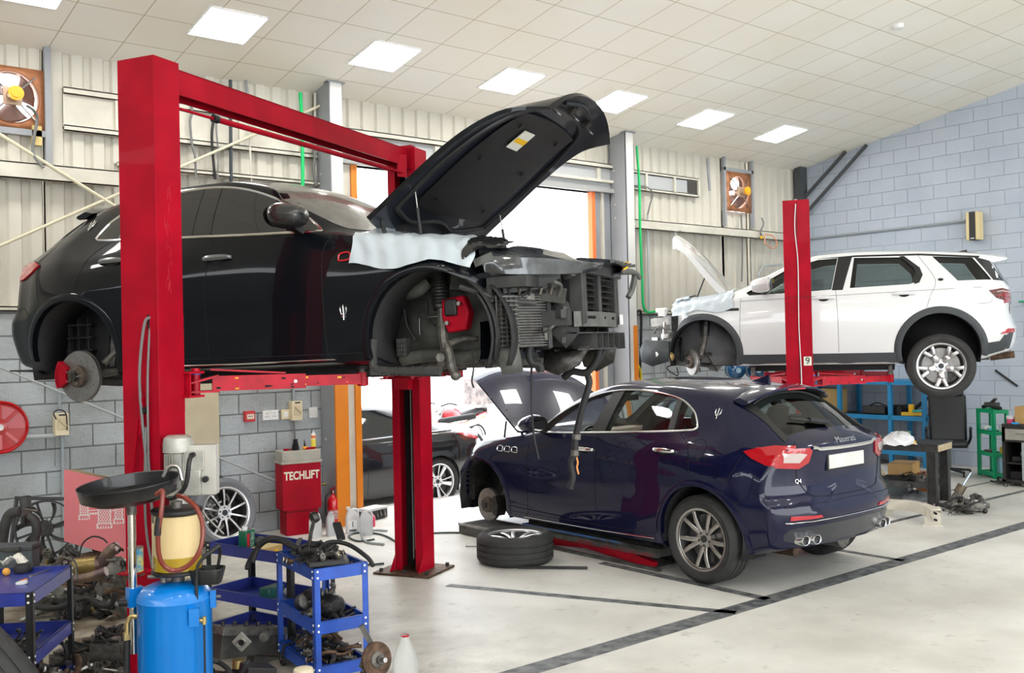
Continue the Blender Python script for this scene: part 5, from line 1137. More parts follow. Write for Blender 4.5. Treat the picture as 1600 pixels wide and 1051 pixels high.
    h = hub_mb(r=.165).build('brake_disc', discM, V); h.matrix_local = Matrix.Translation((2.89, sg*.84, .33)) @ Matrix.Rotation(-sg*PI/2-.0, 4, 'X') @ Matrix.Rotation(.95, 4, 'Y')
    M = Matrix.Translation((.0, sg*.82, .245)) @ Matrix.Rotation(-sg*PI/2, 4, 'X')
    wheel(.372, .245, .262, 'split', rimS, rimD, 5, 'wheel', V, M)
    # cut front: lamp mounts in raw white metal, grille carrier
    g = MB(); g.beam((3.18, sg*.80, .86), (3.42, sg*.72, .84), .04, .10, mat('raw_white_metal', (.55, .55, .52), .45, noise=.3, nscale=9)); g.beam((3.2, sg*.82, 1.0), (3.36, sg*.70, 1.0), .03, .05, white_pl); g.beam((3.22, sg*.80, .84), (3.24, sg*.82, .62), .02, .06, steel); g.tube([(3.2, sg*.84, .75), (3.32, sg*.80, .78), (3.40, sg*.70, .70)], .012, castal)
    for k in range(7): rr = random.Random(k*7+sg); a = Vector((rr.uniform(3.18, 3.42), sg*rr.uniform(.5, .82), rr.uniform(.62, .98))); g.box(a, [rr.uniform(.04, .10) for _ in range(3)], rr.choice([white_pl, castal, steel]), rr.uniform(0, 3))
    g.build('wing_mount', None, V)
    g = MB(); g.add([(3.17, sg*.86, .60), (3.50, sg*.80, .62), (3.58, sg*.74, .50), (3.56, sg*.74, .34), (3.40, sg*.84, .28), (3.18, sg*.88, .34)], [(0, 1, 2, 3, 4, 5)], wtrim, True); g.bb((3.2, min(sg*.66, sg*.74), .34), (3.55, max(sg*.66, sg*.74), .58), blackpl); g.build('wheel_duct', wtrim, V, solid=.02)
    g = MB(); g.tube([(3.15, sg*.78, .30), (3.22, sg*.80, .26), (3.16, sg*.82, .2), (3.08, sg*.80, .16), (3.1, sg*.76, .26)], .008, rubber); g.sph((3.18, sg*.78, .40), .06, mat('brass_cover', (.45, .33, .14), .45, .5), n=8); g.cyl((3.27, sg*.80, .44), (3.35, sg*.80, .44), .055, white_pl, n=14); g.build('hanging_wiring', None, V)
patch(wbv, 'T', WWS, tint, -.01, .1, .004, curve=False).build('windscreen', None, V)
patch(wbv, 'T', WRG, glass_dark, .004, .08, .006, curve=False).build('rear_window', None, V)
g = MB(); rows = []
for j in range(21):
    y = -.64+1.28*j/20; e = abs(y)/.64; dz = -.07*e**3; rows.append([Vector((-.40, y, 1.588+dz*.7)), Vector((-.60, y, 1.575+dz)), Vector((-.74, y, 1.545+dz)), Vector((-.74, y, 1.53+dz)), Vector((-.60, y, 1.50+dz)), Vector((-.52, y, 1.53+dz))])
g.grid(rows, whiteP); g.add(rows[0], [tuple(range(6))], whiteP); g.add(rows[-1], [tuple(range(6))], whiteP); g.build('roof_spoiler', whiteP, V)
g = MB(); g.add([(-.16, -.02, 1.60), (-.38, -.02, 1.585), (-.38, .02, 1.585), (-.16, .02, 1.60), (-.36, 0, 1.645)], [(0, 1, 4), (1, 2, 4), (2, 3, 4), (0, 3, 4)], blackpl, True); g.build('antenna_fin', blackpl, V)
g = MB(); g.bb((3.2, -.7, .42), (3.34, .7, .56), castal); g.bb((3.12, -.55, .35), (3.2, .55, .95), darksteel); g.bb((2.6, -.4, .5), (3.1, .4, .95), blackpl); g.build('front_carrier', castal, V)
g = MB(); g.bb((.5, -.72, .20), (2.2, .72, .28), liner); g.cyl((-.62, -.45, .34), (.3, -.45, .30), .06, castal, n=16); g.cyl((-.55, .5, .33), (-.80, .55, .36), .04, rust, n=16); g.bb((-.3, -.5, .22), (.3, .5, .34), darksteel); g.build('underbody', liner, V)
for x, y in ((1.35, .36), (1.35, -.36), (.45, .36), (.45, -.36)): seat_mb(mat('cream_seat', (.42, .40, .33), .6)).build('seat', None, V, loc=(x+.2, y, .36))
g = MB(); g.tube([Vector((1.88, .36, 1.02))+Vector((math.sin(a)*.06, math.cos(a)*.175, math.sin(a)*.165)) for a in [2*PI*k/16 for k in range(16)]], .014, blackpl, closed=True, sub=2); g.beam((1.88, .2, 1.02), (1.88, .52, 1.02), .02, .03); g.build('steering_wheel', blackpl, V)
g = MB(); g.tube([(1.95, .50, 1.30), (1.96, .49, 1.36), (1.97, .44, 1.38), (1.97, .42, 1.30)], .012, yellow, n=8); g.tube([(1.9, .50, 1.30), (1.91, .49, 1.36), (1.92, .44, 1.38), (1.92, .42, 1.30)], .012, yellow, n=8); g.build('hanging_strap', yellow, V)
mb, zh, low = hood_panel(WSV, 2.44, 3.36, under=whiteP, top=whiteP, wfac=.97, nose_round=.20, th=.075)
hd = mb.build('bonnet', whiteP, V, loc=(2.44, 0, zh+.03), rot=(0, -math.radians(56), 0), sharp=50); hd.scale = (1.18, 1, 1)
g = MB(); g.tube([(.85, .55, -.05), (.88, .55, -.12), (.84, .58, -.13)], .006, steel, n=6); g.build('bonnet_latch', steel, hd)
for s_ in (1, -1): MB().tube([(2.85, s_*.70, 1.10), (2.72, s_*.70, 1.42)], .009, blackpl, n=8, sub=1).build('bonnet_strut', blackpl, V)
for s_ in (1, -1): MB().tube([(2.58, s_*.68, 1.14), (2.52, s_*.68, 1.24), (2.56, s_*.68, 1.30)], .014, blackpl, n=8).build('bonnet_hinge', blackpl, V)
# sheet over the white wing
g = MB(); rows = drape(WSV, 1, 2.36, 3.12, 34, lambda t: .38, lambda t: .60+.10*(1-t)**2, .014, 11, .03); g.grid(rows, sheetM); 
rows = drape(WSV, 1, 2.92, 3.10, 10, lambda t: .50, lambda t: 1.0, .012, 12, .012, .045)
rows = [[Vector((p.x, p.y+.05*(j/24)**.7, p.z)) for j, p in enumerate(r_)] for r_ in rows]; g.grid(rows, sheetM)
o = on_car(g.build('wing_cover', sheetM, sharp=60), V); tag(o, 'pale blue plastic sheet with a hanging strip on the white car\'s front wing', 'protective sheet')
# arms and carriage of lift 9
bpy.context.view_layer.update()
for (u, v, x, y) in ((.26, .06, .55, .72), (.26, .23, 2.15, .72), (3.15, .06, .55, -.72), (3.15, .23, 2.15, -.72)):
    xy = V.matrix_basis @ Vector((x, y, .27)); a = WP(u, v, 0); arm_obj(wlift, (a.x, a.y), (xy.x, xy.y), 1.56, xy.z, chips=False)
g = MB(); g.box(WP(.20, .145, 1.66), (.12, .2, .5), redchip, WA); g.build('carriage', redchip, wlift)
# ================================================================ black saloon outside the doorway
ST = Car(dict(len=(-.95, 3.55), ends=(-.2, 2.6), crown=2.4, tail=lambda y, z: .25*(abs(y)/.85)**3+.03*math.sin(z*4), nose=lambda y, z: -.3*(abs(y)/.85)**2.4,
    curves=dict(zt=[(-.95, .98), (-.85, 1.03), (-.5, 1.06), (-.3, 1.10), (.1, 1.27), (.6, 1.41), (1.2, 1.45), (1.6, 1.40), (2.1, 1.17), (2.4, 1.0), (2.9, .93), (3.55, .75)],
    zr=[(-.95, .95), (-.5, 1.02), (-.3, 1.05), (.1, 1.20), (.6, 1.35), (1.2, 1.39), (1.6, 1.32), (2.1, 1.08), (2.4, .97), (3.0, .88), (3.55, .66)],
    wr=[(-.95, .68), (-.3, .68), (.1, .60), (.6, .57), (1.2, .58), (1.6, .62), (2.1, .7), (2.5, .76), (3.55, .6)], zs=[(-.95, .90), (-.3, .99), (.5, .97), (1.5, .94), (2.4, .91), (3.55, .62)],
    ws=[(-.95, .76), (0, .83), (1, .86), (2.4, .86), (3.55, .68)], zm=[(-.95, .65), (3.55, .6)], wm=[(-.95, .84), (0, .92), (3, .92), (3.55, .78)], zb=[(-.95, .28), (0, .2), (3.55, .2)], wb=[(-.95, .76), (0, .87), (3, .87), (3.55, .7)])))
gp = at(684, 790, Z=-.12)
F_ = thing('black_saloon', 'black saloon car parked outside the doorway behind the lift post', 'car', (gp.x, gp.y+.86, -.125), PI+.02)
body = ST.loft(-.95, 3.55, 80).build('body', carblue, F_, sharp=180); body.parent = None; sbv = bvh_of(body); cut = []
satblk = mat('black_saloon_paint', (.006, .006, .007), .2, coat=1); body.data.materials[0] = satblk
for sg in (1, -1):
    for x in (0, 2.7): cut.append(poly_cut([(x+.33, .02)]+arc(x, .33, .365, 0, 180, 30)+[(x-.33, .02)], min(sg*.55, sg*1.3), max(sg*.55, sg*1.3), linM))
boolean(body, cut); body.parent = F_
housing(F_, 0, .33, .365, .55, .86, linM); housing(F_, 2.7, .33, .365, .55, .86, linM)
for side in 'LR':
    sg = 1 if side == 'L' else -1
    patch(sbv, side, [(-.05, 1.035), (.30, 1.22), (.8, 1.345), (1.3, 1.36), (1.7, 1.25), (2.15, 1.0), (1.2, .985)], glass_dark, .004, .08, .004, curve=False).build('side_window', glass_dark, F_)
    MB().tube(line3(sbv, side, [(-.30, 1.01), (.5, 1.0), (2.2, .955)], .006), .012, chrome, n=6).build('belt_trim', chrome, F_)
    g = MB(); seam(sbv, side, [(1.15, .97), (1.15, .5), (1.15, .28)], gapM, .003, 0, g); seam(sbv, side, [(.42, .98), (.36, .75), (.30, .6)], gapM, .003, 0, g); g.build('panel_gap', gapM, F_)
    handle(F_, sbv, side, .55, .83, satblk); handle(F_, sbv, side, 1.35, .82, satblk)
    g = MB(); patch(sbv, side, [(-.36, .965), (-.7, .96), (-.78, .84), (-.55, .90)], redlens, .01, .05, .01, g, curve=False); g.build('tail_lamp', redlens, F_)
    for x in (0, 2.7): wheel(.335, .22, .245, 'fan', rimC, rimD, 5, 'wheel', F_, Matrix.Translation((x, sg*.79, .335)) @ Matrix.Rotation(-sg*PI/2, 4, 'X'))
patch(sbv, 'T', [(-.28, -.58), (-.28, .58), (.35, .52), (.35, -.52)], glass_dark, .004, .08, .004, curve=False).build('rear_window', glass_dark, F_)
# motorcycles
def motorbike(name, label, loc, rz, paint, box=None):
    t = thing(name, label, 'motorcycle', loc, rz)
    for x in (0, 1.25):
        o = bpy.data.objects.new('wheel', None); C.objects.link(o); o.parent = t; o.matrix_local = Matrix.Translation((x, 0, .30)) @ Matrix.Rotation(PI/2, 4, 'X')
        MB().lathe([(.25, -.035), (.285, -.045), (.305, 0), (.285, .045), (.25, .035)], tyre, 40).build('tire', tyre, o)
        g = MB(); g.lathe([(.245, -.02), (.255, -.03), (.255, .03), (.245, .02)], rimS, 40); g.cyl((0, 0, -.05), (0, 0, .05), .04, rimS)
        for k in range(10): a = 2*PI*k/10; g.cyl((.03*math.cos(a), .03*math.sin(a), 0), (.25*math.cos(a+.2), .25*math.sin(a+.2), 0), .004, steel, n=5)
        g.build('rim', rimS, o)
    g = MB(); g.tube([(0, .08, .30), (.35, .09, .42), (.75, .06, .35), (1.0, 0, .85), (.35, 0, .70)], .025, darksteel); g.build('frame', darksteel, t)
    g = MB()
    for s_ in (-1, 1): g.tube([(1.25, s_*.07, .30), (1.05, s_*.07, .85), (1.0, s_*.08, .95)], .02, steel, n=8, sub=1)
    g.tube([(.92, .33, 1.0), (.98, .2, 1.03), (1.0, 0, .98), (.98, -.2, 1.03), (.92, -.33, 1.0)], .014, blackpl); g.build('fork', steel, t)
    MB().sph((.72, 0, .80), .19, paint, 10, (1.35, .75, .75)).build('fuel_tank', paint, t)
    g = MB(); g.beam((-.15, 0, .84), (.5, 0, .76), .20, .09, rubber); g.build('seat', rubber, t, bev=.03)
    g = MB(); g.beam((-.35, 0, .82), (.25, 0, .62), .16, .12, paint); g.build('tail_fairing', paint, t, bev=.03); g = MB(); g.tube([(1.0, 0, .62), (1.25, 0, .65), (1.5, 0, .50)], .05, paint); g.build('front_mudguard', paint, t)
    g = MB(); g.bb((.42, -.13, .28), (.80, .13, .58), castal); g.cyl((.75, 0, .55), (.85, 0, .70), .07, castal); g.tube([(.7, .14, .35), (.2, .16, .28), (-.25, .16, .36)], .04, chrome); g.build('engine', castal, t, bev=.02)
    g = MB(); g.sph((1.10, 0, .92), .10, chrome, 8); g.build('headlight', chrome, t)
    if box:
        g = MB(); g.bb((-.42, -.22, .95), (.04, .22, 1.42), mat('stained_box', (.40, .32, .30), .7, col2=(.16, .15, .15), nscale=9)); g.bb((-.43, -.23, 1.42), (.05, .23, 1.46), box); g.tube([(-.43, .22, 1.44), (-.43, .22, 1.52), (.05, .22, 1.52), (.05, .22, 1.44)], .012, box, n=6, sub=1); g.build('delivery_box', None, t); g = MB(); g.beam((-.2, 0, .80), (-.2, 0, .96), .3, .03, steel, up=(1, 0, 0)); g.build('rack', steel, t)
    return t
mred = mat('red_motorbike_paint', (.6, .03, .04), .3, coat=1)
b0 = at(742, 690, Z=0); b0 = CP+(at(742, 640, Y=WY)-CP)*1.42; motorbike('motorcycle', 'red motorcycle outside carrying a stained square box on its rack', (b0.x, b0.y, .0), PI+.25, mred, mat('pink_box_rim', (.75, .35, .33), .6))
b1 = CP+(at(700, 640, Y=WY)-CP)*1.32; motorbike('motorcycle', 'orange and white motorcycle outside, left of the one with the box', (b1.x+.4, b1.y+.0, .0), PI-.5, mat('orange_white_paint', (.8, .2, .10), .3, coat=1, col2=(.8, .78, .75), nscale=4))
# ================================================================ workshop things
def P(px, py, d): return CP + FW*d + RT*((px-800)/FOC*d) - UP*((py-525.5)/FOC*d)
def G(px, py, z=0): return at(px, py, Z=z)
def single(o, label, cat, group=None): return tag(o, label, cat, group)
# ---- tool trolleys
def trolley(label, corner, ang, Wd, Ln, tops, tm, lm_, group=None, fl=.075):
    """corner = near corner; long side runs along ang, short side to its right"""
    t = thing('tool_trolley', label, 'tool trolley', (corner[0], corner[1], 0), ang, group)
    for z in tops:
        g = MB(); h = .075; e = .006
        f_ = fl if z == tops[0] else .075; g.bb((.002, -Wd+.002, z-f_), (Ln-.002, -.002, z-f_+.005)); g.bb((0, -e, z-h), (Ln, 0, z)); g.bb((0, -Wd, z-h), (Ln, -Wd+e, z)); g.bb((0, -Wd, z-h), (e, 0, z)); g.bb((Ln-e, -Wd, z-h), (Ln, 0, z))
        g.bb((0, -.016, z-.004), (Ln, 0, z)); g.bb((0, -Wd, z-.004), (Ln, -Wd+.016, z)); g.bb((0, -Wd, z-.004), (.016, 0, z)); g.bb((Ln-.016, -Wd, z-.004), (Ln, 0, z))
        g.build('tray', tm, t)
    for x in (0, Ln):
        for y in (0, -Wd):
            sx_ = 1 if x == 0 else -1; sy = -1 if y == 0 else 1; g = MB(); w = .034
            g.bb((x-.004*sx_, y+.004*-sy, .10), (x+w*sx_, y, tops[0])); g.bb((x-.004*sx_, y-.004*sy, .10), (x, y+w*sy, tops[0]))
            l = g.build('leg', lm_, t); b = MB()
            for z in tops:
                for dz in (-.018, -.055):
                    b.cyl((x+.018*sx_, y-.005*sy, z+dz), (x+.018*sx_, y-.009*sy, z+dz), .007, white_pl, n=8); b.cyl((x-.005*sx_, y+.018*sy, z+dz), (x-.009*sx_, y+.018*sy, z+dz), .007, white_pl, n=8)
            b.build('bolts', white_pl if lm_ is blueT else steel, l); c = MB(); c.cyl((x+.02*sx_, y+.02*sy-.012, .04), (x+.02*sx_, y+.02*sy+.012, .04), .04, rubber, n=18); c.beam((x+.02*sx_, y+.02*sy, .04), (x+.02*sx_, y+.02*sy, .12), .035, .03, steel, up=(1, 0, 0)); c.build('castor', rubber, l)
    return t
TBc = (2.853, 5.376); TBa = math.radians(83); TB = trolley('bright blue three-shelf trolley heaped with engine parts, nearest the viewer', TBc, TBa, .34, .66, (.74, .42, .155), blueT, blueT)
TCc = (3.335, 6.13); TCa = math.radians(106); TC = trolley('dark blue trolley with thin black legs behind the bright blue one', TCc, TCa, -.0+.40, .84, (.71, .39, .14), dblueT, blackpl)
TC.location = (3.02, 6.02, 0)
TAc = (1.462, 6.075); TAa = math.radians(57.6+180); TA = trolley('dark blue trolley at the left edge holding a spanner and a rag', (1.846, 6.68), TAa, .45, .72, (.72, .375, .10), dblueT, blackpl, fl=.030)
TA.rotation_euler = (0, 0, TAa); 
def loc_of(t, x, y, z): return t.matrix_basis @ Vector((x, y, z))
# rotate frames: long axis +x, tray spans y in [-W, 0]
# ---- engine parts
def junk_mesh(kind, v):
    r = random.Random(hash((kind, v)) % 99991 if False else v*31+len(kind)*7); g = MB()
    if kind == 'hose':
        n = 5; pts = [Vector((-.16+.08*i, r.uniform(-.06, .06), r.uniform(0, .06))) for i in range(n)]; g.tube(pts, r.uniform(.008, .016), rubber, n=8); g.cyl(pts[-1]-Vector((.008, 0, 0)), pts[-1]+Vector((.012, 0, 0)), .018, steel, n=10)
    elif kind == 'cable':
        pts = [Vector((r.uniform(-.13, .13), r.uniform(-.1, .1), r.uniform(0, .05))) for _ in range(8)]; g.tube(pts, .005, rubber, n=6, sub=5); g.box(pts[-1], (.03, .018, .014), blackpl)
    elif kind == 'shaft':
        l = r.uniform(.10, .18); g.cyl((-l, 0, 0), (l, 0, 0), .012, steel, n=14); g.cyl((-l*.3, 0, 0), (l*.2, 0, 0), .022, castal, n=16); g.cyl((l*.8, 0, 0), (l*.9, 0, 0), .030, darksteel, n=6); g.cyl((-l, 0, 0), (-l*.9, 0, 0), .02, castal, n=12)
    elif kind == 'bracket':
        g.beam((-.09, 0, 0), (.06, .01, .01), .035, .012, castal); g.beam((.05, .0, 0), (.08, .06, .04), .03, .012, castal); g.lathe([(.010, 0), (.024, 0), (.024, .022), (.010, .022)], castal, 18, Matrix.Translation((-.09, 0, -.008)), closed=True); g.lathe([(.008, 0), (.02, 0), (.02, .018), (.008, .018)], darksteel, 18, Matrix.Translation((.08, .06, .03)), closed=True); g.beam((-.04, 0, .005), (.02, .03, .03), .01, .03, castal)
    elif kind == 'pulley':
        g.lathe([(.012, -.014), (.03, -.014), (.034, -.006), (.058, -.006), (.062, -.016), (.066, -.010), (.060, 0), (.066, .010), (.062, .016), (.03, .012), (.012, .018)], darksteel, 28, closed=True)
        for k in range(5): a = 2*PI*k/5; g.cyl((.042*math.cos(a), .042*math.sin(a), -.01), (.042*math.cos(a), .042*math.sin(a), .008), .008, liner, n=8)
    elif kind == 'housing':
        g.prism([(-.08, -.04), (.03, -.055), (.08, -.01), (.06, .05), (-.05, .06), (-.09, .02)], -.03, .035, castal)
        g.lathe([(.022, .035), (.034, .035), (.034, .06), (.022, .06)], castal, 20, Matrix.Translation((-.02, 0, 0)), closed=True); g.cyl((.03, .0, .03), (.03, 0, .065), .014, steel, n=10)
        for x, y in ((-.07, -.03), (.06, -.02), (.04, .045), (-.045, .05)): g.cyl((x, y, .03), (x, y, .045), .008, steel, n=6)
    elif kind == 'pipe':
        a = r.uniform(-.06, .06); g.tube([(-.15, 0, 0), (-.05, a, .02), (.05, a, .05), (.13, 0, .03)], .017, rust, n=10); g.lathe([(.017, 0), (.034, 0), (.034, .008), (.017, .008)], steel, 16, Matrix.Translation((-.15, 0, 0)) @ Matrix.Rotation(PI/2, 4, 'Y'), closed=True)
    elif kind == 'bolt':
        g.cyl((0, 0, 0), (.05, 0, 0), .005, steel, n=8); g.cyl((-.008, 0, 0), (0, 0, 0), .010, steel, n=6)
    elif kind == 'valve':
        g.cyl((0, 0, 0), (.07, 0, 0), .015, castal, n=12); g.cyl((.07, 0, 0), (.10, 0, 0), .022, blackpl, n=12); g.cyl((.03, 0, 0), (.03, 0, .04), .009, mat('brass', (.55, .42, .18), .35, .9), n=8); g.box((-.015, 0, 0), (.03, .03, .025), darksteel)
    return g
JN = dict(hose='hose', cable='cable', shaft='drive_shaft', bracket='metal_bracket', pulley='pulley', housing='pump_housing', pipe='metal_pipe', bolt='bolt', valve='valve')
JW = dict(hose='short black rubber hose', cable='tangled black cable', shaft='dull steel collared shaft', bracket='round-eyed cast bracket', pulley='dark grooved pulley', housing='bolted cast pump housing', pipe='brown flanged metal pipe', bolt='loose steel bolt', valve='small brass-stubbed valve')
JP = {}
def junk(kind, v, loc, rot, where, group, s=1):
    s *= .85
    k = (kind, v)
    if k not in JP: o = junk_mesh(kind, v).build(JN[kind]); JP[k] = o.data
    else: o = bpy.data.objects.new(JN[kind], JP[k]); C.objects.link(o)
    o.location = loc; o.rotation_euler = rot; o.scale = (s, s, s)
    return tag(o, JW[kind]+' '+where, 'hose' if kind == 'hose' else 'engine part', group)
KS = ['hose', 'cable', 'shaft', 'bracket', 'pulley', 'housing', 'pipe', 'valve']
def heap(t, x0, x1, y0, y1, z, n, where, group, seedv, kinds=KS, hz=.05, s=(.6, 1.05)):
    r = random.Random(seedv)
    for i in range(n):
        k = r.choice(kinds); p = loc_of(t, r.uniform(x0, x1), r.uniform(y0, y1), z+hz*(.15+.85*i/n)) if t is not None else Vector((r.uniform(x0, x1), r.uniform(y0, y1), z+hz*i/n))
        junk(k, r.randrange(4), p, (r.uniform(-.5, .5), r.uniform(-.4, .4), r.uniform(0, 6.3)), where, group, r.uniform(*s))
heap(TB, .08, .58, -.27, -.06, .685, 46, 'on the bright blue trolley\'s top shelf', 'engine parts on the top shelf of the bright blue trolley', 1, hz=.09)
heap(TB, .10, .56, -.26, -.08, .365, 14, 'on the bright blue trolley\'s middle shelf', 'engine parts on the middle shelf of the bright blue trolley', 2, hz=.06)
heap(TB, .06, .58, -.28, -.06, .10, 40, 'on the bright blue trolley\'s bottom shelf', 'engine parts on the bottom shelf of the bright blue trolley', 3, hz=.10)
heap(TA, .30, .66, -.38, -.06, .32, 26, 'on the left trolley\'s lower shelf', 'engine parts on the lower shelf of the left trolley', 4, hz=.06, s=(.5, .9))
heap(TA, .0, .7, -.4, -.0, .03, 26, 'on the floor under the left trolley', 'engine parts under the left trolley', 5, hz=.10, s=(.8, 1.3))
# big hoses spilling off the bright blue trolley
def tl(t, pts): return [loc_of(t, *p) for p in pts]
single(MB().tube(tl(TB, [(.50, -.10, .76), (.62, -.02, .82), (.70, .06, .82), (.74, .12, .74), (.76, .16, .66), (.75, .17, .63)]), .017, rubber, n=10, sub=8).build('hose'), 'thick black hose hanging off the back left of the bright blue trolley', 'hose')
single(MB().tube(tl(TB, [(.42, -.05, .78), (.60, .03, .83), (.70, .10, .78), (.70, .15, .68)]), .015, rubber, n=10, sub=8).build('hose'), 'second black hose drooping beside the thick one on the bright blue trolley', 'hose')
single(MB().tube(tl(TB, [(.30, -.12, .76), (.28, -.20, .83), (.20, -.30, .82), (.05, -.36, .76), (-.01, -.38, .71)]), .014, rubber, n=10, sub=8).build('hose'), 'black hose arching over the right corner of the bright blue trolley', 'hose')
single(MB().tube(tl(TB, [(.10, -.02, .76), (.18, -.08, .80), (.30, -.03, .79), (.42, -.08, .80), (.35, -.18, .82), (.20, -.16, .80)]), .012, rubber, n=10, sub=8).build('hose'), 'looped black hose lying on top of the trolley heap', 'hose')
g = MB(); g.tube(tl(TB, [(.35, -.1, .76), (.42, -.14, .86), (.50, -.2, .95)]), .012, darksteel, n=10); g.lathe([(.012, -.02), (.034, -.02), (.038, 0), (.034, .02), (.012, .02)], darksteel, 24, Matrix.Translation(loc_of(TB, .50, -.2, .96)) @ Matrix.Rotation(PI/2-.3, 4, 'Y'), closed=True); single(g.build('link_rod', darksteel), 'control arm with a round bush standing up out of the trolley heap', 'engine part')
g = MB(); a, b_ = tl(TB, [(.30, -.30, .84), (.52, -.36, .90)]); g.beam(a, b_, .05, .02, blackpl); g.tube(tl(TB, [(.30, -.2, .78), (.3, -.30, .84)]), .012, blackpl); single(g.build('plastic_bracket', blackpl), 'black plastic arm sticking out over the back of the bright blue trolley', 'engine part')
g = MB(); c = loc_of(TB, .03, -.10, .775); g.beam(loc_of(TB, .02, .03, .765), loc_of(TB, .02, -.20, .757), .035, .03, blackpl); single(g.build('fuse_strip', blackpl, bev=.005), 'long black plastic strip along the front of the trolley heap', 'engine part')
g = MB(); c = loc_of(TB, .30, -.20, .43); T = Matrix.Translation(c) @ Matrix.Rotation(TBa+.3, 4, 'Z') @ Matrix.Rotation(PI/2, 4, 'Y')
g.lathe([(0, -.10), (.055, -.10), (.075, -.08), (.08, -.03), (.08, .05), (.06, .08), (.02, .09), (.02, .12), (0, .12)], darksteel, 28, T)
for k in range(14): a = 2*PI*k/14; g.box(T @ Vector((.078*math.cos(a), .078*math.sin(a), .01)), (.012, .012, .06), castal)
g.tube([c+Vector((0, 0, .05)), c+Vector((.03, -.03, .12)), c+Vector((.0, -.05, .14))], .014, castal); single(g.build('alternator', darksteel), 'round dark alternator on the middle shelf of the bright blue trolley', 'engine part')
g = MB(); g.lathe([(0, -.06), (.05, -.06), (.06, -.04), (.06, .03), (.03, .05), (0, .05)], castal, 24, Matrix.Translation(loc_of(TB, .48, -.12, .43)) @ Matrix.Rotation(1.2, 4, 'X')); g.box(loc_of(TB, .45, -.16, .48), (.10, .08, .06), darksteel, .4); single(g.build('starter_motor', castal, bev=.004), 'grey starter motor beside the alternator on the middle shelf', 'engine part')
# hub with brake disc leaning on the right side of trolley B
CB = Matrix(((RT.x, UP.x, -FW.x, 0), (RT.y, UP.y, -FW.y, 0), (RT.z, UP.z, -FW.z, 0), (0, 0, 0, 1)))
T = Matrix.Translation(P(588, 1030, 5.72)) @ CB @ Matrix.Rotation(.75, 4, 'Y') @ Matrix.Rotation(-.2, 4, 'X')
g = MB(); g.lathe([(.04, .012), (.098, .012), (.10, .006), (.10, -.006), (.05, -.008)], rust, 36, T); g.lathe([(0, .05), (.022, .05), (.024, .03), (.045, .02), (.05, .0)], castal, 24, T); g.cyl(T @ Vector((0, 0, .03)), T @ Vector((0, 0, .09)), .014, steel, n=14)
g.prism([(-.09, -.02), (-.04, -.08), (.03, -.09), (.08, -.03), (.06, .05), (-.02, .08)], -.05, -.01, castal, T); g.beam(T @ Vector((0, .08, -.03)), T @ Vector((-.05, .20, -.04)), .03, .03, castal); single(g.build('wheel_hub', rust), 'rusty wheel hub with brake disc leaning against the bright blue trolley', 'engine part')
# things on trolley C
def can_bottle(loc, rz, w, d, h, m, lab=None):
    g = MB(); g.box((0, 0, h/2), (w, d, h)); return g
g = MB(); c = loc_of(TC, .62, -.17, .636); g.box((c.x, c.y, c.z+.075), (.10, .065, .15), mat('green_tin', (.01, .13, .065), .3, coat=.4), .5); g.box((c.x, c.y, c.z+.152), (.098, .063, .006), steel, .5); g.cyl((c.x-.02, c.y-.01, c.z+.15), (c.x-.02, c.y-.01, c.z+.18), .020, white_pl, n=16)
gt = g.build('oil_tin', None, bev=.004); single(gt, 'dark green oil tin with a white cap on the rear trolley', 'oil tin')
g = MB(); q = Vector((math.cos(.5), math.sin(.5), 0)); nrm = Vector((q.y, -q.x, 0)); g.box(Vector(c)+nrm*.034-q*.028+Vector((0, 0, .085)), (.028, .002, .09), mat('red_tin_label', (.5, .02, .03), .4), .5); g.box(Vector(c)+nrm*.034+q*.015+Vector((0, 0, .085)), (.035, .002, .10), mat('pale_tin_writing', (.3, .45, .36), .5, noise=.9, nscale=60), .5); g.build('tin_label', None, gt)
g = MB(); c = loc_of(TC, .42, -.17, .665); g.box(c, (.19, .13, .055), mat('tan_carton', (.62, .40, .15), .6), .45); g.box(Vector(c)+Vector((0, 0, .029)), (.18, .12, .002), mat('carton_top', (.72, .55, .25), .6), .45); single(g.build('small_carton', None), 'flat orange-brown carton in front of the green oil tin', 'carton')
g = MB(); c = loc_of(TC, .68, -.30, .66); g.lathe([(0, -.02), (.06, -.02), (.07, .02), (.06, .045), (.02, .05)], blackpl, 24, Matrix.Translation(c)); single(g.build('oil_filter', blackpl), 'round black filter housing beside the green oil tin', 'engine part')
g = MB(); c = loc_of(TC, .26, -.10, .655); g.box(c, (.10, .08, .03), mat('yellowish_rag', (.55, .48, .30), .8)); g.sph(Vector(c)+Vector((.02, .01, .02)), .022, yellow, 8); single(g.build('rag', None, bev=.01), 'pale rag with a yellow knob on the rear trolley', 'rag')
g = MB(); g.beam(loc_of(TC, .0, -.05, .735), loc_of(TC, .22, -.30, .74), .03, .012, darksteel); single(g.build('grille_strip', darksteel), 'dark slotted metal strip laid across the rear trolley', 'engine part')
g = MB(); c = loc_of(TC, .35, -.15, .35); g.box((c.x, c.y, c.z+.04), (.16, .09, .08), mat('dark_green_pack', (.02, .10, .08), .4), .4); g.cyl((c.x+.09, c.y-.03, c.z+.03), (c.x+.10, c.y-.06, c.z+.03), .025, white_pl, n=14); single(g.build('oil_pack', None, bev=.01), 'dark green bottle lying on the middle shelf of the rear trolley', 'oil bottle')
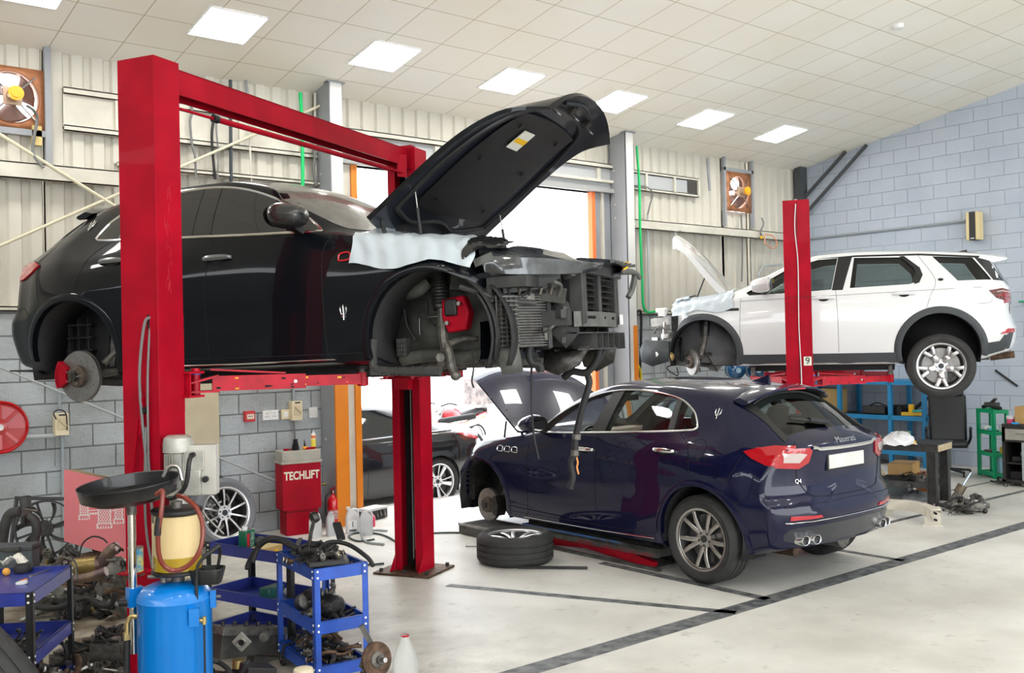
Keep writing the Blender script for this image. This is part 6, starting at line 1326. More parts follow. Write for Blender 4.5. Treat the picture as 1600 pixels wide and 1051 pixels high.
# things on trolley A
g = MB(); a = P(100, 887, 6.0); 
def onA(px, py, z=.697): return at(px, py, Z=z)
a, b_ = onA(50, 899), onA(80, 889); g.beam(a, b_, .014, .006, steel); 
for p, q in ((a, b_), (b_, a)):
    d = (p-q).normalized(); g.lathe([(.009, -.004), (.018, -.004), (.018, .005), (.009, .005)], steel, 16, Matrix.Translation(p+d*.012), closed=True)
single(g.build('spanner', steel), 'double-ended steel spanner on the left trolley\'s top tray', 'spanner')
g = MB(); c = onA(36, 893); g.lathe([(.0, 0), (.045, 0), (.055, .012), (.055, .045), (.05, .045), (.05, .012), (.0, .01)], plg, 24, Matrix.Translation(c)); single(g.build('grey_dish', plg), 'round grey dish on the left trolley\'s top tray', 'cap')
g = MB(); c = onA(22, 888)+Vector((0, 0, .055)); rr = random.Random(2); g.grid([[c+Vector((-.07+.02*i+rr.uniform(-.006, .006), -.05+.02*j, .03*math.sin(i*.9)*math.cos(j*.7)+rr.uniform(-.01, .01))) for j in range(6)] for i in range(8)], mat('white_rag', (.72, .70, .64), .8)); g.sph(onA(10, 898)+Vector((0, 0, .02)), .022, mat('orange_glove', (.75, .36, .06), .6), 8); single(g.build('rag', None, solid=.004), 'crumpled white rag with an orange end on the left trolley', 'rag')
g = MB(); c = onA(26, 912); g.beam(c, c+Vector((.05, -.03, .012)), .03, .02, white_pl); g.beam(c+Vector((.02, 0, .012)), c+Vector((.06, .02, .016)), .012, .01, mat('orange_red_part', (.7, .18, .03), .5)); single(g.build('clip_part', white_pl), 'small white and orange clip near the front of the left trolley', 'clip')
# ---- waste oil drainer
tankb = mat('bright_blue_tank_paint', (.0, .19, .62), .3, coat=.5, noise=.12, nscale=3)
tc_ = P(274, 1000, 5.3); TX, TY = tc_.x, tc_.y
D = thing('oil_drainer', 'waste oil drainer with bright blue tank, clear chamber and black drip pan', 'oil drainer', (TX, TY, 0))
g = MB(); R_ = .190; g.lathe([(0, .10), (R_*.8, .11), (R_, .15), (R_, .745), (R_+.003, .75), (R_, .755), (R_-.004, .775), (R_-.03, .81), (R_-.09, .833), (0, .84)], tankb, 56); tk = g.build('tank', tankb, D)
g = MB()
for k in range(4): a = PI/4+PI/2*k; g.cyl((.17*math.cos(a), .17*math.sin(a)-.012, .04), (.17*math.cos(a), .17*math.sin(a)+.012, .04), .04, rubber, n=16); g.beam((.17*math.cos(a), .17*math.sin(a), .04), (.17*math.cos(a), .17*math.sin(a), .13), .03, .03, steel, up=(1, 0, 0))
g.build('castors', rubber, D)
def DR(dx, dz, df=0):      # offset seen from the viewer: dx to the right, df towards the viewer
    q = RT*dx - Vector((FW.x, FW.y, 0)).normalized()*df; return Vector((q.x, q.y, 0)) + Vector((0, 0, dz))
gc = DR(.02, 0)
g = MB(); T = Matrix.Translation((gc.x, gc.y, 0)); g.lathe([(.122, .90), (.128, .905), (.128, 1.20), (.122, 1.205)], mat('amber_clear_chamber', (.95, .88, .70), .03, trans=1, ior=1.04, coat=.8), 40, T); ch = g.build('chamber', None, D)
MB().lathe([(0, .905), (.118, .905), (.118, .975), (0, .975)], mat('yellow_oil', (.62, .45, .03), .15, trans=.3, ior=1.3), 36, T).build('oil', None, ch)
MB().lathe([(0, .97), (.112, .97), (.112, 1.19), (0, 1.19)], mat('cloudy_oil_film', (.80, .66, .42), .35), 36, T).build('oil_film', None, ch)
for z0, z1 in ((.882, .905), (1.20, 1.225)): MB().lathe([(0, z0), (.128, z0), (.134, z0+.006), (.134, z1-.006), (.125, z1), (0, z1)], blackpl, 40, T).build('chamber_cap', blackpl, ch)
g = MB(); g.cyl(gc+Vector((0, 0, .84)), gc+Vector((0, 0, .885)), .035, castal, n=18); g.cyl(gc+Vector((0, 0, 1.22)), gc+Vector((0, 0, 1.26)), .03, castal, n=16)
v = DR(-.03, .85, .08); g.cyl(v, v+Vector((0, 0, .04)), .016, castal, n=12); g.cyl(v+DR(-.08, .03), v+DR(.04, .03), .010, castal, n=10); g.cyl(v+DR(.03, .03), v+DR(.07, .035), .011, mat('orange_valve', (.75, .25, .08), .5), n=10); g.sph(v+Vector((0, 0, .04)), .02, castal, 8)
g.build('top_valve', castal, D)
# drip pan on a chrome pole
bw_ = DR(-.232, 0, -.03)
g = MB(); g.cyl(bw_+Vector((0, 0, .45)), bw_+Vector((0, 0, 1.22)), .021, chrome, n=20); g.cyl(bw_+Vector((0, 0, 1.19)), bw_+Vector((0, 0, 1.245)), .026, castal, n=18); pole = g.build('pole', chrome, D)
T = Matrix.Translation(bw_+Vector((0, 0, 1.25))) @ Matrix.Rotation(-.075, 4, Vector((FW.x, FW.y, 0))) @ Matrix.Rotation(.085, 4, Vector((RT.x, RT.y, 0)))
pan = mat('black_pan_paint', (.012, .012, .013), .35, coat=.3)
MB().lathe([(0, -.0), (.05, .0), (.19, .025), (.245, .05), (.255, .115), (.262, .118), (.262, .112), (.258, .108), (.25, .047), (.19, .018), (.05, -.01), (0, -.012)], pan, 64, T).build('drip_pan', pan, pole)
g = MB(); q = T @ Vector(DR(.235, .10, .0)); g.tube([q+DR(-.05, .02), q+DR(-.02, .07), q+DR(.03, .07), q+DR(.05, .0)], .012, steel, n=8); g.build('pan_hook', steel, pole)
g = MB(); g.bb((bw_.x-.03, bw_.y-.03, .70), (bw_.x+.05, bw_.y+.03, .80), tankb); g.cyl(bw_+DR(-.07, .72), bw_+DR(-.02, .72), .022, blackpl, n=12); g.build('pole_clamp', tankb, D)
# red-brown hose loop
hz = mat('red_brown_hose', (.20, .035, .02), .35, coat=.3)
pts = [P(245, 772, 5.05), P(254, 768, 5.02), P(252, 800, 5.0), P(247, 835, 5.0), P(250, 872, 5.02), P(266, 890, 5.05), P(290, 886, 5.05), P(311, 862, 5.05), P(317, 825, 5.07), P(308, 795, 5.1), P(290, 778, 5.15), P(278, 774, 5.2)]
o = MB().tube([p-Vector((TX, TY, 0)) for p in pts], .0115, hz, n=10, sub=8).build('drain_hose', hz, D)
dense = smooth([p-Vector((TX, TY, 0)) for p in pts], 14); g = MB()
for i in range(0, len(dense)-1, 1):
    d = dense[i+1]-dense[i]
    if d.length > 1e-5: g.cyl(dense[i], dense[i]+d.normalized()*.004, .0128, hz, n=8)
g.tube([p-Vector((TX, TY, 0)) for p in (P(249, 808, 5.0), P(247, 822, 5.0), P(246, 836, 5.0))], .017, rubber, n=10); g.build('hose_ribs', hz, o)
# side valve with hose, gauge tube, tool basket
g = MB(); a = DR(-.195, .665, .05); brass = mat('brass', (.55, .42, .18), .35, .9); g.tube([a+DR(.02, .0), a+DR(-.02, .0), a+DR(-.04, -.04)], .013, brass); g.cyl(a+DR(-.04, -.03), a+DR(-.04, -.09), .014, brass, n=10); g.box(a+DR(-.045, -.10), (.03, .03, .04), brass); g.tube([a+DR(-.04, -.12), a+DR(-.045, -.3), a+DR(-.03, -.5)], .016, rubber, n=10); g.build('side_valve', brass, D)
g = MB(); a = DR(.165, .66, .13); g.cyl(a, a+DR(.03, 0), .012, brass, n=10); g.cyl(a+DR(.03, .0), a+DR(.03, -.5), .006, blackpl, n=8); g.cyl(a+DR(.03, -.02), a+DR(.03, .02), .012, brass, n=10); g.build('sight_tube', blackpl, D)
g = MB(); g.box(DR(.148, .68, .14), (.05, .03, .09), tankb, -.5); g.build('side_bracket', tankb, D); g = MB(); g.box(DR(.205, .74, .0), (.03, .03, .09), tankb, -.5); g.cyl(DR(.205, .75), DR(.245, .75), .008, steel, n=8); g.build('side_bracket', tankb, D)
bc = DR(.185, .83, .03); g = MB()
def ring(z, w, d, k=24): return [bc+DR(w*math.copysign(abs(math.cos(2*PI*i/k))**.5, math.cos(2*PI*i/k)), z, d*math.copysign(abs(math.sin(2*PI*i/k))**.5, math.sin(2*PI*i/k))) for i in range(k+1)]
g.grid([ring(.0, .07, .05), ring(.075, .09, .07), ring(.08, .088, .068), ring(.08, .082, .062), ring(.01, .064, .044)], blackpl); g.add(ring(.0, .07, .05)[:-1], [tuple(range(24))], blackpl)
bk = g.build('tool_basket', blackpl, D)
g = MB(); g.tube([bc+DR(-.035, -.12, .07), bc+DR(-.035, .03, .07), bc+DR(-.02, .12, .07), bc+DR(.05, .18, .04)], .009, blackpl, n=8); g.tube([bc+DR(.04, .05, -.04), bc+DR(.06, .14, -.03), bc+DR(.07, .19, .0)], .009, blackpl, n=8); g.cyl(bc+DR(.0, .15, .06), bc+DR(.075, .20, .02), .014, blackpl, n=10); g.build('basket_handle', blackpl, bk)
g = MB(); g.cyl(bc+DR(.0, .05), bc+DR(.05, .06), .012, castal, n=8); g.box(bc+DR(-.02, .05, .02), (.03, .05, .02), castal); g.build('nozzle', castal, bk)
# shelf and blue-yellow tin on the near post
g = MB(); c = P(212, 893, 5.75); g.box(c, (.16, .12, .008), red, LA); g.box(c+Vector((0, .03, -.02)), (.16, .01, .04), rust, LA); single(g.build('tin_shelf', red), 'small rusty red shelf bolted to the near lift post', 'shelf')
g = MB(); c2 = P(212, 872, 5.75); cz0 = c.z+.004; g.cyl((c2.x, c2.y, cz0), (c2.x, c2.y, cz0+.135), .042, mat('yellow_blue_tin', (.75, .62, .06), .4, col2=(.03, .25, .45), nscale=28), n=28); g.lathe([(.042, cz0+.133), (.045, cz0+.137), (.042, cz0+.141), (0, cz0+.139)], steel, 28, Matrix.Translation((c2.x, c2.y, 0))); single(g.build('grease_tin', None), 'yellow and blue spotted tin on the near lift post\'s shelf', 'tin')
# ---- TECHLIFT control cabinet
tb = G(466, 822); cx_, cy_ = 5.235, 10.20
Tc = thing('lift_control_cabinet', 'red cabinet with grey lid reading TECHLIFT against the wall', 'control cabinet', (cx_, cy_, 0), math.radians(-9))
g = MB(); g.bb((-.22, -.13, .28), (.22, .13, .80), red); g.bb((-.18, -.12, 0), (.19, .12, .28), red); g.bb((-.183, -.123, .255), (.193, .123, .262), liner); g.build('body', red, Tc, bev=.006)
g = MB(); g.bb((-.235, -.15, .79), (.235, .15, .82)); g.bb((-.22, -.135, .82), (.22, .135, .93)); g.build('lid', mat('grey_beige_lid', (.42, .40, .34), .5, noise=.2, nscale=6), Tc, bev=.006)
text_mesh('TECHLIFT', .125, 'lettering', mat('cream_lettering', (.78, .72, .58), .5), Tc, loc=(.0, -.133, .655), rot=(PI/2, 0, 0), depth=.0015, sx=.74, bold=.0035)
wM = Tc.matrix_basis
def onT(x, y): return wM @ Vector((x, y, .932))
g = MB(); g.lathe([(0, 0)]+[(r_, z) for k in range(7) for r_, z in ((.05-.003*k, .015*k), (.038-.003*k, .015*k+.007))]+[(.03, .115), (.022, .12), (0, .12)], rubber, 24, Matrix.Translation(onT(-.03, -.02))); single(g.build('rubber_bellows', rubber), 'black ribbed rubber bellows on the cabinet lid', 'rubber boot')
g = MB(); c = onT(.175, -.03); g.lathe([(0, 0), (.026, 0), (.026, .165), (.022, .172), (.008, .178), (.007, .205), (0, .205)], white_pl, 20, Matrix.Translation(c)); g.lathe([(.0262, .02), (.0265, .02), (.0265, .11), (.0262, .11)], mat('yellow_label', (.85, .7, .08), .5), 20, Matrix.Translation(c)); g.lathe([(.0262, .12), (.0265, .12), (.0265, .15), (.0262, .15)], mat('orange_label', (.85, .2, .03), .5), 20, Matrix.Translation(c)); single(g.build('sealant_tube', white_pl), 'white sealant tube with yellow and orange label on the cabinet lid', 'tube')
g = MB(); c = onT(.07, -.05); g.sph(c+Vector((0, 0, .02)), .02, mat('orange_cap', (.85, .35, .03), .5), 8, (1.6, 1, 1)); g.cyl(c+Vector((0, 0, .03)), c+Vector((-.01, 0, .11)), .014, blackpl, r2=.003, n=10); g.box(c+Vector((.06, -.01, .012)), (.12, .03, .022), red); single(g.build('glue_gun', None), 'red and orange applicator with a dark tip on the cabinet lid', 'applicator')
g = MB(); c = onT(-.15, -.04); g.box(c+Vector((0, 0, .012)), (.04, .03, .022), red); single(g.build('plug', None), 'small red plug at the left of the cabinet lid', 'plug'); g = MB(); g.box(c+Vector((.05, .0, .01)), (.03, .03, .018), mat('maroon_cap', (.22, .02, .03), .5)); single(g.build('plug', None), 'small maroon plug between the red plug and the black bellows', 'plug')
# fire extinguisher, air line, bottles
def extinguisher(loc):
    t = thing('fire_extinguisher', 'red fire extinguisher on the floor between cabinet and orange post', 'fire extinguisher', loc)
    MB().lathe([(0, 0), (.068, 0), (.072, .01), (.072, .29), (.06, .335), (.03, .36), (.02, .37), (.02, .39), (0, .39)], mat('extinguisher_red', (.62, .008, .018), .25, coat=.8), 32).build('body', None, t)
    MB().lathe([(.0722, .10), (.0726, .10), (.0726, .20), (.0722, .20)], mat('pale_label', (.72, .45, .45), .5, noise=.5, nscale=60), 32).build('label_band', None, t)
    g = MB(); g.cyl((0, 0, .385), (0, 0, .42), .018, steel); g.beam((-.03, 0, .42), (.11, -.02, .45), .02, .008, red); g.beam((-.03, 0, .435), (.11, -.02, .50), .02, .008, red); g.build('valve_handle', red, t)
    g = MB(); g.tube([(-.02, 0, .40), (-.09, .0, .36), (-.10, .0, .22), (-.08, .0, .08)], .010, rubber); g.build('hose', rubber, t); return t
e0 = G(512, 822); extinguisher((5.70, 10.25, 0))
g = MB(); g.tube([wall(497, 758, .1), wall(505, 756, .1), wall(521, 754, .12)], .014, brass, n=10); g.tube([wall(521, 754, .12), wall(531, 763, .25), wall(533, 778, .3), wall(526, 790, .3), wall(522, 798, .3)], .008, mat('blue_air_hose', (.1, .38, .55), .4), n=8, sub=8); single(g.build('air_coupling', brass), 'brass coupling with a pale blue hose over the fire extinguisher', 'air hose')
def jug(loc, rz, label, name='oil_bottle', m=white_pl, s=1, one=False):
    t = thing(name, label, 'oil bottle', loc, rz); g = MB(); b = MB()
    sec = [(0, 1, 1), (.16, 1, 1), (.19, .95, .95), (.24, .62, .8), (.265, .32, .6)]; rows = []
    for z, fx, fy in sec:
        rows.append([Vector((.075*s*fx*math.copysign(abs(math.cos(2*PI*k/20))**.45, math.cos(2*PI*k/20)) - .025*s*(1-fx), .045*s*fy*math.copysign(abs(math.sin(2*PI*k/20))**.45, math.sin(2*PI*k/20)), z*s)) for k in range(21)])
    g.grid(rows, m); g.add(rows[0][:-1], [tuple(range(20))], m); g.add(rows[-1][:-1], [tuple(range(20))], m); g.tube([(.065*s, 0, .17*s), (.055*s, 0, .25*s), (-.0, 0, .262*s)], .014*s, m, n=8); g.build('body', m, t, sharp=60)
    MB().cyl((-.045*s, 0, .26*s), (-.045*s, 0, .29*s), .022*s, m, n=18).build('cap', m, t)
    if one:
        MB().box((-.005, -.046*s, .085*s), (.10*s, .002, .12*s), mat('bottle_label_white', (.82, .82, .80), .4)).build('label_panel', None, t); text_mesh('1', .085*s, 'label_number', blackpl, t, loc=(-.005, -.049*s, .10*s), rot=(PI/2, 0, 0), depth=.001); MB().box((-.005, -.0485*s, .035*s), (.08*s, .001, .016*s), blackpl).build('label_stripe', blackpl, t)
    return t
p = G(551, 832); jug((p.x, p.y, 0), -.35, 'white oil bottle numbered 1 on the floor by the orange post', m=mat('silver_white_bottle', (.62, .62, .62), .35), s=1.0, one=True)
p = G(571, 835); jug((p.x+.0, p.y-.02, 0), -.5, 'plain silver-grey oil bottle beside the bottle numbered 1', m=mat('silver_grey_bottle', (.5, .51, .52), .35), s=.98)
p = G(470, 838); jug((p.x+.1, p.y-.15, 0), .3, 'white bottle on the floor behind the rear trolley', m=mat('silver_white_bottle', (.62, .62, .62), .35), s=.95)
p = G(487, 836); jug((p.x+.15, p.y-.15, 0), 1.3, 'second white bottle right of the one behind the rear trolley', m=mat('silver_grey_bottle', (.5, .51, .52), .35), s=.9)
g = MB(); p = G(580, 822); g.lathe([(0, 0), (.045, 0), (.05, .01), (.05, .10), (.035, .13), (.02, .14), (.02, .16), (0, .16)], mat('pink_red_bottle', (.65, .03, .09), .3, coat=.5), 24, Matrix.Translation((p.x, p.y, 0))); single(g.build('coolant_bottle', None), 'small pinkish red bottle beside the silver-grey oil bottle', 'bottle')
g = MB(); p = G(592, 812); g.box((p.x, p.y+.15, .12), (.34, .2, .03), white_pl, .3); g.box((p.x, p.y+.12, .06), (.30, .18, .10), darksteel, .3); 
for k in range(5): g.cyl((p.x-.1+.05*k, p.y+.02, .04), (p.x-.1+.05*k, p.y+.05, .1), .015, castal, n=10)
single(g.build('cylinder_head', None), 'engine head part with a pale top behind the far lift post', 'engine part')
hoseM = mat('dark_green_hose', (.03, .05, .045), .4)
single(MB().tube([G(x, y, .012) for x, y in ((585, 842), (560, 845), (545, 838), (560, 832), (600, 836), (640, 860), (655, 872))], .010, hoseM, n=8, sub=8).build('air_hose'), 'coiled dark hose on the floor left of the far lift post', 'hose')
single(MB().tube([G(x, y, .014) for x, y in ((600, 850), (572, 846), (567, 835), (585, 828), (605, 829))], .012, mat('grey_hose', (.3, .33, .33), .4), n=8, sub=8).build('air_hose'), 'pale grey loop of hose touching the far lift post', 'hose')
single(MB().tube([G(x, y, .012) for x, y in ((650, 840), (665, 834), (690, 832), (730, 832), (775, 834))], .010, hoseM, n=8, sub=8).build('air_hose'), 'dark green hose running from the far lift post to the ramp block', 'hose')
single(MB().tube([G(x, y, .012) for x, y in ((655, 880), (668, 878), (669, 872), (658, 869), (648, 872))], .009, hoseM, n=8, sub=8).build('air_hose'), 'small loop of green hose at the foot of the far lift post', 'hose')
single(MB().tube([G(x, y, .012) for x, y in ((540, 880), (570, 882), (600, 880))], .010, hoseM, n=8, sub=6).build('air_hose'), 'dark hose on the floor between the trolleys and the far lift post', 'hose')
# ---- loose wheel on the floor, bar, rod, ramp block, scissor lift
Lw = wheel(.366, .265, .255, 'twin', rimC, rimD, 5, 'wheel', None, Matrix.Translation((6.03, 7.36, .137)) @ Matrix.Rotation(.9, 4, 'Z'), disc=False)
tag(Lw, 'wheel with worn tyre lying flat on the floor beside the blue car', 'wheel')
g = MB(); a, b_ = G(809, 886, .012), G(918, 887, .012); g.beam(a, b_, .03, .024, blackpl); g.beam(a.lerp(b_, .7), b_, .031, .0245, plg); single(g.build('flat_bar', blackpl), 'short black bar on the floor in front of the loose wheel', 'bar')
g = MB(); a, b_ = G(729, 853, .008), G(771, 853, .008); g.cyl(a, b_, .006, steel, n=8); g.sph(a, .012, steel, 6); c = a.lerp(b_, .75); g.cyl(c-Vector((0, 0, .005)), c+Vector((0, 0, .015)), .025, rust, n=10); single(g.build('thin_rod', steel), 'thin steel rod on the floor left of the loose wheel', 'rod')
rampM = mat('dirty_ramp_steel', (.12, .12, .11), .6, .3, noise=.5, nscale=8)
def car_mat(x, y, z): return broot.matrix_basis @ Vector((x, y, z))
g = MB(); g.box((0, 0, .055), (.62, .40, .10), rampM); g.box((0, 0, .112), (.60, .38, .012), rampM); 
for s_ in (-1, 1): g.bb((-.31, s_*.2-.01, .10), (.31, s_*.2+.01, .125), steel)
c = car_mat(3.0, .82, 0); o = g.build('ramp_block', rampM, None, loc=(c.x, c.y, 0), rot=(0, 0, B_H)); single(o, 'grimy steel ramp block under the blue car\'s bare front hub', 'ramp')
Sc = thing('scissor_lift', 'low black scissor lift with blue-edged platform and red arms under the blue car', 'scissor lift', Bp.copy(), B_H)
Sc.location = broot.location.copy()
for s_ in (1, -1):
    y = s_*.62
    g = MB(); g.bb((.55, y-.24, .165), (2.42, y+.24, .205), rampM); g.bb((.55, y+.225 if s_ > 0 else y-.24, .12), (2.42, y+.24 if s_ > 0 else y-.225, .205), rampM); g.bb((.54, y-.24, .13), (.56, y+.24, .205), rampM)
    o = g.build('platform', rampM, Sc)
    g = MB(); e = y+s_*.241; g.bb((1.0, e-.002, .188), (2.42, e+.002, .207), mat('worn_blue_edge', (.03, .13, .36), .5, col2=(.08, .08, .08), nscale=12)); g.bb((.56, e-.002, .12), (1.6, e+.002, .150), mat('worn_red_edge', (.20, .01, .02), .5, col2=(.05, .05, .05), nscale=8)); g.build('platform_edge', None, o)
    g = MB(); g.beam((.75, y+s_*.12, .03), (2.2, y+s_*.12, .13), .05, .07, redchip); g.beam((.75, y+s_*.05, .13), (2.2, y+s_*.05, .03), .05, .07, redchip); g.beam((.66, y+s_*.16, .02), (1.25, y+s_*.16, .12), .05, .08, redchip); g.build('scissor_arms', redchip, Sc)
    g = MB(); g.bb((.55, y-.24, 0), (2.42, y-.20, .025), rampM); g.bb((.55, y+.20, 0), (2.42, y+.24, .025), rampM); g.bb((.6, y-.2, 0), (.7, y+.2, .025), rampM); g.build('base_frame', rampM, Sc)
    for x in (.75, 2.2): MB().bb((x-.07, y+s_*.1-.06, .205), (x+.07, y+s_*.1+.06, .235)).build('rubber_block', rubber, Sc)
# ---- wheel leaning on the wall, board, carton, fan, heap
T = Matrix.Translation((4.28, 10.06, .355)) @ Matrix.Rotation(math.radians(6), 4, 'Z') @ Matrix.Rotation(PI/2-.16, 4, 'X')
o = wheel(.36, .22, .265, 'multi', rimC, rimD, 10, 'wheel', None, T, disc=False); tag(o, 'silver ten-spoke wheel leaning on the wall behind the oil drainer', 'wheel')
for ch_ in kids(o):
    if ch_.name.startswith('tire'): ch_.data.materials.clear(); ch_.data.materials.append(mat('grey_dusty_tyre', (.16, .165, .18), .7)); ch_.data.materials.append(rubber)
T = Matrix.Translation((4.20, 10.36, .375)) @ Matrix.Rotation(math.radians(3), 4, 'Z') @ Matrix.Rotation(PI/2-.12, 4, 'X')
g = MB(); o = wheel(.38, .2, .27, 'multi', rimG, rimD, 10, 'wheel', None, T, disc=False); tag(o, 'second wheel hidden behind the silver ten-spoke wheel by the wall', 'wheel')
bm_ = mat('beige_board', (.60, .52, .36), .6, noise=.15, nscale=3)
g = MB(); a = wall(280, 590, .03); b_ = wall(343, 714, .03); g.bb((a.x, WY-.04, b_.z), (b_.x, WY-.003, 1.98)); single(g.build('wall_board', bm_), 'tall beige board fixed to the wall behind the lift motor', 'board')
# pink carton
pk = mat('pink_carton_print', (.76, .21, .23), .6, noise=.08, nscale=3); cb_ = mat('brown_cardboard', (.34, .24, .13), .8)
A0 = P(100, 845, 8.4); A1 = P(204, 875, 7.9); A2 = P(100, 733, 8.5); A3 = P(206, 762, 8.0)
ux = (A1-A0).normalized(); uz = (A2-A0).normalized(); un = ux.cross(uz).normalized()
if un.dot(FW) > 0: un = -un
wd = (A1-A0).length; ht = (A2-A0).length; bk_ = -un*.10
g = MB(); g.add([A0, A0+ux*wd, A0+ux*wd+uz*ht, A0+uz*ht, A0+bk_, A0+ux*wd+bk_, A0+ux*wd+uz*ht+bk_, A0+uz*ht+bk_], [(0, 1, 2, 3)], pk, True); g.add([A0, A0+ux*wd, A0+ux*wd+uz*ht, A0+uz*ht, A0+bk_, A0+ux*wd+bk_, A0+ux*wd+uz*ht+bk_, A0+uz*ht+bk_], [(4, 7, 6, 5), (0, 4, 5, 1), (1, 5, 6, 2), (2, 6, 7, 3), (3, 7, 4, 0)], cb_, True)
cb = g.build('carton', None); single(cb, 'large pink carton with white castle print leaning over the parts heap', 'carton')
g = MB(); Mx = Matrix(((ux.x, uz.x, un.x, A0.x), (ux.y, uz.y, un.y, A0.y), (ux.z, uz.z, un.z, A0.z), (0, 0, 0, 1))); whp = mat('white_print', (.85, .80, .78), .6); kx_ = wd/104.0; ky_ = ht/112.0
def cp(x, y): return ((x-100)*kx_, (845+(x-100)*.29-y)*ky_)      # photo-like carton coordinates (pixels on its face)
def pb(x0, x1, y0, y1, s=1.0): 
    a = cp(x0, y1); b = cp(x1, y0); m_ = 0; pts = [cp(x0, y0), cp(x1, y0), cp(x1, y1), cp(x0, y1)]; g.prism([(p[0], p[1]) for p in pts], .0005, .0015, whp, Mx)
for cx0, w_, top, bot in ((133, 14, 786, 812), (165, 20, 790, 826), (187, 12, 794, 820)):
    x0, x1 = cx0-w_/2, cx0+w_/2
    for x in (x0, x1-1): pb(x, x+1.1, top, bot-4)
    yy = top
    while yy < bot-6:
        pb(x0, x1, yy, yy+.7); xx = x0+(2 if int(yy) % 2 else 0)
        yy += 3.1
        n_ = int(w_/4)
        for q in range(n_): xq = x0+2+q*4+(2 if int(yy*10) % 2 else 0); pb(xq, xq+.7, yy-3.1, yy)
    pb(x0-2, x1+2, bot-6, bot-4.8); pb(x0-2, x0-.8, bot-6, bot+1); pb(x1+.8, x1+2, bot-6, bot+1)
    q = x0-2
    while q < x1: pb(q, q+2, bot+.5, bot+1.5); pb(q+2, q+3, bot-2.5, bot+1.5); q += 4
for q in range(5): pb(142+q*3, 144+q*3, 803, 806); 
pb(140, 156, 799, 800); pb(175, 182, 801, 802)
g.build('castle_print', whp, cb)
# radiator fan leaning on the wall
Fc = P(70, 825, 8.9); T = Matrix.Translation(Fc) @ Matrix(((RT.x, UP.x, -FW.x, 0), (RT.y, UP.y, -FW.y, 0), (RT.z, UP.z, -FW.z, 0), (0, 0, 0, 1))) @ Matrix.Rotation(.25, 4, 'Y') @ Matrix.Rotation(-.06, 4, 'Z') @ Matrix.Rotation(-.25, 4, 'X')
Rf = thing('radiator_fan', 'black plastic radiator fan leaning on the wall left of the pink carton', 'radiator fan'); Rf.matrix_basis = T
g = MB(); g.lathe([(.235, -.03), (.25, -.03), (.25, .03), (.235, .03)], blackpl, 48, closed=True); g.bb((-.27, -.27, -.045), (.27, -.25, .03)); g.bb((-.27, .25, -.045), (.30, .275, .03)); g.bb((-.27, -.27, -.045), (-.25, .27, .03)); g.bb((.27, -.27, -.045), (.29, .27, .03))
for k in range(4): a = PI/2*k+.4; g.beam((.05*math.cos(a), .05*math.sin(a), -.03), (.25*math.cos(a), .25*math.sin(a), -.03), .02, .01, blackpl)
g.build('shroud', blackpl, Rf)
g = MB(); g.cyl((0, 0, -.03), (0, 0, .03), .072, plg, n=32); g.lathe([(.055, .030), (.060, .034), (.065, .030)], plg, 32); g.cyl((0, 0, .03), (0, 0, .04), .02, plg, n=16)
for k in range(10): a = 2*PI*k/10; g.beam((.02*math.cos(a), .02*math.sin(a), .033), (.055*math.cos(a), .055*math.sin(a), .033), .005, .006, plg)
g.build('motor_hub', plg, Rf)
for k in range(7):
    a = 2*PI*k/7; g = MB(); g.grid([[Vector(((.07+.16*i/6)*math.cos(a+.35*(i/6)**1.5+w*.22), (.07+.16*i/6)*math.sin(a+.35*(i/6)**1.5+w*.22), .02-.04*w)) for w in (0, .33, .66, 1)] for i in range(7)], plg); g.build('blade', plg, Rf, solid=.005)
def ptube(name, pts, r, m, label, cat='engine part', n=12, extra=None):
    g = MB(); g.tube([P(*p) for p in pts], r, m, n=n, sub=8)
    if extra: extra(g)
    return single(g.build(name, m), label, cat)
ptube('intake_hose', [(3, 850, 8.2), (8, 820, 8.2), (16, 803, 8.2), (32, 798, 8.2)], .042, plg, 'thick grey intake hose curving down at the far left')
def thr(g):
    c = P(40, 786, 8.3); T = Matrix.Translation(c) @ Matrix.Rotation(-.5, 4, 'X'); g.lathe([(.035, -.06), (.045, -.05), (.045, .04), (.05, .045), (.05, .05), (.04, .05), (.038, -.05)], plg, 28, T, closed=True); g.box(P(38, 800, 8.25), (.10, .06, .05), castal, .4); g.cyl(P(30, 794, 8.25), P(58, 798, 8.2), .010, castal, n=8); g.box(P(40, 812, 8.2), (.07, .04, .06), darksteel, .7)
ptube('throttle_body', [(44, 806, 8.2), (54, 812, 8.2), (57, 828, 8.2), (54, 848, 8.2)], .036, plg, 'throttle body with open round mouth and bent hose in front of the fan', extra=thr)
ptube('bent_bracket', [(38, 847, 8.0), (46, 852, 8.0), (52, 866, 7.9), (52, 882, 7.8)], .018, castal, 'pale bent metal pipe rising behind the left trolley')
ptube('hose_stub', [(54, 846, 8.1), (58, 858, 8.0), (60, 872, 7.9)], .034, rubber, 'short black hose with a clamp below the throttle body')
g = MB(); c = P(20, 868, 7.6); g.box(c, (.34, .16, .18), mat('grey_tool_case', (.07, .085, .095), .5), -.6); g.box(c+Vector((0, 0, .06)), (.36, .18, .02), plg, -.6); g.box(P(18, 858, 7.5), (.12, .03, .04), plg, -.6); single(g.build('tool_case', None, bev=.012), 'dark grey plastic tool case behind the left trolley', 'tool case')
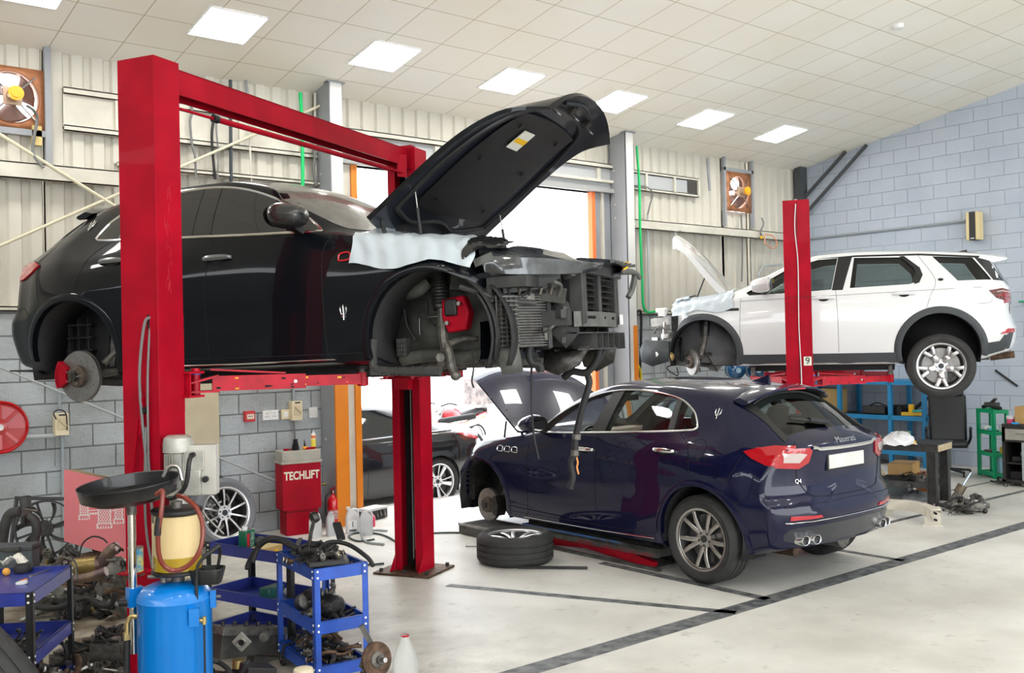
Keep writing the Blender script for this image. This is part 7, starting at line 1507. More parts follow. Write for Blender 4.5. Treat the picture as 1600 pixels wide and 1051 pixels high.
# exhaust with catalyst on the heap
catM = mat('heat_tinted_exhaust', (.26, .19, .13), .4, .8, col2=(.15, .10, .10), nscale=10)
g = MB(); g.tube([P(184, 855, 7.3), P(176, 858, 7.3), P(168, 866, 7.3), P(160, 878, 7.3), P(150, 882, 7.3)], .045, catM, n=20, sub=8); a, b_ = P(153, 881, 7.3), P(118, 885, 7.3); g.cyl(a, b_, .062, mat('brassy_exhaust_can', (.36, .26, .10), .4, .8, noise=.4, nscale=9), n=28); g.cyl(b_, b_+(b_-a)*.2, .062, catM, r2=.04, n=24); g.cyl(a, a-(b_-a)*.15, .062, catM, r2=.046, n=24); g.lathe([(.030, 0), (.05, 0), (.05, .012), (.03, .012)], rust, 24, Matrix.Translation(P(184, 855, 7.3)) @ Matrix.Rotation(.8, 4, 'Y'), closed=True)
single(g.build('exhaust_can', None), 'brassy exhaust can with a bent pipe on top of the parts heap', 'exhaust')
ptube('exhaust_pipe', [(115, 905, 7.1), (135, 902, 7.1), (152, 897, 7.1), (166, 892, 7.1)], .034, catM, 'coppery exhaust pipe lying below the brassy can', 'exhaust')
ptube('thin_hose', [(123, 870, 7.1), (130, 848, 7.1), (145, 838, 7.1), (160, 841, 7.1), (168, 848, 7.1)], .006, rubber, 'thin black hose arching in front of the pink carton', 'hose', 8)
ptube('wire_hanger', [(92, 873, 7.1), (97, 870, 7.1), (112, 874, 7.1), (118, 880, 7.1), (120, 900, 7.0), (122, 908, 7.0)], .008, castal, 'pale bent metal rod over the end of the exhaust can', 'rod', 8)
ptube('wire_hanger', [(166, 875, 7.0), (180, 874, 7.0), (188, 870, 7.0), (190, 874, 7.0), (180, 880, 7.0)], .007, castal, 'short hooked rod right of the exhaust can', 'rod', 8)
ptube('heap_hose', [(120, 938, 6.9), (140, 935, 6.9), (160, 946, 6.8), (175, 942, 6.8), (180, 926, 6.8)], .018, rubber, 'black hose curling out of the parts heap', 'hose')
ptube('heap_hose', [(52, 945, 6.9), (72, 950, 6.9), (95, 948, 6.9), (115, 940, 6.9)], .022, rubber, 'ribbed black hose low in the heap behind the left trolley', 'hose')
ptube('round_hose', [(75, 1003, 6.2), (96, 1004, 6.2), (104, 1020, 6.2), (98, 1036, 6.2), (86, 1040, 6.2)], .012, rubber, 'black hose loop on the floor behind the left trolley\'s leg', 'hose')
r = random.Random(12)
for i in range(95):
    t = r.random(); px = r.uniform(62, 200); py = 965-(100 if px < 190 else 60)*t-(px-62)*.10*(1-t); z = .04+.34*t*(1 if px > 95 else .8); p = at(px, py, Z=z)
    junk(r.choice(KS), r.randrange(4), p, (r.uniform(-.6, .6), r.uniform(-.5, .5), r.uniform(0, 6.3)), 'in the heap below the pink carton', 'engine parts in the heap below the pink carton', r.uniform(1.0, 1.9))
for i in range(26):
    px = r.uniform(150, 205); py = r.uniform(1005, 1050); p = at(px, py, Z=.03)
    junk(r.choice(['shaft', 'bracket', 'housing', 'cable', 'valve']), r.randrange(4), p, (r.uniform(-.4, .4), r.uniform(-.4, .4), r.uniform(0, 6.3)), 'on the floor left of the blue tank', 'engine parts on the floor left of the blue tank', r.uniform(.8, 1.3))
# gearbox like castings on the floor
def casting(name, label, c, rz, sz, seedv):
    r = random.Random(seedv); g = MB(); w, d, h = sz
    g.prism([(-w/2, -d/2), (w*.3, -d*.55), (w/2, -d*.1), (w*.42, d*.45), (-w*.1, d*.5), (-w/2, d*.3)], 0, h*.8, castal); g.bb((-w*.42, -d*.4, h*.8), (w*.35, d*.3, h*.95), darksteel)
    for k in range(9): x, y = r.uniform(-w*.4, w*.4), r.uniform(-d*.4, d*.4); g.cyl((x, y, h*.7), (x, y, h*r.uniform(.95, 1.15)), r.uniform(.012, .03), r.choice([castal, steel, darksteel]), n=12)
    for k in range(7): x = -w*.45+w*.9*k/6; g.bb((x-.008, -d*.56, .02), (x+.008, d*.4, h*.85), castal)
    for k in range(4): g.tube([(r.uniform(-w*.5, w*.5), r.uniform(-d*.5, d*.5), h*.9), (r.uniform(-w*.5, w*.5), r.uniform(-d*.5, d*.5), h*1.15), (r.uniform(-w*.5, w*.5), r.uniform(-d*.5, d*.5), h*.8)], .01, rubber)
    return single(g.build(name, castal, None, loc=c, rot=(0, 0, rz), bev=.006), label, 'engine part')
p = G(185, 1040); casting('gearbox_casting', 'ribbed grey gearbox casting on the floor left of the blue tank', (p.x, p.y+.1, 0), .9, (.36, .22, .20), 3)
p = G(120, 1046); casting('engine_block', 'dark engine casting on the floor behind the left trolley leg', (p.x, p.y, 0), .3, (.30, .2, .15), 4)
p = G(150, 960); casting('gearbox_casting', 'dark ribbed casting at the foot of the parts heap', (p.x, p.y+.15, 0), .4, (.45, .25, .22), 8)
casting('engine_block', 'dark engine casting under the radiator fan by the wall', (Fc.x, Fc.y, 0), .8, (.5, .3, .2), 6)
# subframe behind the trolley
g = MB(); a = P(338, 984, 6.3); b_ = P(438, 984, 6.7); g.beam(a, b_, .14, .05, castal); g.beam(a-Vector((0, 0, .10)), b_-Vector((0, 0, .06)), .10, .15, bayM); g.beam(a.lerp(b_, .5)-Vector((0, 0, .2)), b_-Vector((0, 0, .22)), .08, .08, bayM)
c = P(378, 1002, 6.25); T = Matrix.Translation(c) @ Matrix(((RT.x, UP.x, -FW.x, 0), (RT.y, UP.y, -FW.y, 0), (RT.z, UP.z, -FW.z, 0), (0, 0, 0, 1))) @ Matrix.Rotation(PI/4, 4, 'Z')
g.bb((-.045, -.045, 0), (.045, .045, .012), mat('pale_flange', (.38, .37, .34), .45, .6), T); g.lathe([(.018, .012), (.03, .012), (.03, .03), (.02, .03)], steel, 24, T, closed=True); g.lathe([(0, .013), (.018, .013)], liner, 20, T)
for x in (-.036, .036):
    for y in (-.036, .036): g.cyl(T @ Vector((x, y, .01)), T @ Vector((x, y, .02)), .005, steel, n=6)
c2 = P(415, 992, 6.4); g.cyl(c2, c2-FW*.05, .03, castal, n=18); c3 = P(372, 1030, 6.2); g.cyl(c3, c3-Vector((0, 0, .05)), .035, mat('brass', (.5, .4, .2), .4, .8), n=16); g.bb((a.x-.1, a.y-.25, 0), (a.x+.25, a.y-.1, .06), liner)
for k in range(5): q = a.lerp(b_, .1+.18*k)+Vector((0, 0, .03)); g.cyl(q, q+Vector((0, 0, .025)), .014, darksteel, n=8)
single(g.build('subframe', castal, bev=.004), 'grimy cast subframe with a square flange behind the blue tank', 'engine part')
single(MB().tube([P(333, 1032, 5.6), P(345, 1036, 5.6), P(358, 1048, 5.5), P(362, 1070, 5.4)], .014, rubber, n=10, sub=8).build('hose'), 'black hose with a metal end right of the blue tank', 'hose')
g = MB(); g.beam(P(380, 1045, 5.7), P(425, 1046, 5.8), .14, .05, blackpl); g.beam(P(378, 1050, 5.6), P(388, 1032, 5.6), .05, .02, blackpl); single(g.build('plastic_tray', blackpl, bev=.006), 'flat black plastic tray on the floor before the bright blue trolley', 'tray')
g = MB(); c = P(474, 1050, 5.3); g.lathe([(0, -.05), (.05, -.05), (.055, .0), (.05, .02), (.035, .026), (.0, .028)], mat('cream_reservoir', (.62, .54, .38), .45), 28, Matrix.Translation(c)); g.cyl((c.x, c.y, 0), (c.x, c.y, c.z-.05), .05, cream, n=20); single(g.build('fluid_reservoir', None), 'cream plastic fluid reservoir at the foot of the bright blue trolley', 'reservoir')
# white spray bottle at the bottom edge
sb = P(634, 1052, 5.1); Sb = thing('plastic_bottle', 'translucent white plastic bottle with red rim at the bottom edge', 'bottle', (sb.x, sb.y, 0)); zt_ = P(634, 992, 5.1).z
g = MB(); g.lathe([(0, 0), (.062, 0), (.065, .01), (.065, zt_-.13), (.05, zt_-.08), (.022, zt_-.02), (.02, zt_)], mat('milky_plastic', (.80, .82, .80), .3, trans=.7, ior=1.1), 32); g.build('body', None, Sb); MB().lathe([(.021, zt_-.006), (.023, zt_), (.018, zt_+.003)], redlens, 24).build('rim', redlens, Sb)
# tyre in the lower left corner
ax_ = (RT*.75+UP*.66+FW*.85).normalized(); pT = P(33, 1010, 4.75); rd = (CP-pT).normalized(); rd = (rd-ax_*rd.dot(ax_)).normalized(); cT = pT-ax_*.125-rd*.38; q_ = ax_.orthogonal().normalized(); p_ = q_.cross(ax_)
o = tire_mb(.38, .25, .25).build('tyre', mat('worn_grey_tread', (.085, .085, .08), .75, noise=.3, nscale=9)); o.matrix_basis = Matrix(((q_.x, p_.x, ax_.x, cT.x), (q_.y, p_.y, ax_.y, cT.y), (q_.z, p_.z, ax_.z, cT.z), (0, 0, 0, 1))); single(o, 'big grey tyre leaning in the bottom left corner', 'tyre')
o = tire_mb(.36, .22, .25).build('tyre', tyre); o.location = (cT.x-.05, cT.y-.1, .115); single(o, 'tyre lying flat under the big leaning tyre', 'tyre')
# ================================================================ right-hand corner
rackB = mat('blue_rack_paint', (.02, .24, .50), .45, noise=.15, nscale=5)
XR = 14.8; Yr = at(1444, 620, X=XR).y; Yl = at(1312, 620, X=XR).y; Ym = at(1391, 620, X=XR).y
Rk = thing('storage_rack', 'blue steel rack against the right wall under the white car', 'rack')
for y in (Yr, Ym, Yl, 10.2):
    for x in (XR, 15.38): MB().bb((x-.03, y-.03, 0), (x+.03, y+.03, 1.36)).build('upright', rackB, Rk)
for z in (1.36, .80, .25):
    g = MB(); g.bb((XR-.03, Yr-.03, z-.07), (XR+.01, 10.23, z), rackB); g.bb((15.38, Yr-.03, z-.07), (15.41, 10.23, z), rackB); g.bb((XR, Yr-.03, z-.07), (15.4, Yr+.01, z), rackB)
    g.bb((XR-.02, Yr-.02, z-.012), (15.4, 10.2, z-.004), darksteel if z < 1 else rackB); g.build('shelf', rackB, Rk)
def rk(px, py, z, X=None): p = at(px, py, X=X or 15.0); return Vector((p.x, p.y, z))
g = MB(); p = rk(1405, 655, .80); g.box(p+Vector((0, 0, .06)), (.25, .22, .12), blackpl); g.box(p+Vector((0, .0, .14)), (.2, .16, .04), darksteel); single(g.build('drill_case', None), 'black tool case on the blue rack\'s middle shelf', 'tool case')
g = MB(); p = rk(1406, 655, .80, 14.9); g.lathe([(0, 0), (.045, 0), (.045, .16), (.04, .18), (0, .18)], yellow, 20, Matrix.Translation(p+Vector((0, -.2, 0)))); single(g.build('yellow_tin', yellow), 'yellow tin standing on the blue rack\'s middle shelf', 'tin')
g = MB(); p = rk(1425, 660, .80, 14.9); g.box(p+Vector((0, 0, .03)), (.10, .30, .05), mat('yellow_tool', (.75, .45, .04), .5), .4); g.box(p+Vector((.02, -.1, .08)), (.04, .18, .03), mat('teal_tool', (.05, .45, .40), .5), .9); single(g.build('hand_tool', None), 'yellow and teal hand tool lying on the blue rack', 'tool')
g = MB(); p = rk(1418, 640, .80, 15.1); g.beam(p, p+Vector((0, -.35, .28)), .10, .03, blackpl); single(g.build('thin_board', blackpl), 'thin black panel leaning on the blue rack', 'panel')
g = MB(); p = rk(1372, 655, .80); g.box(p+Vector((0, 0, .07)), (.25, .4, .12), plg); g.tube([p+Vector((0, -.15, .13)), p+Vector((0, 0, .18)), p+Vector((0, .15, .13))], .012, blackpl); single(g.build('tool_box', None, bev=.01), 'dark grey tool box at the left of the blue rack\'s shelf', 'tool box')
g = MB(); p = rk(1303, 625, .80); g.box(p+Vector((0, 0, .2)), (.25, .35, .4), mat('tan_box_far', (.45, .30, .12), .7)); single(g.build('carton', None), 'brown carton behind the blue rack\'s left upright', 'carton')
# office chair
chM = mat('black_chair_leather', (.012, .012, .014), .4, noise=.2)
Cc_ = at(1484, 742, Z=0); Oc = thing('office_chair', 'black high-back office chair standing by the right wall', 'office chair', (Cc_.x, Cc_.y, 0), math.radians(30))
g = MB()
for k in range(5): a = 2*PI*k/5; g.beam((0, 0, .10), (.30*math.cos(a), .30*math.sin(a), .07), .04, .03, blackpl); g.cyl((.30*math.cos(a), .30*math.sin(a)-.012, .03), (.30*math.cos(a), .30*math.sin(a)+.012, .03), .03, rubber, n=14)
g.cyl((0, 0, .08), (0, 0, .42), .028, steel, n=14); g.build('swivel_base', blackpl, Oc)
g = MB(); g.box((0, 0, .47), (.50, .50, .10)); g.build('seat', chM, Oc, bev=.04); g = MB(); g.box((.22, 0, .82), (.09, .52, .72), None, Matrix.Rotation(.16, 4, 'Y')); g.build('backrest', chM, Oc, bev=.04); g = MB(); g.box((.27, 0, 1.21), (.11, .46, .16), None, Matrix.Rotation(.16, 4, 'Y')); g.build('headrest', chM, Oc, bev=.04)
for s_ in (-1, 1): MB().tube([(.15, s_*.27, .45), (.10, s_*.30, .55), (.10, s_*.30, .68), (-.15, s_*.29, .70)], .02, chM).build('armrest', chM, Oc)
# green shelf tower
grn = mat('green_shelf_paint', (.0, .32, .13), .45)
q0 = at(1531, 742, Z=0); q1 = at(1555, 748, Z=0); ga = math.atan2(q1.y-q0.y, q1.x-q0.x); gw = (q1-q0).xy.length
Gs = thing('shelf_stand', 'narrow green shelf stand between office chair and metal cabinet', 'shelf', (q0.x, q0.y, 0), ga)
for x in (0, gw):
    for y in (0, .30): MB().bb((x-.028, y-.028, 0), (x+.028, y+.028, .98)).build('leg', grn, Gs)
for z in (.98, .67, .36, .08):
    g = MB(); g.bb((-.028, -.03, z-.05), (gw+.028, -.01, z)); g.bb((-.028, .31, z-.05), (gw+.028, .33, z)); g.bb((gw+.01, 0, z-.05), (gw+.03, .3, z)); g.bb((-.03, 0, z-.05), (-.01, .3, z)); g.bb((0, 0, z-.03), (gw, .3, z-.02)); g.build('shelf', grn, Gs)
Gs.scale = (1, .62, 1)
def gs(x, y, z): return Gs.matrix_basis @ Vector((x, y, z))
def gsp(x, z): return gs(x, .1, z)
g = MB(); r = random.Random(5); g.tube([gs(.02, .1, 1.0), gs(.15, .12, 1.03), gs(.3, .1, 1.02), gs(.45, .15, 1.0)], .03, blackpl); g.box(gs(.25, .12, 1.05), (.18, .12, .06), plg, ga+.4); g.beam(gs(.15, .1, 1.02), gs(.38, .1, 1.14), .05, .03, plg); single(g.build('black_bag', None, bev=.01), 'crumpled black tool bag on top of the green stand', 'bag')
g = MB(); g.sph(gsp(.14, .70), .05, white_pl, 8, (1.5, 1, .8)); single(g.build('cloth', None), 'crumpled white cloth on the green stand\'s upper shelf', 'cloth')
g = MB(); c = gsp(.27, .68); g.cyl(c, c+Vector((-.06, 0, .02)), .024, mat('teal_can', (.05, .5, .55), .4), n=14); single(g.build('small_can', None), 'teal can lying beside the white cloth on the green stand', 'can')
g = MB(); c = gs(gw-.02, .2, .665); g.cyl(c, c+Vector((0, 0, .09)), .03, white_pl, n=14); single(g.build('small_can', None), 'small white can at the right of the green stand\'s upper shelf', 'can')
g = MB(); c = gs(gw-.02, .2, .36); g.cyl(c, c+Vector((0, 0, .09)), .035, mat('yellow_white_can', (.8, .55, .08), .4), n=14); single(g.build('small_can', None), 'yellow can at the right of the green stand\'s lower shelf', 'can')
g = MB(); c = gsp(.20, .36); g.box(c+Vector((0, 0, .015)), (.16, .10, .03), castal, ga); single(g.build('flat_box', None), 'flat dull box on the green stand\'s lower shelf', 'box')
g = MB(); c = gs(gw-.03, .14, .08); g.cyl(c, c+Vector((0, 0, .24)), .035, mat('pale_blue_tube', (.35, .62, .75), .4), n=16); single(g.build('blue_tube', None), 'pale blue tube standing at the foot of the green stand', 'tube')
# metal cabinet with cartons
cabM2 = mat('dull_grey_beige_cabinet', (.37, .35, .31), .5, noise=.2, nscale=5); cdoor = mat('grey_cabinet_door', (.34, .37, .39), .45)
c0 = at(1567, 750, Z=0); Mc = thing('metal_cabinet', 'dull grey metal cabinet with an open front cut by the right edge', 'cabinet', (c0.x*.965, c0.y*.965, 0), math.radians(-90))
g = MB(); g.bb((0, 0, .05), (.04, .5, .80)); g.bb((.96, 0, .05), (1.0, .5, .80)); g.bb((0, 0, .80), (1.0, .5, .84)); g.bb((0, 0, .05), (1.0, .5, .09)); g.bb((0, .48, .05), (1, .5, .8)); g.bb((0, 0, .60), (1.0, .03, .80)); g.bb((0, 0, .0), (.05, .05, .05)); g.bb((.95, 0, 0), (1, .05, .05)); g.bb((0, .45, 0), (.05, .5, .05)); g.bb((.05, .02, .30), (.95, .48, .32), darksteel); g.build('body', cabM2, Mc)
g = MB(); g.bb((.05, -.012, .63), (.48, .0, .775)); g.bb((.52, -.012, .63), (.95, 0, .775)); g.build('drawer', cabM2, Mc); g = MB(); g.bb((.20, -.03, .71), (.36, -.012, .725)); g.build('handle', chrome, Mc)
MB().bb((.26, -.004, .09), (.62, .012, .60)).build('door', cdoor, Mc); MB().bb((.62, -.014, .09), (.96, .002, .60)).build('door', cdoor, Mc)
def mc(x, y, z): return Mc.matrix_basis @ Vector((x, y, z))
g = MB(); g.box(mc(.16, .2, .36), (.14, .2, .06), blackpl, .3); g.box(mc(.2, .2, .42), (.08, .06, .05), white_pl, .8); single(g.build('stored_part', None), 'black and white bits on the cabinet\'s inner shelf', 'stored part')
g = MB(); g.box(mc(.15, .2, .14), (.16, .22, .09), blackpl, .2); single(g.build('stored_part', None), 'black case at the bottom inside the metal cabinet', 'stored part')
crt = mat('brown_carton', (.52, .32, .12), .7, noise=.12, nscale=6)
g = MB(); g.box(mc(.42, .25, .96), (.55, .34, .23), crt, math.radians(-90)); o = single(g.build('carton', crt), 'brown carton with dark print on top of the metal cabinet', 'carton')
T = Mc.matrix_basis @ Matrix.Translation((.36, .078, .95)) @ Matrix.Rotation(PI/2, 4, 'X'); text_mesh('GRV', .085, 'carton_print', mat('faded_print', (.16, .08, .03), .7), o, M=T @ Matrix.Translation((0, -.04, 0)), depth=.001); text_mesh('Adam', .06, 'carton_print', blackpl, o, M=T @ Matrix.Translation((.0, .05, 0)), depth=.001, shear=.3)
g = MB(); g.box(mc(.38, .25, 1.15), (.26, .2, .15), crt, math.radians(-90)); single(g.build('carton', crt), 'small brown carton stacked on the printed one', 'carton')
g = MB(); c = mc(.33, .22, 1.225); g.box(c+Vector((0, 0, .02)), (.12, .10, .04), white_pl, .3); g.cyl(c, c+Vector((0, 0, .08)), .018, white_pl, n=12); single(g.build('white_bottle', white_pl), 'small white bottle on the topmost carton', 'bottle')
g = MB(); c = mc(.06, .15, .84); g.lathe([(0, 0), (.05, 0), (.058, .09), (.06, .10), (0, .10)], mat('pink_white_tub', (.75, .08, .20), .4), 24, Matrix.Translation(c)); g.lathe([(.056, .06), (.061, .10), (.0, .102)], white_pl, 24, Matrix.Translation(c)); single(g.build('paste_tub', None), 'pink and white tub at the corner of the metal cabinet', 'tub')
g = MB(); c = mc(.14, .1, .85); g.box(c, (.12, .09, .02), mat('bright_blue_cloth', (.02, .3, .7), .6), .4); single(g.build('cloth', None), 'bright blue cloth beside the pink tub', 'cloth')
r = random.Random(9)
for i in range(12): p = at(r.uniform(1560, 1600), r.uniform(749, 757), Z=.02); junk(r.choice(['bracket', 'shaft', 'valve', 'cable']), r.randrange(4), p, (r.uniform(-.3, .3), 0, r.uniform(0, 6)), 'on the floor before the metal cabinet', 'engine parts on the floor before the metal cabinet', r.uniform(.8, 1.3))
# workbench
bt = mat('scuffed_black_bench', (.06, .06, .058), .55, .2, noise=.45, nscale=9); ply = mat('bare_board_end', (.55, .45, .28), .7, noise=.3, nscale=14)
A_ = at(1465, 695, Z=.74); B_ = at(1486, 689, Z=.74); ba = math.atan2((B_-A_).y, (B_-A_).x)
Wb = thing('workbench', 'scuffed black steel workbench with a bare board end behind the blue car', 'workbench', (A_.x, A_.y, 0), ba)
bw2 = max(.55, min(.8, (B_-A_).xy.length)); BL = 1.5
g = MB(); g.bb((0, 0, .65), (bw2, BL, .74), bt); g.bb((.01, -.006, .655), (bw2-.01, .0, .735), ply); g.bb((-.02, -.01, .735), (bw2+.02, BL, .748), bt); g.build('worktop', None, Wb)
for x in (.04, bw2-.04):
    for y in (.08, BL-.08):
        l = MB(); l.bb((x-.012, y-.05, 0), (x+.012, y+.05, .65)); l.bb((x-.05, y-.055, 0), (x+.05, y-.045, .65)); l.bb((x-.05, y+.045, 0), (x+.05, y+.055, .65)); l.build('leg', bt, Wb)
g = MB(); g.bb((.02, .05, .20), (.06, BL-.05, .27)); g.bb((bw2-.06, .05, .20), (bw2-.02, BL-.05, .27)); g.bb((.03, .1, .20), (bw2-.03, BL-.1, .21)); g.build('lower_rail', bt, Wb)
def wb(x, y, z): return Wb.matrix_basis @ Vector((x, y, z))
r = random.Random(3); g = MB(); c = at(1405, 693, Z=.75); rows = []
for i in range(9):
    th = PI/2*i/8; rows.append([Vector((c.x, c.y, .75))+Vector(((.16+.02*math.sin(5*a+i))*math.cos(th)*math.cos(a)*1.35, (.15+.02*math.sin(4*a+2*i))*math.cos(th)*math.sin(a)*1.2, .145*math.sin(th)+.012*math.sin(7*a+i))) for a in [2*PI*k/24 for k in range(25)]])
g.grid(rows, mat('white_cloth_bag', (.80, .80, .80), .7)); single(g.build('cloth_bundle', None), 'white cloth bundle lying on the workbench', 'cloth bundle')
g = MB(); c = at(1427, 691, Z=.77); g.box(c, (.09, .05, .035), yellow, .3); single(g.build('tape_roll', yellow), 'small yellow block beside the white cloth bundle', 'block')
g = MB(); c = at(1432, 682, Z=.77); g.box(c+Vector((.1, .2, .02)), (.14, .12, .06), mat('dull_green_pack', (.22, .34, .16), .6), .5); single(g.build('green_pack', None), 'dull green pack at the back of the workbench', 'pack')
for lab, px, py, sz_, m_, nm in (('orange-brown carton under the workbench', 1412, 722, (.45, .3, .14), crt, 'carton'), ('grey plastic box under the workbench', 1406, 735, (.32, .25, .18), mat('grey_storage_box', (.25, .29, .31), .5), 'storage_box'), ('dull orange box right of the grey plastic box under the workbench', 1447, 727, (.3, .2, .12), mat('dull_orange_box', (.42, .14, .03), .6), 'storage_box')):
    p = P(px, py, 13.0); g = MB(); zc = {'carton': .35, 'storage_box': .14}[nm]; hh = .14 if nm == 'carton' else .28
    g.box((p.x, p.y, zc), (sz_[0], sz_[1], hh), m_, .3)
    if 'grey plastic' in lab: g.box((p.x-.12, p.y-.14, .17), (.10, .01, .08), white_pl, .3)
    single(g.build(nm, None), lab, 'box')
r = random.Random(21)
for i in range(22): p = wb(r.uniform(.08, bw2-.1), r.uniform(.1, .95), .225+.05*r.random()); junk(r.choice(['pulley', 'housing', 'shaft', 'cable', 'hose']), r.randrange(4), p, (r.uniform(-.4, .4), r.uniform(-.4, .4), r.uniform(0, 6)), 'on the workbench\'s low shelf', 'engine parts on the low shelf of the workbench', r.uniform(.9, 1.4))
g = MB(); c = wb(.2, .75, .30); T = Matrix.Translation(c) @ Matrix.Rotation(1.3, 4, 'X'); g.lathe([(.0, -.01), (.07, -.01), (.075, 0), (.07, .01), (0, .01)], ply, 24, T); single(g.build('filter_disc', ply), 'tan round filter on the low shelf of the workbench', 'filter')
g = MB(); c = wb(.4, .4, .06); rows = [[Vector((c.x, c.y, 0))+Vector((.22*math.cos(th)*math.cos(a)*(1+.12*math.sin(5*a)), .16*math.cos(th)*math.sin(a), .11*math.sin(th)+.012*math.sin(6*a))) for a in [2*PI*k/20 for k in range(21)]] for th in (0, .35, .7, 1.05, 1.3, 1.57)]; g.grid(rows, mat('grey_plastic_bag', (.20, .21, .22), .4)); single(g.build('plastic_bag', None), 'grey plastic bag on the floor under the workbench', 'plastic bag')
# strut and joints beside the bench
def gp_(px, py, z): return at(px, py, Z=z)
g = MB(); a = P(1502, 762, 11.9); b_ = P(1517, 738, 11.9); base = at(1500, 790, Z=.10)
g.cyl(a, b_, .012, mat('blue_white_rod', (.45, .60, .75), .2, .6), n=12); g.cyl(P(1497, 770, 11.9), P(1504, 758, 11.9), .055, mat('oily_brown_steel', (.16, .13, .09), .5, .6, noise=.4), n=18); g.tube([P(1497, 772, 11.9), P(1490, 782, 11.8), P(1488, 794, 11.8)], .05, castal); single(g.build('suspension_strut', castal), 'suspension strut with a shiny rod leaning beside the workbench', 'engine part')
g = MB(); a = P(1515, 786, 11.7); g.cyl(a, P(1528, 788, 11.7), .06, castal, n=20); g.cyl(P(1528, 788, 11.7), P(1545, 790, 11.7), .03, castal, n=14); g.cyl(P(1505, 784, 11.7), a, .045, darksteel, n=16); single(g.build('axle_joint', castal), 'grey axle joint with a short shaft right of the strut', 'engine part')
g = MB(); g.cyl(at(1492, 786, Z=.08), at(1535, 797, Z=.03), .014, castal, n=10); g.sph(at(1539, 798, Z=.03), .03, darksteel, 8); single(g.build('tie_rod', castal), 'long tie rod with a ball joint on the floor by the strut', 'engine part')
for i in range(16): px = r.uniform(1473, 1530); p = at(px, r.uniform(786, 800)-max(0, px-1500)*.25, Z=.03+.05*r.random()); junk(r.choice(['bracket', 'housing', 'shaft', 'pulley', 'hose']), r.randrange(4), p, (r.uniform(-.4, .4), r.uniform(-.4, .4), r.uniform(0, 6)), 'on the floor by the workbench', 'engine parts on the floor by the workbench', r.uniform(1.0, 1.7))
# cream bumper beam on the floor
crm = mat('cream_painted_beam', (.66, .62, .52), .5, noise=.15, nscale=8)
g = MB(); pts = [at(x, y, Z=.20) for x, y in ((1370, 779), (1400, 781), (1425, 783), (1448, 789), (1464, 797))]; Q = smooth([Vector(p) for p in pts], 5)
rows = []
for i, q in enumerate(Q): 
    d = (Q[min(i+1, len(Q)-1)]-Q[max(i-1, 0)]).normalized(); n = Vector((-d.y, d.x, 0)); rows.append([q+n*.05+Vector((0, 0, -.035)), q+n*.05, q-n*.05, q-n*.05+Vector((0, 0, -.035)), q-n*.05+Vector((0, 0, -.10)), q-n*.03+Vector((0, 0, -.035))])
g.grid(rows, crm, True); c = at(1457, 806, Z=.10); g.box((c.x, c.y, .10), (.05, .16, .2), crm, .5); g.box((c.x, c.y, .006), (.12, .20, .012), crm, .5)
p = at(1385, 792, Z=.10); g.box((p.x, p.y, .09), (.05, .14, .18), crm, .5)
for z in (.07, .14): g.cyl((c.x-.03, c.y-.04, z), (c.x-.05, c.y-.07, z), .01, blackpl, n=8)
single(g.build('bumper_beam', crm, solid=.006), 'cream metal bumper beam on bracket feet beside the blue car', 'bumper beam')
# water bottles behind the white car
for i, (px, lab) in enumerate(((1150, 'left'), (1181, 'right'))):
    c = P(px, 578, 15.3); wbm = mat('blue_water_bottle', (.01, .09, .22), .25, coat=.5); T = Matrix.Translation(c) @ Matrix(((RT.x, UP.x, -FW.x, 0), (RT.y, UP.y, -FW.y, 0), (RT.z, UP.z, -FW.z, 0), (0, 0, 0, 1)))
    g = MB(); g.lathe([(0, -.22), (.13, -.22), (.135, -.2), (.135, -.1), (.128, -.09), (.135, -.08), (.135, .05), (.11, .11), (.04, .15), (.035, .18), (0, .18)], wbm, 32, T); g.lathe([(.038, .15), (.038, .19), (0, .19)], mat('pale_cap', (.35, .55, .65), .4), 20, T); single(g.build('water_bottle', None), 'big blue water bottle lying on the stand behind the white car, %s one' % lab, 'water bottle')
c = P(1166, 590, 15.3); g = MB(); g.box((c.x+.02, c.y+.0, c.z-.12), (.10, 1.0, .04), steel, math.radians(-40))
for s_ in (-.42, .42): g.bb((c.x-.02+s_*.6, c.y-.02-s_*.5, 0), (c.x+.02+s_*.6, c.y+.02-s_*.5, c.z-.12), steel)
g.box((c.x+.05, c.y+.05, c.z-.15), (.5, .9, .03), steel, math.radians(-40)); single(g.build('bottle_stand', steel), 'grey metal stand carrying the two blue water bottles', 'stand')
# ================================================================ wall fittings
def face(o_, px, py, w, h, d, m_, name, label, cat, g=None, build=True, off=0):
    c = wall(px, py, 0); g = g or MB(); g.bb((c.x-w/2, WY-d-off, c.z-h/2), (c.x+w/2, WY-.001-off, c.z+h/2), m_); return g, c
g, c = face(None, 388, 650, .12, .12, .05, mat('alarm_red', (.55, .03, .03), .4), '', '', ''); g.bb((c.x-.04, WY-.056, c.z-.03), (c.x+.045, WY-.05, c.z+.025), mat('alarm_window', (.75, .62, .50), .5))
for k in range(3): g.bb((c.x-.025+.02*k, WY-.058, c.z-.006), (c.x-.015+.02*k, WY-.055, c.z+.006), blackpl)
single(g.build('fire_alarm_point', None, bev=.004), 'small red fire alarm call point on the grey block wall', 'fire alarm')
g, c = face(None, 421, 648, .19, .11, .035, white_pl, '', '', '')
for x in (-.045, .045):
    for dx, dz in ((0, .02), (-.014, -.015), (.014, -.015)): g.bb((c.x+x+dx-.004, WY-.037, c.z+dz-.006), (c.x+x+dx+.004, WY-.034, c.z+dz+.006), blackpl)
    g.bb((c.x+x*.4-.008, WY-.04, c.z+.02), (c.x+x*.4+.008, WY-.034, c.z+.045), white_pl)
single(g.build('double_socket', None, bev=.003), 'white double power socket right of the red alarm point', 'socket')
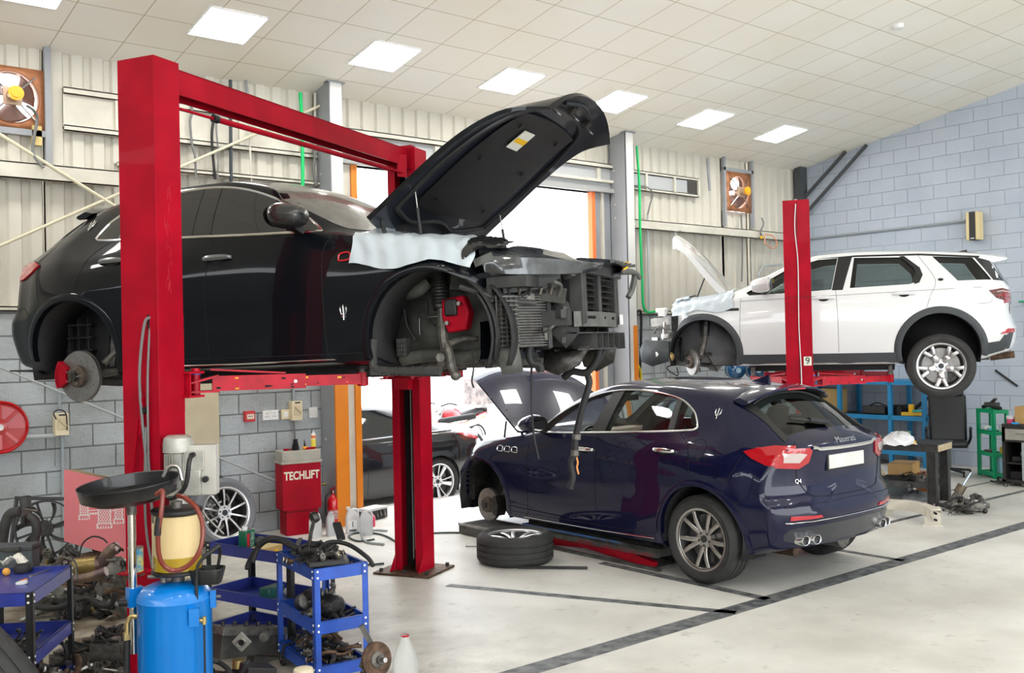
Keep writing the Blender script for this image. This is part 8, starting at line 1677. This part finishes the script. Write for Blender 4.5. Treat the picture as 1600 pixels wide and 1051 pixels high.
g, c = face(None, 445, 647, .11, .11, .03, cream, '', '', ''); g.bb((c.x-.03, WY-.034, c.z-.03), (c.x+.03, WY-.03, c.z+.03), white_pl); single(g.build('wall_switch', None, bev=.003), 'cream square switch between the double socket and the isolator', 'switch')
g, c = face(None, 488, 644, .11, .12, .03, white_pl, '', '', '')
for x in (-.028, 0, .028): g.bb((c.x+x-.011, WY-.036, c.z-.035), (c.x+x+.011, WY-.03, c.z+.035), white_pl)
single(g.build('wall_switch', None, bev=.003), 'white three-gang switch, rightmost on the block wall', 'switch')
def isolator(px, py, label):
    g, c = face(None, px, py, .13, .22, .09, cream, '', '', ''); g.bb((c.x-.045, WY-.096, c.z-.05), (c.x+.05, WY-.09, c.z+.06), mat('isolator_face', (.62, .53, .34), .5)); g.beam((c.x-.03, WY-.105, c.z+.045), (c.x+.04, WY-.105, c.z-.02), .02, .02, mat('isolator_lever', (.55, .47, .30), .5)); g.bb((c.x-.03, WY-.094, c.z+.085), (c.x+.04, WY-.088, c.z+.10), blackpl)
    return single(g.build('isolator_switch', None, bev=.006), label, 'switch box')
isolator(459, 641, 'cream isolator switch above the red TECHLIFT cabinet'); isolator(93, 662, 'cream isolator switch on the wall right of the red hose reel')
cdt = mat('grey_conduit', (.30, .335, .36), .5)
def conduit(pts, r, label, m_=cdt, off=.03, sub=1, name='conduit', cat='pipe'):
    return single(MB().tube([wall(x, y, off) for x, y in pts], r, m_, n=8, sub=sub).build(name, m_), label, cat)
conduit([(457, 505), (459, 628)], .016, 'grey conduit dropping to the isolator above the red cabinet'); conduit([(459, 654), (461, 688)], .010, 'pair of cables from the isolator down to the red cabinet', cab, .05)
conduit([(502, 500), (508, 748)], .022, 'thick grey conduit down the wall beside the orange post'); conduit([(91, 560), (94, 648)], .018, 'grey conduit dropping to the isolator near the hose reel'); conduit([(97, 676), (101, 880)], .016, 'grey conduit running down behind the radiator fan', cdt); conduit([(20, 684), (86, 680)], .022, 'horizontal grey pipe from the hose reel to the isolator', mat('pale_grey_pipe', (.42, .45, .45), .5))
conduit([(88, 655), (84, 645), (92, 640), (103, 646), (105, 672)], .006, 'thin black cable looped round the isolator near the reel', rubber, .11, 5, 'cable', 'cable')
conduit([(86, 680), (86, 728)], .003, 'thin chain hanging from the isolator near the reel', castal, .04, 1, 'chain', 'chain')
conduit([(299, 150), (300, 175), (297, 190), (300, 225), (305, 245), (306, 280)], .014, 'dark cable bundle clipped left of the crossbeam\'s middle', cab, .10, 5, 'cable', 'cable'); conduit([(333, 128), (334, 180), (331, 215), (336, 280)], .016, 'thicker dark cable bundle down the sheet wall', rubber, .10, 4, 'cable', 'cable'); conduit([(338, 160), (338, 200), (341, 240), (340, 280)], .010, 'thin grey cable beside the thicker dark bundle', cab, .12, 4, 'cable', 'cable'); conduit([(360, 125), (361, 290)], .020, 'black vertical pipe behind the red crossbeam', mat('black_pipe', (.03, .04, .045), .5), .08); conduit([(388, 160), (393, 290)], .012, 'cream conduit right of the black vertical pipe', gi, .08); conduit([(384, 124), (389, 165)], .016, 'short grey pipe under the ceiling behind the crossbeam', cg, .02)
grh = mat('bright_green_hose', (.01, .50, .14), .4)
single(MB().tube([wall(469, 145, .16), wall(472, 200, .18), wall(473, 290, .16)], .022, grh, n=8, sub=5).build('green_hose', grh), 'bright green hose hanging down left of the first column', 'hose')
single(MB().tube([wall(995, 228, .16), wall(999, 290, .17), wall(1000, 350, .2), wall(1003, 430, .14), wall(1007, 483, .12), wall(1028, 486, .12)], .020, grh, n=8, sub=6).build('green_hose', grh), 'bright green hose hanging right of the second column', 'hose')
conduit([(492, 145), (493, 280)], .014, 'cream conduit beside the first column', gi, .08); conduit([(490, 230), (492, 250), (490, 265), (494, 290)], .02, 'dark cable bundle beside the first column', cab, .10, 4, 'cable', 'cable')
conduit([(1012, 335), (1014, 490)], .018, 'grey pipe down the sheet wall right of the green hose', mat('pale_grey_pipe', (.42, .45, .45), .5), .06); conduit([(975, 293), (990, 290), (1010, 292), (1020, 302), (1016, 318), (1012, 335)], .012, 'dark cable curving over the strip window', cab, .10, 5, 'cable', 'cable')
conduit([(1105, 247), (1109, 298)], .022, 'short dark pipe hanging under the ceiling left of the far fan', cg, .06); conduit([(1158, 335), (1160, 380), (1159, 440)], .014, 'dark cable below the far fan', cab, .08, 3, 'cable', 'cable')
conduit([(985, 500), (998, 485), (1002, 500), (1000, 590)], .020, 'black pipe bent down the block wall beside the orange strip', blackpl, .06, 3); conduit([(1022, 545), (1023, 590)], .014, 'grey pipe on the block wall, left of a pair'); conduit([(1041, 545), (1042, 590)], .012, 'grey pipe on the block wall, right of a pair')
conduit([(1188, 445), (1185, 430), (1192, 415), (1222, 413)], .018, 'grey pipe bracket above the white car\'s windscreen', mat('pale_grey_pipe', (.42, .45, .45), .5), .02, 1)
yh = mat('yellow_coil_hose', (.78, .62, .02), .4); g = MB()
for k in range(3): g.tube([wall(994+1.5*k+ (7-k)*math.cos(a), 590+(22-2*k)*math.sin(a), .12+.03*k) for a in [2*PI*i/14 for i in range(14)]], .014, yh, n=7, closed=True, sub=3)
single(g.build('hose_coil', yh), 'yellow hose coil hanging on the block wall', 'hose coil')
g = MB(); g.tube([wall(1190, 340, .2), wall(1193, 350, .22), wall(1188, 362, .2), wall(1191, 370, .2)], .014, cab, n=7); g.tube([wall(1195, 368, .25), wall(1196, 380, .3), wall(1208, 388, .3), wall(1214, 380, .3), wall(1207, 368, .25), wall(1196, 366, .25)], .012, mat('faded_orange_cable', (.60, .28, .16), .5), n=7); g.sph(wall(1190, 371, .2), .03, yellow, 6); single(g.build('inspection_lamp', None), 'lamp cable with an orange loop hanging from the far girt', 'cable')
# hose reel
rl = wall(-3, 667, .1); Re = thing('hose_reel', 'round red hose reel on the wall, cut by the left edge', 'hose reel', (rl.x, WY-.02, rl.z), 0, rot=(PI/2, 0, 0))
rm = mat('reel_red', (.42, .004, .006), .35, coat=.4)
g = MB(); g.lathe([(0, .16), (.06, .16), (.10, .15), (.20, .165), (.225, .16), (.235, .175), (.25, .17), (.25, .15), (.235, .145), (.0, .14)], rm, 56); 
for k in range(8): a = 2*PI*k/8; g.beam((.07*math.cos(a), .07*math.sin(a), .158), (.21*math.cos(a), .21*math.sin(a), .165), .03, .012, rm)
g.build('front_disc', rm, Re); MB().lathe([(0, .02), (.25, .02), (.25, .035), (0, .035)], rm, 56).build('rear_disc', rm, Re); g = MB()
for k in range(5): g.lathe([(.17+.0*k, .05+.02*k), (.19, .05+.02*k+.01), (.17, .05+.02*k+.02)], rubber, 40)
g.cyl((0, 0, 0), (0, 0, .17), .03, steel); g.build('wound_hose', rubber, Re)
# wall fans
cop = mat('rusty_copper_fan_paint', (.46, .19, .085), .5, .3, noise=.35, nscale=8); blade_m = mat('brown_fan_blade', (.20, .12, .10), .5, .3); orm = mat('orange_fan_motor', (.85, .38, .02), .4, coat=.2)
def fan(name, label, cx, cz_, s, rot0, flip):
    t = thing(name, label, 'wall fan', (cx, WY-.03, cz_), rot=(PI/2, 0, 0)); h = s/2; R_ = h*.86
    g = MB(); n = 48; sq = []
    for k in range(n): a = 2*PI*k/n; c, s_ = math.cos(a), math.sin(a); m_ = h/max(abs(c), abs(s_)); sq.append((m_*c, m_*s_))
    vs = [(x, y, .0) for x, y in sq]+[(R_*math.cos(2*PI*k/n), R_*math.sin(2*PI*k/n), .0) for k in range(n)]+[(R_*math.cos(2*PI*k/n), R_*math.sin(2*PI*k/n), -.14) for k in range(n)]+[(R_*.96*math.cos(2*PI*k/n), R_*.96*math.sin(2*PI*k/n), .012) for k in range(n)]
    fs = [(k, (k+1) % n, n+(k+1) % n, n+k) for k in range(n)]+[(3*n+k, 3*n+(k+1) % n, 2*n+(k+1) % n, 2*n+k) for k in range(n)]+[(n+k, n+(k+1) % n, 3*n+(k+1) % n, 3*n+k) for k in range(n)]
    g.add(vs, fs, cop); g.build('housing', cop, t, solid=.004)
    for k in range(3 if not flip else 4):
        a0 = rot0+2*PI*k/(3 if not flip else 4); b = MB(); b.grid([[Vector((r_*math.cos(a0+w*(.38+.35*(r_/R_))), r_*math.sin(a0+w*(.38+.35*(r_/R_))), -.06+.06*w)) for w in (-1, -.5, 0, .5, 1)] for r_ in [.05+(R_*.93-.05)*i/7 for i in range(8)]], blade_m); b.build('blade', blade_m, t, solid=.003)
    g = MB(); g.cyl((0, 0, -.05), (0, 0, .16), .060, mat('motor_casing', (.50, .36, .26), .5, .3), n=28); g.bb((-.085, -.085, .03), (.085, .085, .06), mat('motor_casing', (.5, .36, .26), .5, .3)); g.cyl((0, 0, .16), (0, 0, .20), .070, orm, n=28); g.cyl((0, 0, .20), (0, 0, .21), .045, orm, n=28); g.build('motor', None, t)
    g = MB()
    for a in (PI/4, 3*PI/4, -PI/4, -3*PI/4): g.tube([(.09*math.cos(a), .09*math.sin(a), .05), (h*.85*math.cos(a)*1.2, h*.85*math.sin(a)*1.2, .015)], .009, steel, n=6, sub=1)
    g.build('motor_stay', steel, t); return t
fan('wall_fan', 'copper-coloured wall fan at the top left, cut by the frame edge', 2.42, 4.56, .60, .5, False)
single(MB().tube([wall(42, 165, .24), wall(52, 172, .2), wall(58, 185, .14), wall(53, 215, .12), wall(52, 240, .12), wall(68, 262, .16)], .015, cab, n=7, sub=5).build('fan_cable', cab), 'grey cable drooping from the left wall fan', 'cable')
g = MB(); c = wall(58, 213, .03); g.bb((c.x-.05, WY-.05, c.z-.09), (c.x+.04, WY-.01, c.z+.10), mat('yellow_foam', (.62, .48, .20), .8)); single(g.build('foam_block', None), 'yellowed foam block under the left wall fan', 'foam block')
fan('wall_fan', 'copper-coloured wall fan with orange motor on the far sheet wall', 13.65, 4.54, .66, .9, True)
g = MB(); 
for x in (13.24, 13.98): g.bb((x, WY-.06, 3.95), (x+.05, WY-.0, 5.1), cg)
g.bb((13.24, WY-.06, 4.88), (14.03, WY, 4.93), cg); st(g.build('trim_30', cg)); g = MB(); g.bb((2.72, WY-.06, 3.92), (2.78, WY, 5.12), cg); g.bb((2.0, WY-.05, 4.20), (2.74, WY, 4.26), cg); st(g.build('trim_31', cg))
# speaker and conduit on the right wall
def rwall(px, py, off=.05): return at(px, py, X=RX-off)
a = rwall(1510, 332, .16); b_ = rwall(1531, 374, .16); Sp = thing('wall_speaker', 'black and cream loudspeaker high on the blue-grey wall', 'loudspeaker')
y0, y1, z0, z1 = b_.y, a.y, b_.z, a.z
MB().bb((RX-.19, y0+.05, z0), (RX-.03, y1-.05, z1)).build('grille', blackpl, Sp); g = MB(); g.bb((RX-.20, y0, z0), (RX-.03, y0+.05, z1)); g.bb((RX-.20, y1-.05, z0), (RX-.03, y1, z1)); g.build('side_cheek', mat('cream_speaker_cheek', (.68, .55, .30), .5), Sp, bev=.012); MB().bb((RX-.03, (y0+y1)/2-.05, z0+.1), (RX-.002, (y0+y1)/2+.05, z1-.1)).build('bracket', steel, Sp); MB().bb((RX-.193, (y0+y1)/2-.03, z0+.02), (RX-.189, (y0+y1)/2+.03, z0+.035)).build('nameplate', white_pl, Sp)
g = MB(); g.tube([rwall(1262, 373, .03), rwall(1508, 345, .03)], .018, mat('wall_conduit_grey', (.33, .36, .38), .5), n=8, sub=1); single(g.build('conduit', None), 'long thin conduit across the blue-grey wall to the loudspeaker', 'pipe')
g = MB(); g.tube([rwall(1555, 578, .02), rwall(1590, 603, .02)], .016, blackpl, n=8, sub=1); single(g.build('black_pipe', blackpl), 'thin black pipe slanting behind the white car\'s tail', 'pipe')
g = MB(); a = rwall(1593, 471, .02); g.tube([rwall(1592, 471, .03), rwall(1640, 470, .03)], .014, grn, n=8, sub=1); single(g.build('green_pipe', grn), 'short green pipe on the wall behind the white car\'s tail', 'pipe')
for px, py, lab in ((1458, 631, 'small white socket on the wall beside the office chair'),):
    c = rwall(px, py, .02); g = MB(); g.bb((RX-.03, c.y-.10, c.z-.05), (RX-.001, c.y+.10, c.z+.05), white_pl); single(g.build('wall_socket', white_pl), lab, 'socket')
# smoke detector on the ceiling
v = FW + RT*((1403-800)/FOC) - UP*((40-525.5)/FOC); t_ = (CZ+SL*WY-CH)/(v.z+SL*v.y); c = CP+v*t_; g = MB(); g.lathe([(0, -.05), (.05, -.045), (.07, -.02), (.075, 0), (0, 0)], white_pl, 24); single(g.build('smoke_detector', white_pl, None, loc=c, rot=(-a_s, 0, 0)), 'small round smoke detector on the cream ceiling', 'smoke detector')
# ================================================================ tell look-alikes in a heap apart by their order from the left
bpy.context.view_layer.update()
def px_of(o): q = o.matrix_world.translation-CP; z = q.dot(FW); return 800+FOC*q.dot(RT)/z
ORD = 'first second third fourth fifth sixth seventh eighth ninth tenth eleventh twelfth thirteenth fourteenth fifteenth sixteenth seventeenth eighteenth nineteenth twentieth'.split()
same = {}
for o in C.objects:
    if o.parent is None and 'group' in o and str(o['group']).startswith('engine parts'): same.setdefault(o['label'], []).append(o)
for lab, os_ in same.items():
    os_.sort(key=px_of)
    if len(os_) == 2: os_[0]['label'] = lab+', the left one'; os_[1]['label'] = lab+', the right one'
    elif len(os_) > 2:
        for i, o in enumerate(os_): o['label'] = lab+', '+(ORD[i]+' from the left' if i < len(ORD) else 'far right')
